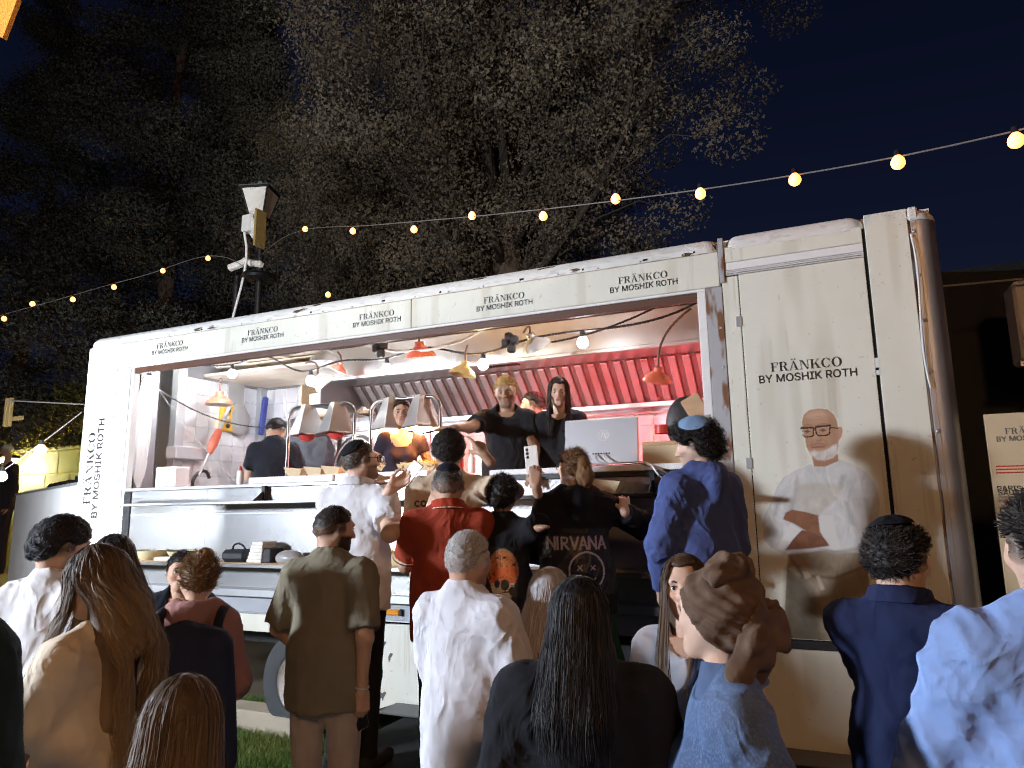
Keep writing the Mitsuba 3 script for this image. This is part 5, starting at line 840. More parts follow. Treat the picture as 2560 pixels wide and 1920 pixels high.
        if top.get('tip') and sl <= 1:
            for i in (0, 1):
                u = _unit(ELB[i] - SH[i]); e1 = _unit(np.cross(u, [.3, 1, .2])); e2 = np.cross(u, e1); a = np.linspace(0, 2 * np.pi, 25); rr = .054 * s * top.get('arm', 1.12) * (1 - .07 * sl) + l * 1.08 + .002
                for off, cc in ((-.010, top['tip']), (-.002, (.02, .02, .03))): o_ = SH[i] + u * (sl * np.linalg.norm(ELB[i] - SH[i]) + off); m_ = tube(o_ + rr * (np.cos(a)[:, None] * e1 + np.sin(a)[:, None] * e2), .003, 5, False); part(k, 'sleeve_band', (W2(m_[0]), m_[1]), 'cloth', smooth=True, color=np.tile(np.array(cc), (len(m_[0]), 1)))
    lg = legs or {'col': (.02, .022, .03)}; S = SDF()
    if lg.get('kind') == 'skirt': S.cone(J(0, 0, .98 * s), np.array([0, 0, .45 * s]), (.150 * build * s + .012), .26 * s, .05, .8); S.cone(np.array([0, 0, .5 * s]), np.array([0, 0, .2 * s]), .25 * s, .29 * s, .05, .85); S.post.append(lambda P, d: np.maximum(d, .22 * s - P[:, 2]))
    else:
        legs_(S, .014, .02); S.cone(np.array([0, 0, .99 * s]), np.array([0, 0, .90 * s]), .145 * build * s + .008, .150 * build * s + .010, .04, .70)
        S.post.append(lambda P, d: np.maximum(d, .06 - P[:, 2])); S.post.append(lambda P, d: np.maximum(d, P[:, 2] - 1.02 * s))
    fl2 = folds(rs, .005, (12, 22), 4, .8); S.post.append(lambda P, d: d - fl2(P)); V, F = S.mesh(lg.get('res', .020)); part(k, 'skirt' if lg.get('kind') == 'skirt' else 'trousers', (W2(V), F), 'cloth', smooth=True, color=np.clip(np.tile(np.array(lg['col']), (len(V), 1)) * (.92 + .16 * meshkit.fbm(V * 20, 2))[:, None], 0, 1))
    S = SDF()
    for g in (-1, 1): S.cone(np.array([g * .105 * s, -.04, .05]), np.array([g * .125 * s, .16 * s, .042]), .050, .044, .02)
    S.post.append(lambda P, d: np.maximum(d, .004 - P[:, 2])); V, F = S.mesh(.022); part(k, 'shoes', (W2(V), F), 'cloth', smooth=True, color=np.tile([.03, .03, .03], (len(V), 1)))
    # --- hair
    if hair:
        kd = hair['kind']; th = hair.get('th', .012); soft = {'fade': 1.0, 'buzz': 1.0, 'short': .9, 'curly': .35}.get(kd, 0); S = SDF(); rr = np.array([.077, .097, .102]) * q + th; S.ell(hc + R @ np.array([0, -.004, .002]) * q, rr, .02, R); noiz = hair.get('bump', .004); fr = hair.get('freq', 60)
        pl = hair.get('line', (.060, .62))          # hairline: height at the forehead, slope towards the nape
        ax = R.T
        def cutf(P, d):
            h = (P - hc) @ R / q; lim = pl[0] + pl[1] * (h[:, 1] - .085); lim = lim + .006 * np.sin(h[:, 0] * 90 + seed) ; d = d if kd in ('long',) else np.maximum(d, np.maximum.reduce([-(np.linalg.norm((h - [e_ * .088, -.008, -.012]) * [1, 1, .8], axis=1) - .033) * q for e_ in (-1, 1)])) ; d = d + (th + .002) * soft * np.clip(1 - (h[:, 2] - lim) / .045, 0, 1) ** 1.5; return np.maximum(d, (lim - h[:, 2]) * q)
        S.post.append(lambda P, d: d - noiz * (2 * meshkit.noise((P - hc) * fr * hair.get('aniso', np.array([1, 1, 1])), 3) - 1) if noiz else d); S.post.append(cutf)
        if kd == 'long':
            b_ = hair.get('back', .11); Lh = hair.get('curtain', hair['len'] * .93); wd = hair.get('width', 1.0); S2 = SDF(); hb = hc + R @ np.array([0, -.035, .0]) * q; down = hc * [1, 1, 1] + np.array([0, -b_, -Lh]) + (R @ np.array([0, -.0, 0])); S2.cone(hb + [0, 0, -.01], hc + np.array([0, -b_ * .8, -Lh * .5]), .084 * q * wd, .088 * wd, .04, .72); S2.cone(hc + np.array([0, -b_ * .8, -Lh * .5]), down, .088 * wd, .075 * wd, .04, .55)
            S2.post.append(lambda P, d: d - .006 * (2 * meshkit.noise(P * [70, 70, 5], 5) - 1)); V1, F1 = S.mesh(hair.get('res', .008)); V2, F2 = S2.mesh(.010); parts = [(V1, F1), (V2, F2)]
        else: parts = [S.mesh(hair.get('res', .0075))]
        if kd in ('bun', 'ponytail'):
            B = SDF()
            if kd == 'bun': bc = X(*hair.get('at', (0, -.06, .105))); B.ell(bc, np.array([.048, .046, .044]) * q * hair.get('size', 1)); B.post.append(lambda P, d: d - .008 * (2 * meshkit.noise(P * 55, 9) - 1))
            else: bc = X(0, -.105, .03); B.cone(bc, bc + R @ np.array([0, -.035, -.08]), .038, .046, .03); B.cone(bc + R @ np.array([0, -.035, -.08]), bc + R @ np.array([0, -.02, -.20]), .046, .022, .03); B.post.append(lambda P, d: d - .007 * (2 * meshkit.noise(P * [70, 70, 22], 9) - 1))
            parts.append(B.mesh(.007))
        V, F = cat(*parts); g = meshkit.noise((V - hc) @ R * [90, 90, 12], 4)[:, None]; C = np.tile(hairc, (len(V), 1)) * (.65 + .7 * g)
        if hair.get('tip') is not None: t = np.clip((hc[2] - V[:, 2] - .05) / max(hair.get('len', .2), .05), 0, 1)[:, None]; C = C * (1 - t) + np.array(hair['tip']) * t
        if kd == 'fade': 
            h = (V - hc) @ R / q; t = np.clip((.035 - h[:, 2] + .25 * h[:, 1]) / .07, 0, .55)[:, None]; C = C * (1 - t) + sk * .6 * t
        if hair.get('grey'): t = (rs.uniform(0, 1, (len(V), 1)) * hair['grey']); C = C * (1 - t) + np.array([.5, .5, .5]) * t
        hk = part(k, 'hair', (W2(V), F), 'hair', smooth=True, color=np.clip(C, 0, 1)); ms, cs = [], []
        if hair.get('n'):
            P, r = strands(hc, R, q, rs, hair['n'], hair.get('len', .3), hair.get('r', .0024), lift=th * .9, wave=hair.get('wave', 0), wl=hair.get('wl', .09), jit=hair.get('jit', .012), back=hair.get('back', .11) + .05, frontfall=hair.get('ff', .10), fringe=hair.get('fringe', .5), gap=hair.get('gap'), m=hair.get('m', 11), fall=np.eye(3) if hair.get('bodyfall', True) is False else rotz(head[0]))
            rv = hair.get('r', .0024) * rs.uniform(.6, 1.5, len(P)); m_ = locks(P, rv, c=hc); tone = rs.uniform(.78, 1.22, (len(P), 1, 1)); t = np.linspace(0, 1, P.shape[1])[None, :, None] ** 1.2; cc = (hairc * (1 - t) + np.array(hair.get('tip', hairc)) * t) * tone; ms.append(m_); cs.append(np.repeat(np.broadcast_to(cc, P.shape).reshape(-1, 3), 2, 0))
        ns = hair.get('spikes', 0)
        if ns:
            i = rs.integers(0, len(parts[0][0]), ns); p = parts[0][0][i]; nrm = _unit_rows((p - hc) @ R / rr ** 2) @ R.T; dr_ = _unit_rows(nrm + (R @ np.array(hair.get('comb', (0, .5, .3))))[None] + rs.normal(0, hair.get('mess', .35), (ns, 3))); Ls = hair.get('sl', .018) * rs.uniform(.5, 1.3, (ns, 1)); a = np.linspace(0, 1, 3)[None, :, None]; 
            if kippah: u_ = _unit_rows((p - hc) @ R); ok = u_ @ _unit(np.array(kippah.get('dir', (0, -.45, .9)))) < math.cos(kippah.get('ang', .8) * 1.02); p, nrm, dr_, Ls = p[ok], nrm[ok], dr_[ok], Ls[ok]; ns = len(p)
            P = p[:, None] - nrm[:, None] * .003 + dr_[:, None] * Ls[:, None] * a + nrm[:, None] * Ls[:, None] * hair.get('lift', -.25) * a ** 2
            if kd == 'curly': ph = rs.uniform(0, 6.28, (ns, 1)); ta = _unit_rows(np.cross(nrm, rs.normal(0, 1, (ns, 3)))); tb = np.cross(nrm, ta); aa = np.linspace(0, 1, 8)[None, :, None]; ang = ph[:, :, None] + aa * 7.5; P = p[:, None] + nrm[:, None] * Ls[:, None] * aa * .8 + hair.get('cr', .0075) * (np.cos(ang) * ta[:, None] + np.sin(ang) * tb[:, None])
            m_ = locks(P, hair.get('sr', .0016) * rs.uniform(.7, 1.4, ns), c=hc); tone = rs.uniform(.6, 1.5, (ns, 1)); cc = hairc * tone
            if hair.get('grey'): t = (rs.uniform(0, 1, (ns, 1)) < hair['grey']); cc = np.where(t, np.array([.5, .49, .47]) * tone, cc)
            ms.append(m_); cs.append(np.repeat(np.repeat(cc, P.shape[1], 0), 2, 0))
        if ms: m_ = cat(*ms); part(hk, 'locks', (W2(m_[0]), m_[1]), 'hair', color=np.clip(np.vstack(cs), 0, 1), kind='stuff', smooth=True)
    if kippah:
        kr = kippah.get('r', .078) * q; cdir = _unit(np.array(kippah.get('dir', (0, -.45, .9)))); th = (hair or {}).get('th', .012) + (hair or {}).get('bump', .004) + .006; a = np.linspace(0, kippah.get('ang', .80), 9); b = np.arange(25) * 2 * np.pi / 24; e1 = _unit(np.cross(cdir, [1, 0, 0])); e2 = np.cross(cdir, e1); P = np.zeros((9, 25, 3))
        rad = np.array([.077, .097, .102]) * q + th
        for i, t in enumerate(a):
            dd = math.cos(t) * cdir + math.sin(t) * (np.cos(b)[:, None] * e1 + np.sin(b)[:, None] * e2); sc = 1 / np.linalg.norm(dd / rad, axis=1, keepdims=True); P[i] = hc + (dd * (sc + .004 * (i < 8)) + np.array([0, -.004, .002]) * q) @ R.T
        m_ = grid(P); seam = (.85 + .15 * np.abs(np.sin(np.tile(b, 9) * 2)))[:, None]; part(k, 'kippah', (W2(m_[0]), m_[1]), 'cloth', smooth=True, color=np.clip(np.tile(np.array(kippah['col']), (len(m_[0]), 1)) * seam, 0, 1), label=kippah.get('label'))
    return k, dict(W2=W2, toL=toL, R=R, hc=hc, X=X, q=q, s=s, nb=nb, SH=SH, ELB=ELB, WR=WR, zs=zs, Rb=Rb, J=J, W=[W2(w) for w in WR], dirs=[Rb @ d for d in hd_dir], H=H)
def decal(label, x0, x1, z0, z1, n, m, side=-1, lift=.003):
    """a print draped on the back (side -1) or front of a person's top: rays from behind find the cloth; returns (V, F, u, v)"""
    S, W2 = PEOPLE[label][:2]; U, Vv = np.meshgrid(np.linspace(0, 1, n), np.linspace(0, 1, m), indexing='ij'); X, Z = x0 + (x1 - x0) * U, z0 + (z1 - z0) * Vv; P = np.stack([X.ravel(), np.full(X.size, side * .5), Z.ravel()], 1); st = -side
    for _ in range(40): d = S(P); P[:, 1] += st * np.clip(d * .7, -.02, .05)
    P[:, 1] += side * lift; G = W2(P).reshape(n, m, 3); v, f = grid(G, flip=(side > 0)); return v, f, U.ravel(), Vv.ravel(), P
# ------------------------------------------------------------------ the people
DK = .38; FL = 1.05
BLK = (.022, .022, .026); WHT = (.64, .65, .68)
def hs_(kind, col, **k): return dict(kind=kind, col=col, **k)
SHORTB = dict(th=.010, spikes=2600, sl=.016, sr=.0015, comb=(0, .6, .2))
def long_(col, L, **k): 
    d = dict(kind='long', col=col, len=L, n=1800, th=.012, r=.0026, line=(.062, .50)); d.update(k); return d
# inside the truck
person('cook in a dark tee turned to the rear wall at the left of the kitchen', atD(690, 1047, 6.6), FL, yaw=-12, head=(-25, -28, 0), lean=(0, .10), skin='mid', top=dict(col=(.022, .024, .032), loose=.02, sleeve=.7), hair=hs_('short', (.012, .010, .010), **SHORTB), arms=(dict(l=(-.22, .38, 1.05)), dict(l=(.22, .34, 1.05))), seed=1)
person('woman in a scoop neck tee behind the glowing heat lamps, lit orange', atD(1005, 1004, 5.95), FL, yaw=178, head=(0, -6, 0), female=True, skin='mid', top=dict(col=(.035, .028, .042), loose=.004, sleeve=.45, neckr=.105, neckz=-.02, arm=1.0, fold=.003), hair=hs_('buzz', (.03, .018, .012), th=.006, spikes=1200, sl=.01), arms=(dict(l=(-.24, .18, 1.0)), dict(l=(.24, .18, 1.0))), face=True, seed=2)
BL, bi = person('man with bleached hair and a black tee who stretches his arm over the counter', atD(1265, 945, 5.55), FL, yaw=180, head=(-8, -14, 4), skin='tan', top=dict(col=BLK, loose=.016, sleeve=.62), hair=hs_('fade', (.50, .36, .15), th=.012, spikes=2600, sl=.014, sr=.0016, mess=.6, lift=.1, line=(.052, .62)), beard=dict(col=(.07, .045, .03), a=.45), face=-.35,
       arms=(dict(l=(-.20, .30, .98), d=(.2, -.9, -.35), n=(0, 0, -1), curl=.25), dict(w=atD(1140, 1070, 4.98), pole=(.3, .2, -1), d=(-.95, -.25, -.05), n=(0, -.2, -1), curl=(.15, .75, .85, .9), thumb=.6)), seed=3)
person('man seen in profile behind the two sellers', atD(1335, 984, 6.25), FL, yaw=70, head=(18, 0, 0), skin='mid', top=dict(col=BLK, loose=.016), hair=hs_('fade', (.018, .012, .010), th=.013, spikes=2200, sl=.015, line=(.058, .55)), face=True, seed=4)
person('woman with long straight dark hair and a black tee behind the monitor', atD(1396, 946, 5.5), FL, yaw=172, head=(6, -16, -3), female=True, skin='light', top=dict(col=BLK, loose=.012, sleeve=.6, neckr=.07), hair=long_((.022, .014, .012), .46, n=2600, back=.10, fringe=.75, width=.86, line=(.070, .45), ff=.105, r=.0013, jit=.006), face=-.4, arms=(dict(l=(-.18, .30, 1.0)), dict(l=(.18, .30, 1.0))), seed=5)
# on the deck
PO, pi_ = person('bearded man in a white polo shirt, black kippah and glasses holding a phone', atD(897, 1110, 4.25), DK, yaw=-32, head=(-34, 8, -3), skin='light', build=1.1, top=dict(col=WHT, loose=.024, sleeve=.72, hem=.83, collar=WHT, fold=.008), legs=dict(col=(.018, .018, .022)), hair=hs_('short', (.05, .035, .025), th=.010, spikes=2400, sl=.013, grey=.12), kippah=dict(col=(.014, .014, .018), ang=.78), glasses=True, beard=dict(col=(.11, .055, .03), a=.85), face=True,
       arms=(dict(w=atD(975, 1222, 4.05), pole=(-.3, .2, -1), d=(.55, .55, .5), n=(.55, -.75, .3), curl=.45), dict(w=atD(1075, 1285, 4.0), pole=(.8, -.5, -.6), d=(.15, .25, .95), n=(.2, .9, 0), curl=.18)), seed=6)
BE, be = person('man in a beige tee with short curly hair who points up into the kitchen', atD(1122, 1084, 4.35), DK, yaw=-6, head=(0, 4, 0), skin='tan', top=dict(col=(.52, .42, .31), loose=.026, sleeve=.75, fold=.008), legs=dict(col=(.05, .06, .10)), hair=hs_('curly', (.016, .012, .011), th=.022, bump=.010, freq=48, spikes=1800, sl=.014, sr=.0019, line=(.065, .74)),
       arms=(dict(l=(-.26, .30, 1.02)), dict(w=atD(1212, 1138, 4.05), pole=(.9, -.1, -.75), d=(-.55, .25, .78), n=(-.7, .5, -.5), curl=(.12, .95, 1.0, 1.0), thumb=.8)), seed=7)
RE, re_ = person('man in a rust red polo shirt with a dark kippah, seen from behind', atD(1120, 1166, 3.95), DK - .02, yaw=0, head=(0, -10, 0), skin='mid', build=1.12, top=dict(col=(.30, .050, .027), loose=.020, sleeve=.80, hem=.78, collar=(.36, .05, .025), tip=(.75, .62, .50)), legs=dict(col=(.02, .022, .03)), hair=hs_('fade', (.030, .024, .022), th=.009, spikes=3000, sl=.010, line=(.06, .84), grey=.1), kippah=dict(col=(.016, .018, .028), ang=.70, dir=(0, -.35, .94)),
       arms=(dict(l=(-.10, .34, 1.14), pole=(-.7, -.5, -.6)), dict(l=(.12, .33, 1.14), pole=(.7, -.5, -.6))), seed=8)
CU, cu = person('woman with black curly hair in a black tee with an orange skull print, arm raised', atD(1255, 1194, 4.0), DK - .02, yaw=-6, head=(-6, 4, 3), female=True, skin='tan', top=dict(col=(.012, .012, .014), loose=.020, sleeve=.72, hem=.80, label='black tee with a large orange and cream print'), legs=dict(col=(.03, .045, .085)), hair=hs_('bun', (.012, .010, .010), th=.016, bump=.008, freq=50, spikes=2400, sl=.028, mess=.8, at=(-.01, -.105, -.035), size=.95, line=(.06, .84)),
       arms=(dict(l=(-.10, .30, 1.05)), dict(w=atD(1340, 1215, 3.58), pole=(.8, -.75, -.5), d=(-.08, .12, .98), n=(-.25, .95, 0), curl=.55, thumb=.5)), seed=9)
PN, pn = person('woman with a brown ponytail and glasses in a black printed hoodie and green skirt', atD(1434, 1128, 4.25), DK, yaw=6, head=(28, 2, 4), female=True, build=1.15, skin='light', top=dict(kind='hood', col=(.014, .015, .020), loose=.034, sleeve=1.3, hem=.80, fold=.010), legs=dict(kind='skirt', col=(.008, .045, .020)), hair=hs_('ponytail', (.16, .085, .040), th=.013, spikes=2200, sl=.030, mess=.5, lift=-.1, line=(.07, .88), comb=(0, -1.0, .1)), glasses=True, face=True,
       arms=(dict(l=(-.16, .38, 1.18)), dict(w=atD(1562, 1282, 4.1), pole=(.9, -.5, -.3), d=(-.1, .45, .88), n=(-.5, .6, -.3), curl=(.55, .5, .45, .15), thumb=.4)), seed=10)
HO, ho = person('young man in a blue hoodie with tousled dark hair and a light blue kippah', atD(1742, 1062, 3.85), DK, yaw=40, head=(32, -10, 0), skin='light', top=dict(kind='hood', col=(.075, .105, .27), loose=.026, sleeve=1.3, hem=.78, fold=.009, res=.0105), legs=dict(col=(.03, .035, .06)), hair=hs_('curly', (.016, .013, .013), th=.026, bump=.014, freq=34, spikes=3200, sl=.050, cr=.012, sr=.0022, line=(.058, .92)), kippah=dict(col=(.20, .32, .50), ang=.64, dir=(-.40, -.22, .88), label='light blue kippah'), face=True, beard=dict(col=(.06, .045, .04), a=.3),
       arms=(dict(l=(-.18, .14, .98), pole=(-1, -.5, -.3)), dict(l=(.20, .20, 1.0))), seed=11)
# the crowd on the ground
person('man in a white tee with thick cropped black hair at the far left', atD(152, 1304, 3.0), 0, yaw=-42, head=(-30, -8, 0), skin='mid', top=dict(col=(.66, .67, .70), loose=.030, sleeve=.78, hem=.78, fold=.009), legs=dict(col=(.36, .36, .38)), hair=hs_('curly', (.018, .018, .024), th=.024, bump=.007, freq=60, spikes=2600, sl=.010, sr=.0016, line=(.046, .60)), face=True, beard=dict(col=(.04, .03, .025), a=.5), seed=12)
person('person in a dark navy jacket over a white shirt cut by the left edge', atD(-300, 1170, 1.3), 0, yaw=-20, head=(-10, 0, 0), skin='mid', build=.95, top=dict(kind='hood', col=(.018, .036, .048), loose=.020, sleeve=1.3, hem=1.0, name='jacket'), legs=dict(col=(.50, .47, .43)), hair=hs_('short', (.02, .015, .012), **SHORTB), seed=13)
LO, lo_ = person('woman with long wavy brown hair and a cream tee holding a water bottle', atD(262, 1368, 2.28), 0, yaw=50, head=(10, -14, 0), female=True, skin='mid', build=.98, top=dict(col=(.66, .58, .46), loose=.018, sleeve=.85, hem=.86, fold=.007), legs=dict(col=(.022, .024, .034)), hair=long_((.055, .035, .024), .62, tip=(.34, .23, .12), n=7000, wave=.018, wl=.15, jit=.014, r=.0012, back=.10, width=.95, m=14, curtain=.40, gap=(-2.95, -1.6)), face=True,
       arms=(dict(l=(-.20, .30, .80), pole=(-.4, -.6, -.6)), dict(l=(.24, .42, 1.0), curl=.75)), seed=14)
person('woman with dark hair mostly hidden behind the wavy haired woman', atD(292, 1342, 3.5), 0, yaw=40, head=(20, -5, 0), female=True, skin='mid', top=dict(col=(.05, .05, .06), loose=.02), hair=long_((.016, .013, .014), .42, n=1000, back=.10), seed=15)
person('boy with short dark hair in a dark shirt looking back from the ledge', atD(458, 1384, 4.1), 0, yaw=165, head=(14, -2, 0), child=True, skin='mid', build=.9, top=dict(col=(.014, .018, .028), loose=.018, sleeve=1.3, neckr=.07), hair=hs_('fade', (.02, .016, .014), th=.012, spikes=2400, sl=.018, line=(.056, .72)), face=True, seed=16)
BU, bu = person('woman with a messy bun, dusty pink jacket and a navy backpack', atD(500, 1396, 3.35), 0, yaw=-12, head=(14, -8, 6), female=True, build=.92, skin='mid', top=dict(kind='hood', col=(.29, .155, .14), loose=.028, sleeve=1.3, hem=.82, fold=.010, name='jacket'), legs=dict(col=(.03, .03, .035)), hair=hs_('bun', (.15, .085, .035), th=.014, bump=.006, spikes=2600, sl=.034, mess=.75, lift=0, at=(.01, -.045, .112), size=.95, line=(.07, .86), comb=(0, -.3, .8)),
       arms=(dict(l=(-.20, .30, 1.02)), dict(l=(.14, .24, .98), pole=(.3, -.7, -.5))), seed=17)
OL, ol = person('bearded man in an olive tee turning his head to the right, phone in hand', atD(832, 1270, 3.7), 0, yaw=-20, head=(-46, -6, 0), lean=(.0, .02), skin='mid', build=.98, top=dict(col=(.185, .170, .125), loose=.024, sleeve=.92, hem=.80, fold=.007, arm=1.12), legs=dict(col=(.42, .36, .33)), hair=hs_('fade', (.020, .016, .015), th=.010, spikes=3200, sl=.010, line=(.054, .62)), beard=dict(col=(.022, .015, .012), a=.95), face=True,
       arms=(dict(l=(-.20, .24, 1.02), pole=(-1, -.6, -.2)), dict(w=atD(905, 1728, 3.45), pole=(.4, -.8, 0), d=(.02, .1, -1), n=(-.9, .3, 0), curl=.6, thumb=.6)), seed=18)
GR, gr = person('man with cropped grey hair in a white tee, seen from behind', atD(1166, 1332, 2.85), 0, yaw=-40, head=(4, -6, 0), skin=(.50, .30, .22), build=1.04, top=dict(col=(.58, .59, .64), loose=.024, sleeve=.82, hem=.74, fold=.008, res=.010), legs=dict(col=(.09, .09, .11)), hair=hs_('fade', (.27, .265, .26), th=.008, spikes=4200, sl=.011, sr=.0014, line=(.052, .72), grey=.55), seed=20, fine=.006,
       arms=(dict(l=(-.14, .26, 1.0)), dict(l=(.22, .22, .95))))
person('woman with straight silver grey hair between the grey haired man and the black jacket', atD(1370, 1426, 2.85), 0, yaw=-8, head=(-22, -8, 0), female=True, skin='light', top=dict(col=(.48, .33, .27), loose=.022, sleeve=1.3), hair=long_((.40, .40, .42), .50, tip=(.30, .26, .24), n=4000, r=.0013, back=.09, jit=.008), seed=21)
BJ, bj = person('woman with shoulder length black hair in a black jacket, front middle', atD(1445, 1452, 2.0), 0, yaw=-4, head=(-4, -4, 0), female=True, build=1.22, skin='light', top=dict(kind='tee', col=(.016, .018, .023), loose=.034, sleeve=1.3, hem=.72, fold=.007, name='jacket', neckr=.06), hair=long_((.012, .012, .015), .34, n=6500, r=.0012, back=.10, jit=.010, width=1.12, wave=.004, wl=.2), seed=22)
FG, fg = person('girl with long brown hair and a white tee facing the camera', atD(1712, 1394, 2.45), 0, yaw=168, head=(4, 0, 2), female=True, skin='light', build=.95, top=dict(col=(.62, .64, .72), loose=.016, sleeve=.62, fold=.006), legs=dict(col=(.03, .04, .07)), hair=long_((.060, .036, .022), .60, tip=(.20, .125, .07), n=4000, r=.0014, jit=.008, back=.09, fringe=.70, width=.98, line=(.082, .45), part_x=0, ff=.12, m=14), face=-.05, fine=.0045, seed=23)
WR_, wr = person('woman in a brown headwrap and a denim jacket, seen from behind', atD(1792, 1442, 1.80), 0, yaw=98, head=(-44, -2, 6), female=True, skin='light', build=1.05, top=dict(bsdf='denim', col=(.085, .135, .255), loose=.026, sleeve=1.3, hem=.84, fold=.008, name='jacket', neckr=.066, res=.010), legs=dict(col=(.03, .04, .09)), hair=None, face=True, fine=.0055, seed=24, arms=(dict(l=(-.23, .05, .88), pole=(-.3, -.9, -.3)), None))
NV, nv = person('man in a navy shirt and black kippah with his arms folded', atD(2232, 1316, 2.35), 0, yaw=-14, head=(-16, -4, 0), skin='light', build=1.0, top=dict(col=(.018, .025, .070), loose=.016, sleeve=1.3, hem=.80, collar=(.020, .028, .078), fold=.007, res=.010), hair=hs_('short', (.014, .012, .012), th=.020, bump=.006, freq=45, spikes=3600, sl=.026, sr=.0017, mess=.45, line=(.05, .80)), kippah=dict(col=(.012, .014, .020), ang=.62, dir=(-.12, -.1, .98)),
       arms=(dict(l=(.06, .30, 1.14), pole=(-1, -.3, -.5)), dict(l=(-.06, .32, 1.10), pole=(1, -.3, -.5))), seed=25)
RI, ri = person('man in a bright blue hoodie cut by the right edge', atD(2625, 1240, 1.55), 0, yaw=22, head=(10, -6, 0), skin='light', build=1.08, top=dict(kind='hood', col=(.22, .33, .62), loose=.040, sleeve=1.3, hem=.78, fold=.011, res=.010), hair=hs_('short', (.018, .015, .014), th=.016, spikes=3200, sl=.024, mess=.5, line=(.05, .78)), arms=(dict(l=(-.18, .24, 1.0), pole=(-1, -.5, -.4)), None), seed=26)
person('girl with long light brown hair at the bottom left, only her head showing', atD(458, 1706, 1.45), 0, yaw=-4, head=(-6, -6, 0), female=True, child=True, skin='light', top=dict(col=(.10, .10, .12), loose=.02), hair=long_((.085, .058, .038), .40, tip=(.26, .19, .12), n=6500, r=.0011, back=.08, jit=.012, width=1.0, m=14), fine=.006, seed=19)
person('far person in dark clothes and a white cap behind the stall at the left edge', planray(22, 1112, (-8.5, 6.6), (-12, 8.0)), .5, yaw=120, head=(0, -8, 0), skin='tan', top=dict(col=(.02, .022, .03), loose=.02, sleeve=1.3), hair=hs_('buzz', (.6, .58, .54), th=.018, spikes=0, line=(.03, .3)), seed=27)
# ------------------------------------------------------------------ what they hold, wear and carry
def phone(pos, d, n, lab, lit=False, cam=True):
    k = thing('phone', lab, 'phone'); d = _unit(d); n = _unit(np.asarray(n) - d * (np.asarray(n) @ d)); x = np.cross(d, n); Rm = np.stack([x, d, n], 1)
    part(k, 'case', tf(bx(-.036, .036, -.075, .075, -.004, .004, .003), Rm, pos), 'white_enamel' if not lit else 'black_paint')
    if lit: p = part(k, 'screen', tf((np.array([[-.033, -.071, .0048], [.033, -.071, .0048], [.033, .071, .0048], [-.033, .071, .0048]]), np.array([[0, 1, 2], [0, 2, 3]])), Rm, pos), 'bulb_glass'); scene[p]['emitter'] = _emit((1.1, 1.1, 1.15), .6); part(k, 'text_lines', tf(cat(*[bx(-.024, .012 - .01 * (i % 2), y, y + .003, .0050, .0054) for i, y in enumerate((-.02, .0, .02, .035))]), Rm, pos), 'silver_plastic')
    else: part(k, 'screen', tf(bx(-.033, .033, -.071, .071, -.0052, -.0041), Rm, pos), 'black_paint')
    if cam and not lit: [part(k, 'lens', tf(lathe([(.0001, .0065), (.007, .0065), (.008, .004)], 12), Rm, pos + Rm @ [-.020, .055 - .020 * i, 0]), 'black_paint') for i in range(3)]
    return k
w = pi_['W'][0]; phone(w + np.array([.09, .10, .10]) * .9, (.55, .3, .78), (.45, -.85, .30), 'phone with a bright screen held by the man in the white polo', lit=True)
w = cu['W'][1]; phone(w + np.array([-.035, .035, .135]), (-.12, .1, 1), (.15, -1, .1), 'pale phone with three lenses held up by the curly haired woman')
w = ol['W'][1]; phone(w + np.array([-.035, .04, -.12]), (.05, .25, -1), (-.9, .35, 0), 'phone held down at the thigh of the man in the olive tee', cam=False)
w = (re_['W'][0] + re_['W'][1]) / 2; phone(w + np.array([-.16, .10, .06]), (.5, .5, .7), (.2, -.8, .5), 'phone in front of the man in the red polo', cam=False)
# marker in the bleached man's hand, bottle
w = bi['W'][1] + bi['dirs'][1] * .10; single('pen', tube([w + [.02, -.01, .0], w + [-.13, -.06, -.03]], .006, 8), 'black_paint', 'thin dark pen in the outstretched hand of the seller', 'pen', smooth=True)
w = lo_['W'][1]; k = thing('water_bottle', 'small clear water bottle held by the wavy haired woman', 'bottle'); part(k, 'body', tf(lathe([(.0001, -.12), (.030, -.12), (.033, -.10), (.030, -.04), (.033, .02), (.030, .06), (.013, .10), (.013, .12)], 20), roty(12), w + lo_['dirs'][1] * .07), 'clear_plastic', smooth=40); part(k, 'label', tf(lathe([(.0335, -.05), (.0335, .01)], 20), roty(12), w + lo_['dirs'][1] * .07), 'red_plastic', smooth=True); part(k, 'cap', tf(lathe([(.0145, .12), (.0145, .135), (.0001, .135)], 12), roty(12), w + lo_['dirs'][1] * .07), 'white_enamel')
def band(info, i, off, r, m_, name, lab, parent):
    u = _unit(info['W'][i] - info['W2'](info['ELB'][i])); e1 = _unit(np.cross(u, [.2, .3, 1])); e2 = np.cross(u, e1); a = np.linspace(0, 2 * np.pi, 21); o = info['W'][i] - u * off; part(parent, name, tube(o + r * (np.cos(a)[:, None] * e1 + np.sin(a)[:, None] * e2), .0055, 6, False), m_, label=lab, smooth=True)
band(pi_, 1, .03, .034, 'plywood', 'wristwatch', None, PO); band(ol, 1, .02, .031, 'silver_plastic', 'bracelet', None, OL); band(lo_, 0, .03, .031, 'black_rubber', 'wristwatch', None, LO); band(pn, 1, .015, .029, 'black_rubber', 'wristband', None, PN)
# polo man's fringe cords
for x in (.02, .075):
    P = [(x, -.165, .86), (x + .005, -.175, .70), (x + .012, -.17, .52), (x + .01, -.165, .36)]; m_ = tube(curve(np.array(P) * pi_['s'], 16), .0085, 6); part(PO, 'fringe', (pi_['W2'](m_[0]), m_[1]), 'cloth', smooth=True, color=np.tile([.6, .56, .48], (len(m_[0]), 1)))
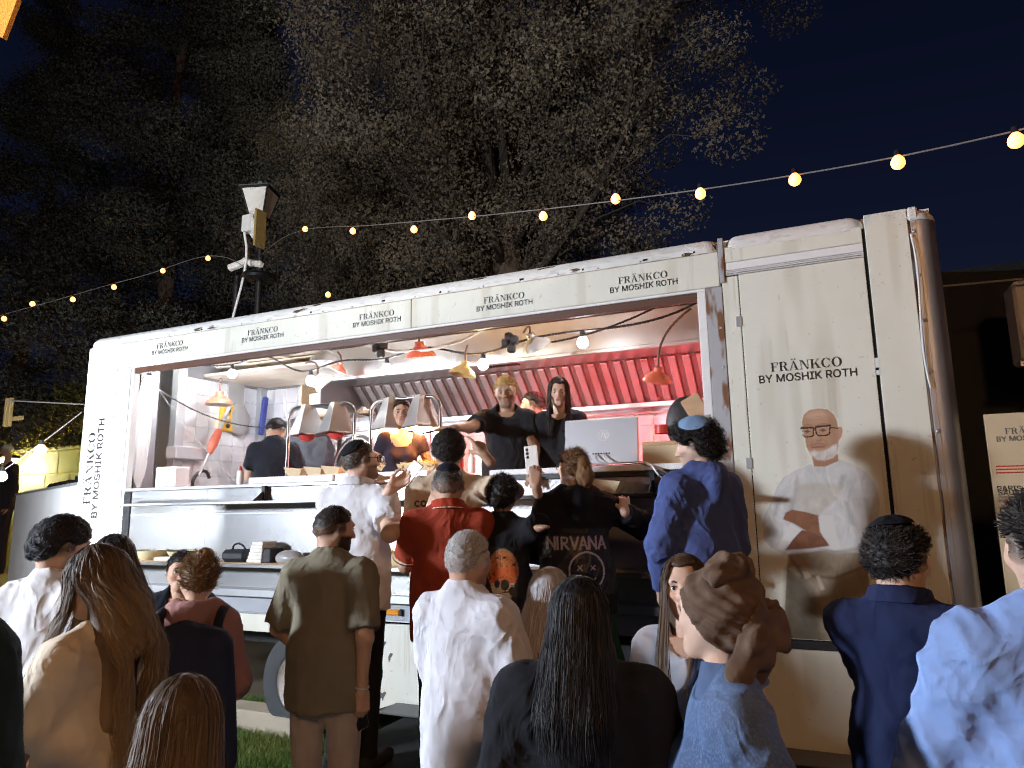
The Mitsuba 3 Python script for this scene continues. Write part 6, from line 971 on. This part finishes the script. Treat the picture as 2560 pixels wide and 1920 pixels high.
# prints
s_ = cu['s']; v, f, u, w_, P = decal('woman with black curly hair in a black tee with an orange skull print, arm raised', -.135, .125, .93 * s_, 1.34 * s_, 70, 100)
x, y = (u - .55) * 2, (w_ - .5) * 2; rs = np.random.default_rng(5); n1 = meshkit.fbm(np.c_[x * 3, y * 3.5, x * 0], 3); n2 = meshkit.noise(np.c_[x * 9 + 3 * n1, y * 10, x * 0 + 2])
C = np.tile([.012, .012, .014], (len(v), 1)); dome = (np.hypot(x / .62, (y - .30) / .62) < 1); jaw = (np.abs(x) < .62 - .42 * np.clip(.25 - y, 0, 2)) & (y < .3) & (y > -.62); low = (y < -.35) & (np.abs(x + .25 + .5 * (y + .7)) < .52) & (n2 > .40)
C[jaw] = (.52, .42, .32); C[dome & (y > -.0)] = (.52, .10, .025); C[dome & (y > .42)] = (.50, .16, .05); C[low] = np.where((n2[low] > .58)[:, None], [.5, .4, .3], [.45, .10, .03]); crack = (np.abs(n2 - .5) < .045) & (dome | jaw); C[crack] = (.02, .02, .02)
for ex, ey, r in ((.10, -.05, .15), (.40, -.22, .12), (-.22, -.02, .10)): C[(np.hypot((x - ex) / 1.2, y - ey) < r) & jaw] = (.015, .012, .012)
C[(np.abs(np.hypot(x / .62, (y - .30) / .62) - 1) < .05) & (y > .1)] = (.30, .18, .10)
part(CU, 'print', (v, f), 'print_ink', smooth=True, color=C)
s_ = pn['s']; v, f, u, w_, P = decal('woman with a brown ponytail and glasses in a black printed hoodie and green skirt', -.20, .22, .93 * s_, 1.30 * s_, 110, 100)
X_, Y_ = (u - .5) * .42, (w_ - .5) * .37 * s_; C = np.tile([.014, .015, .020], (len(v), 1)); rad_ = np.hypot((X_ - .03) / .95, Y_ + .055)
C[np.abs(rad_ - .105) < .0055] = (.42, .45, .55)
for cx in (-.01, .065): 
    a_, b_ = X_ - cx, Y_ + .035; C[(np.minimum(np.abs(a_ - b_), np.abs(a_ + b_)) < .004) & (np.hypot(a_, b_) < .020)] = (.5, .5, .55)
C[(np.abs(np.hypot(X_ - .03, Y_ + .055) - .06) < .004) & (Y_ < -.085)] = (.4, .4, .45)
def seg(ax_, ay, bx_, by, wd): d_ = np.array([bx_ - ax_, by - ay]); t = np.clip(((X_ - ax_) * d_[0] + (Y_ - ay) * d_[1]) / (d_ @ d_), 0, 1); return np.hypot(X_ - ax_ - t * d_[0], Y_ - ay - t * d_[1]) < wd
ink = np.zeros(len(v), bool); zt, zb_ = .135, .068
for ch, x0 in zip('NIRVANA', (-.185, -.128, -.105, -.055, -.005, .05, .105)):
    wdt = .042
    if ch == 'N': ink |= seg(x0, zb_, x0, zt, .006) | seg(x0, zt, x0 + wdt, zb_, .006) | seg(x0 + wdt, zb_, x0 + wdt, zt, .006)
    if ch == 'I': ink |= seg(x0, zb_, x0, zt, .006)
    if ch == 'R': ink |= seg(x0, zb_, x0, zt, .006) | seg(x0, zt, x0 + .03, zt - .006, .005) | seg(x0 + .03, zt - .006, x0 + .028, zt - .030, .005) | seg(x0 + .028, zt - .03, x0, zt - .034, .005) | seg(x0 + .008, zt - .034, x0 + .036, zb_, .006)
    if ch == 'V': ink |= seg(x0, zt, x0 + wdt / 2, zb_, .006) | seg(x0 + wdt / 2, zb_, x0 + wdt, zt, .006)
    if ch == 'A': ink |= seg(x0, zb_, x0 + wdt / 2, zt, .006) | seg(x0 + wdt / 2, zt, x0 + wdt, zb_, .006) | seg(x0 + .01, zb_ + .022, x0 + .032, zb_ + .022, .004)
C[ink] = (.40, .36, .42); part(PN, 'print', (v, f), 'print_ink', smooth=True, color=C)
# beige tee: lettering on the back of the shoulder
s_ = be['s']; v, f, u, w_, P = decal('man in a beige tee with short curly hair who points up into the kitchen', -.20, -.08, 1.30 * s_, 1.38 * s_, 60, 40); X_, Y_ = u * .12, w_ * .08
m_ = (np.abs(np.hypot(X_ - .022, Y_ - .055) - .014) < .0045) & ~((X_ > .026) & (np.abs(Y_ - .055) < .008)); m_ |= np.abs(np.hypot(X_ - .060, Y_ - .055) - .014) < .0045; m_ |= (np.abs(X_ - .088) < .004) & (np.abs(Y_ - .055) < .017); m_ |= np.abs(Y_ - .018 - .006 * np.sin(X_ * 160)) < .003
C = np.where(m_[:, None], [.05, .045, .04], np.array([.52, .42, .31])); part(BE, 'print', (v, f), 'cloth', smooth=True, color=C)
# backpack with a white emblem
s_ = bu['s']; k = thing('backpack', 'navy backpack with white stripes worn by the woman with the bun', 'backpack'); S = SDF(); S.cone(bu['J'](-.12, -.22, 1.34 * s_), bu['J'](-.14, -.24, .84 * s_), .09, .11, .06); S.cone(bu['J'](.12, -.22, 1.34 * s_), bu['J'](.14, -.24, .84 * s_), .09, .11, .06); S.cone(bu['J'](0, -.23, 1.38 * s_), bu['J'](0, -.28, .84 * s_), .09, .11, .06); fl = folds(np.random.default_rng(2), .008, (9, 16)); S.post.append(lambda P, d: d - fl(P)); V, F = S.mesh(.012); part(k, 'body', (bu['W2'](V), F), 'cloth', smooth=True, color=np.tile([.022, .027, .050], (len(V), 1))); PEOPLE['bp'] = (S, bu['W2'])
for g in (-1, 1): m_ = tube(curve([bu['J'](g * .10, -.15, 1.26 * s_), bu['J'](g * .13, -.06, 1.50 * s_), bu['J'](g * .13, .10, 1.40 * s_), bu['J'](g * .15, .12, 1.20 * s_)], 16), .020, 8); part(k, 'strap', (bu['W2'](m_[0]), m_[1]), 'cloth', smooth=True, color=np.tile([.018, .02, .032], (len(m_[0]), 1)))
v, f, u, w_, P = decal('bp', -.02, .15, .78 * s_, .95 * s_, 70, 70); X_, Y_ = u * .17, w_ * .17 * s_; m_ = np.zeros(len(v), bool)
for i, h_ in enumerate((.05, .075, .10)): a_ = X_ - .02 - .035 * i; m_ |= (np.abs(a_ - (Y_ - .06) * -.55 - .02) < .012) & (Y_ > .055) & (Y_ < .055 + h_)
tm_ = meshkit.text_mesh('adidas', .028, .001, True); 
C = np.where(m_[:, None], [.62, .62, .63], np.array([.016, .018, .030])); part(k, 'print', (v, f), 'print_ink', smooth=True, color=C)
tv = np.array(tm_.vertices); tv = np.c_[tv[:, 0] - .0, np.zeros(len(tv)), tv[:, 1] + .80 * s_]; tv[:, 0] += -.005; Q = tv.copy(); Q[:, 1] = -.6
for _ in range(40): Q[:, 1] += np.clip(S(Q) * .7, -.02, .05)
Q[:, 1] -= .003; part(k, 'lettering', (bu['W2'](Q), np.array(tm_.faces)), 'white_enamel')
# headwrap with knot and tails
i_ = wr; S = SDF(); q = i_['q']; hc, R = i_['hc'], i_['R']; S.ell(hc + R @ np.array([0, -.020, .012]) * q, np.array([.106, .122, .122]) * q, .02, R)
def wrapcut(P, d):
    h = (P - hc) @ R / q; ridge = .0040 * np.sin(150 * (h[:, 2] * .75 - h[:, 1] * .65) + 26 * h[:, 0] + 5 * np.sin(h[:, 2] * 25)) + .003 * np.sin(80 * (h[:, 2] + h[:, 1]) + 9); return np.maximum(d - ridge, ((.066 + 1.15 * (h[:, 1] - .088)) - h[:, 2]) * q * .7)
S.post.append(wrapcut); kn = i_['X'](-.02, -.060, .124); V1 = S.mesh(.006); cr = lambda f: (lambda P, d: d - .004 * np.sin(P @ np.array([f, 90, 60]) + 3 * np.sin(P @ np.array([30, -20, 40]))))
B = SDF(); B.cone(kn + R @ [-.045, .0, -.015], kn + R @ [.045, -.01, -.005], .034, .036, .02); B.cone(kn + R @ [-.01, -.03, .01], kn + R @ [.01, .03, .012], .030, .028, .02); B.post.append(cr(70)); V2 = B.mesh(.006)
Tl = SDF(); pts = [kn + R @ [.04, -.02, -.02], i_['X'](.055, -.085, .06), i_['X'](.045, -.12, -.02), i_['X'](.03, -.115, -.11), i_['X'](.02, -.09, -.19)]; rads = (.020, .022, .026, .028, .018)
for a_, b_, r0, r1 in zip(pts[:-1], pts[1:], rads[:-1], rads[1:]): Tl.cone(a_, b_, r0, r1, .03)
pts = [i_['X'](.0, -.125, .03), i_['X'](-.02, -.13, -.06), i_['X'](-.045, -.095, -.15), i_['X'](-.05, -.06, -.21)]
for a_, b_, r0, r1 in zip(pts[:-1], pts[1:], (.022, .026, .026), (.026, .026, .014)): Tl.cone(a_, b_, r0, r1, .03)
for t_ in (.03, .06): Tl.cone(i_['X'](t_ + .03, -.135, .03), i_['X'](t_ + .045, -.15, -.075), .012, .016, .012)
Tl.post.append(lambda P, d: d - .0045 * np.sin(P @ np.array([130, 70, 8]) + 3 * np.sin(P @ np.array([10, 20, 30])))); V3 = Tl.mesh(.006)
m_ = cat(V1, V2, V3); part(WR_, 'headwrap', (i_['W2'](m_[0]), m_[1]), 'cloth', smooth=True, color=np.clip(np.tile([.120, .078, .055], (len(m_[0]), 1)) * (.75 + .5 * meshkit.fbm(m_[0] * 40, 2))[:, None], 0, 1))
# denim seams, pocket flap, button, collar
S, W2 = PEOPLE['woman in a brown headwrap and a denim jacket, seen from behind'][:2]; s_ = i_['s']
def onjacket(pts, side, lift=.003):
    P = np.array([(x, side * .5, z) for x, z in pts]); 
    for _ in range(40): P[:, 1] -= side * np.clip(S(P) * .7, -.02, .05)
    P[:, 1] += side * lift; return P
def stitch(pts, side, n=24): m_ = tube(onjacket(curve(np.c_[np.array(pts), np.zeros(len(pts))], n)[:, :2] * [1, s_], side, .001), .0018, 4); part(WR_, 'seam', (W2(m_[0]), m_[1]), 'cloth', color=np.tile([.42, .36, .28], (len(m_[0]), 1)))
stitch([(-.19, 1.30), (-.05, 1.27), (.08, 1.27), (.19, 1.30)], -1); stitch([(-.09, 1.26), (-.07, 1.05), (-.06, .9)], -1); stitch([(.09, 1.26), (.07, 1.05), (.06, .9)], -1)
def atjacket(p, dir_, lift=.002):
    p = np.array(p, float)
    for _ in range(60): p = p - dir_ * np.clip(S(p[None])[0] * .7, -.02, .05)
    return p + dir_ * lift
# flap on the left breast, which turns towards the camera's left
dl = _unit(np.array([-.45, .89, .0])); fl_ = []
for a_ in np.linspace(-.5, .5, 9):
    for b_ in np.linspace(0, 1, 6): fl_.append(atjacket(np.array([-.09 - .25 + .89 * (a_ * .12), .50 + .45 * (a_ * .12), 1.265 * s_ - b_ * (.045 + .018 * (1 - 2 * abs(a_)))]), dl, .006))
m_ = grid(np.array(fl_).reshape(9, 6, 3)); part(WR_, 'pocket_flap', (W2(m_[0]), m_[1]), 'cloth', smooth=True, color=np.tile([.10, .16, .30], (len(m_[0]), 1))); b0 = atjacket(np.array([-.34, .50, 1.225 * s_]), dl, .011); part(WR_, 'button', ball(W2(b0[None])[0], .008), 'chrome', smooth=True)
for yy in (-.06, -.02, .03, .10): m_ = tube(np.array([atjacket(np.array([-.34 + .89 * yy, .50 + .45 * yy, (1.25 - .03 * j) * s_]), dl, .001) for j in range(12)]), .0018, 4); part(WR_, 'seam', (W2(m_[0]), m_[1]), 'cloth', color=np.tile([.45, .40, .34], (len(m_[0]), 1)))
nb = i_['nb']; a = np.linspace(-2.5, 2.5, 26) - np.pi / 2; ring = []
for rr, dz in ((.072, .0), (.066, .038), (.070, .040), (.098, -.005), (.102, -.010)): ring.append(np.stack([nb[0] + rr * np.cos(a), nb[1] + .012 + rr * 1.05 * np.sin(a), nb[2] + .02 + dz - .02 * (1 + np.sin(a)) * (rr > .08)], 1))
m_ = grid(np.stack(ring)); part(WR_, 'collar', (W2(m_[0]), m_[1]), 'cloth', smooth=True, color=np.tile([.10, .155, .285], (len(m_[0]), 1)))
# ------------------------------------------------------------------ the printed cook on the door (a flat print, in the plane of the panel)
def cp(*pts): return Polygon([(lambda p: (p[0], p[2]))(atY(1800 + x * .40994, 960 + y * .40994)) for x, y in pts])
def print_cook():
    x0, x1, z0, z1 = -.462, .283, 1.002, 2.40; nx, nz = 230, 420; U, Vv = np.meshgrid(np.linspace(x0, x1, nx), np.linspace(z0, z1, nz), indexing='ij'); pts = shapely.points(U.ravel(), Vv.ravel()); X, Z = U.ravel(), Vv.ravel(); C = np.tile([.745, .755, .64], (len(X), 1)); alpha = np.zeros(len(X))
    n1 = meshkit.fbm(np.c_[X * 9, Z * 5, X * 0], 4); n2 = meshkit.fbm(np.c_[X * 26 + 9 * n1, Z * 14, X * 0 + 5], 3)
    def put(poly, col, soft=.006, a=1.0, tex=0.0):
        shapely.prepare(poly); d = np.where(shapely.contains(poly, pts), -1, 1) * shapely.distance(poly.exterior, pts); t = (np.clip(.5 - d / soft, 0, 1) * a)[:, None]; col = np.array(col) * (1 + tex * (n2 - .5))[:, None]; C[:] = C * (1 - t) + col * t; alpha[:] = np.maximum(alpha, t[:, 0])
    jk = (.57, .57, .56); sh = (.34, .33, .31); apr = (.25, .205, .145); apd = (.10, .085, .06); skn = (.44, .26, .165)
    put(cp((415, 1040), (405, 1200), (395, 1400), (388, 1570), (870, 1600), (905, 1400), (910, 1200), (890, 1030)), apr, tex=.5); put(cp((405, 1130), (395, 1400), (388, 1570), (640, 1590), (600, 1330), (520, 1200)), apd, .05, .9, .5); put(cp((700, 1300), (760, 1280), (800, 1600), (700, 1600)), apd, .06, .6)
    put(cp((555, 485), (470, 520), (390, 565), (350, 620), (315, 715), (275, 790), (258, 860), (268, 950), (310, 995), (395, 1042), (430, 1020), (410, 1060), (420, 1130), (890, 1110), (900, 1050), (880, 1000), (950, 880), (975, 760), (970, 680), (940, 600), (880, 530), (790, 480), (715, 455), (640, 505), (580, 508)), jk, .006, 1, .35)
    for a_ in (((470, 560), (445, 700), (420, 790), (440, 790), (480, 640)), ((300, 820), (270, 940), (320, 990), (350, 900)), ((740, 560), (720, 640), (735, 640), (765, 560)), ((760, 720), (800, 850), (820, 860), (780, 720)), ((880, 700), (900, 860), (925, 850), (905, 700)), ((340, 700), (330, 800), (345, 800), (375, 690))): put(cp(*a_), sh, .03, .75)
    put(cp((470, 610), (465, 770), (600, 800), (720, 700), (745, 620), (600, 600)), (.50, .47, .41), .02, .8, .3)
    put(cp((420, 1040), (412, 1120), (480, 1170), (620, 1190), (800, 1170), (900, 1110), (880, 1030), (640, 1010)), (.31, .255, .19), .015, 1, .5); put(cp((430, 1060), (520, 1160), (700, 1175), (880, 1110), (880, 1120), (700, 1190), (500, 1175)), apd, .02, .9)
    put(cp((500, 1140), (540, 1145), (560, 1175), (520, 1190)), (.46, .39, .30), .008); put(cp((585, 1170), (605, 1165), (640, 1250), (615, 1258)), (.46, .39, .30), .008)
    put(cp((385, 825), (400, 785), (440, 765), (520, 780), (605, 802), (605, 850), (630, 930), (540, 905), (450, 850)), (.25, .11, .06), .008, 1, .5); put(cp((490, 888), (560, 902), (630, 930), (672, 985), (560, 1002), (398, 1012)), (.19, .08, .045), .008, 1, .5); put(cp((380, 1010), (500, 890), (480, 880), (430, 852), (345, 1000)), (.64, .63, .60), .006)
    put(cp((600, 805), (610, 900), (690, 1015), (740, 1005), (700, 900), (690, 800)), (.63, .62, .59), .01); put(cp((600, 1000), (700, 1020), (860, 990), (870, 1010), (700, 1040)), sh, .02, .9)
    put(cp((560, 440), (720, 430), (722, 470), (640, 505), (575, 505)), (.36, .19, .12), .006); put(cp((718, 264), (740, 260), (749, 285), (742, 322), (722, 350), (712, 300)), (.50, .27, .19), .006)
    put(cp((500, 230), (510, 190), (545, 160), (600, 150), (655, 155), (695, 185), (712, 225), (720, 262), (722, 380), (712, 425), (690, 450), (640, 467), (590, 462), (550, 432), (530, 390), (520, 330), (505, 290)), skn, .006)
    put(cp((520, 200), (560, 170), (620, 165), (640, 190), (580, 215)), (.62, .42, .30), .03, .7); put(cp((600, 300), (618, 300), (628, 345), (580, 350)), (.40, .23, .15), .014, .8); put(cp((660, 200), (705, 220), (716, 370), (690, 390), (680, 290)), (.36, .21, .13), .03, .7); put(cp((515, 300), (530, 300), (545, 390), (528, 380)), (.38, .22, .14), .015, .7)
    put(cp((530, 398), (548, 414), (575, 404), (600, 412), (650, 402), (690, 375), (719, 365), (714, 422), (690, 450), (640, 467), (590, 462), (552, 434)), (.60, .57, .54), .016, .9, .8); put(cp((548, 372), (600, 356), (655, 368), (650, 378), (600, 368), (552, 384)), (.30, .17, .12), .008, .8); put(cp((556, 384), (600, 378), (646, 378), (640, 388), (600, 390), (560, 393)), (.30, .12, .09), .005)
    put(cp((575, 275), (590, 272), (600, 340), (575, 345)), (.55, .35, .24), .02, .6); put(cp((583, 338), (600, 346), (622, 338), (618, 348), (590, 350)), (.25, .13, .08), .008, .8); put(cp((530, 180), (600, 165), (660, 190), (640, 235), (560, 235)), (.56, .36, .25), .04, .6)
    for a_ in (((505, 255), (535, 246), (565, 254), (535, 252)), ((595, 250), (630, 240), (668, 246), (630, 246))): put(cp(*a_), (.20, .12, .08), .008, .8)
    for a_ in (((510, 310), (540, 318), (565, 312), (540, 322)), ((600, 306), (630, 314), (664, 302), (630, 318)), ((545, 222), (600, 214), (660, 224), (600, 219)), ((560, 205), (600, 199), (640, 206), (600, 203)), ((560, 350), (545, 378), (550, 380), (568, 352)), ((636, 345), (660, 372), (665, 368), (645, 345))): put(cp(*a_), (.32, .18, .11), .010, .6)
    for cx, cy in ((532, 292), (628, 285)): put(cp((cx - 22, cy - 2), (cx, cy - 12), (cx + 22, cy - 2), (cx, cy + 8)), (.12, .07, .05), .006, .9)
    for b_ in (((492, 262), (570, 262), (570, 270), (492, 272)), ((580, 256), (676, 248), (676, 258), (580, 264))): put(cp(*b_), (.07, .04, .03), .005)
    for o_, i2 in ((((490, 268), (572, 264), (574, 315), (560, 326), (515, 326), (500, 315)), ((498, 275), (566, 271), (566, 312), (555, 319), (518, 319), (506, 310))), (((580, 262), (676, 250), (672, 305), (655, 317), (600, 320), (585, 308)), ((588, 268), (667, 258), (664, 301), (650, 310), (604, 312), (592, 304)))):
        P_ = cp(*o_).difference(cp(*i2)); shapely.prepare(P_); inn = shapely.contains(P_, pts); C[inn] = (.035, .02, .015)
    put(cp((566, 272), (586, 268), (586, 276), (566, 280)), (.035, .02, .015), .003); put(cp((672, 262), (720, 268), (720, 274), (672, 270)), (.05, .03, .02), .003)
    P = np.stack([U, np.full(U.shape, YF - .0108), Vv], -1); gv, gf = grid(P); gf = gf[(alpha[gf] > .02).any(1)]; part(DOOR, 'printed_cook', (gv, gf), 'print_ink', color=np.clip(C, 0, 1), smooth=True, label='printed picture of a bald bearded cook in glasses with folded arms')
print_cook()
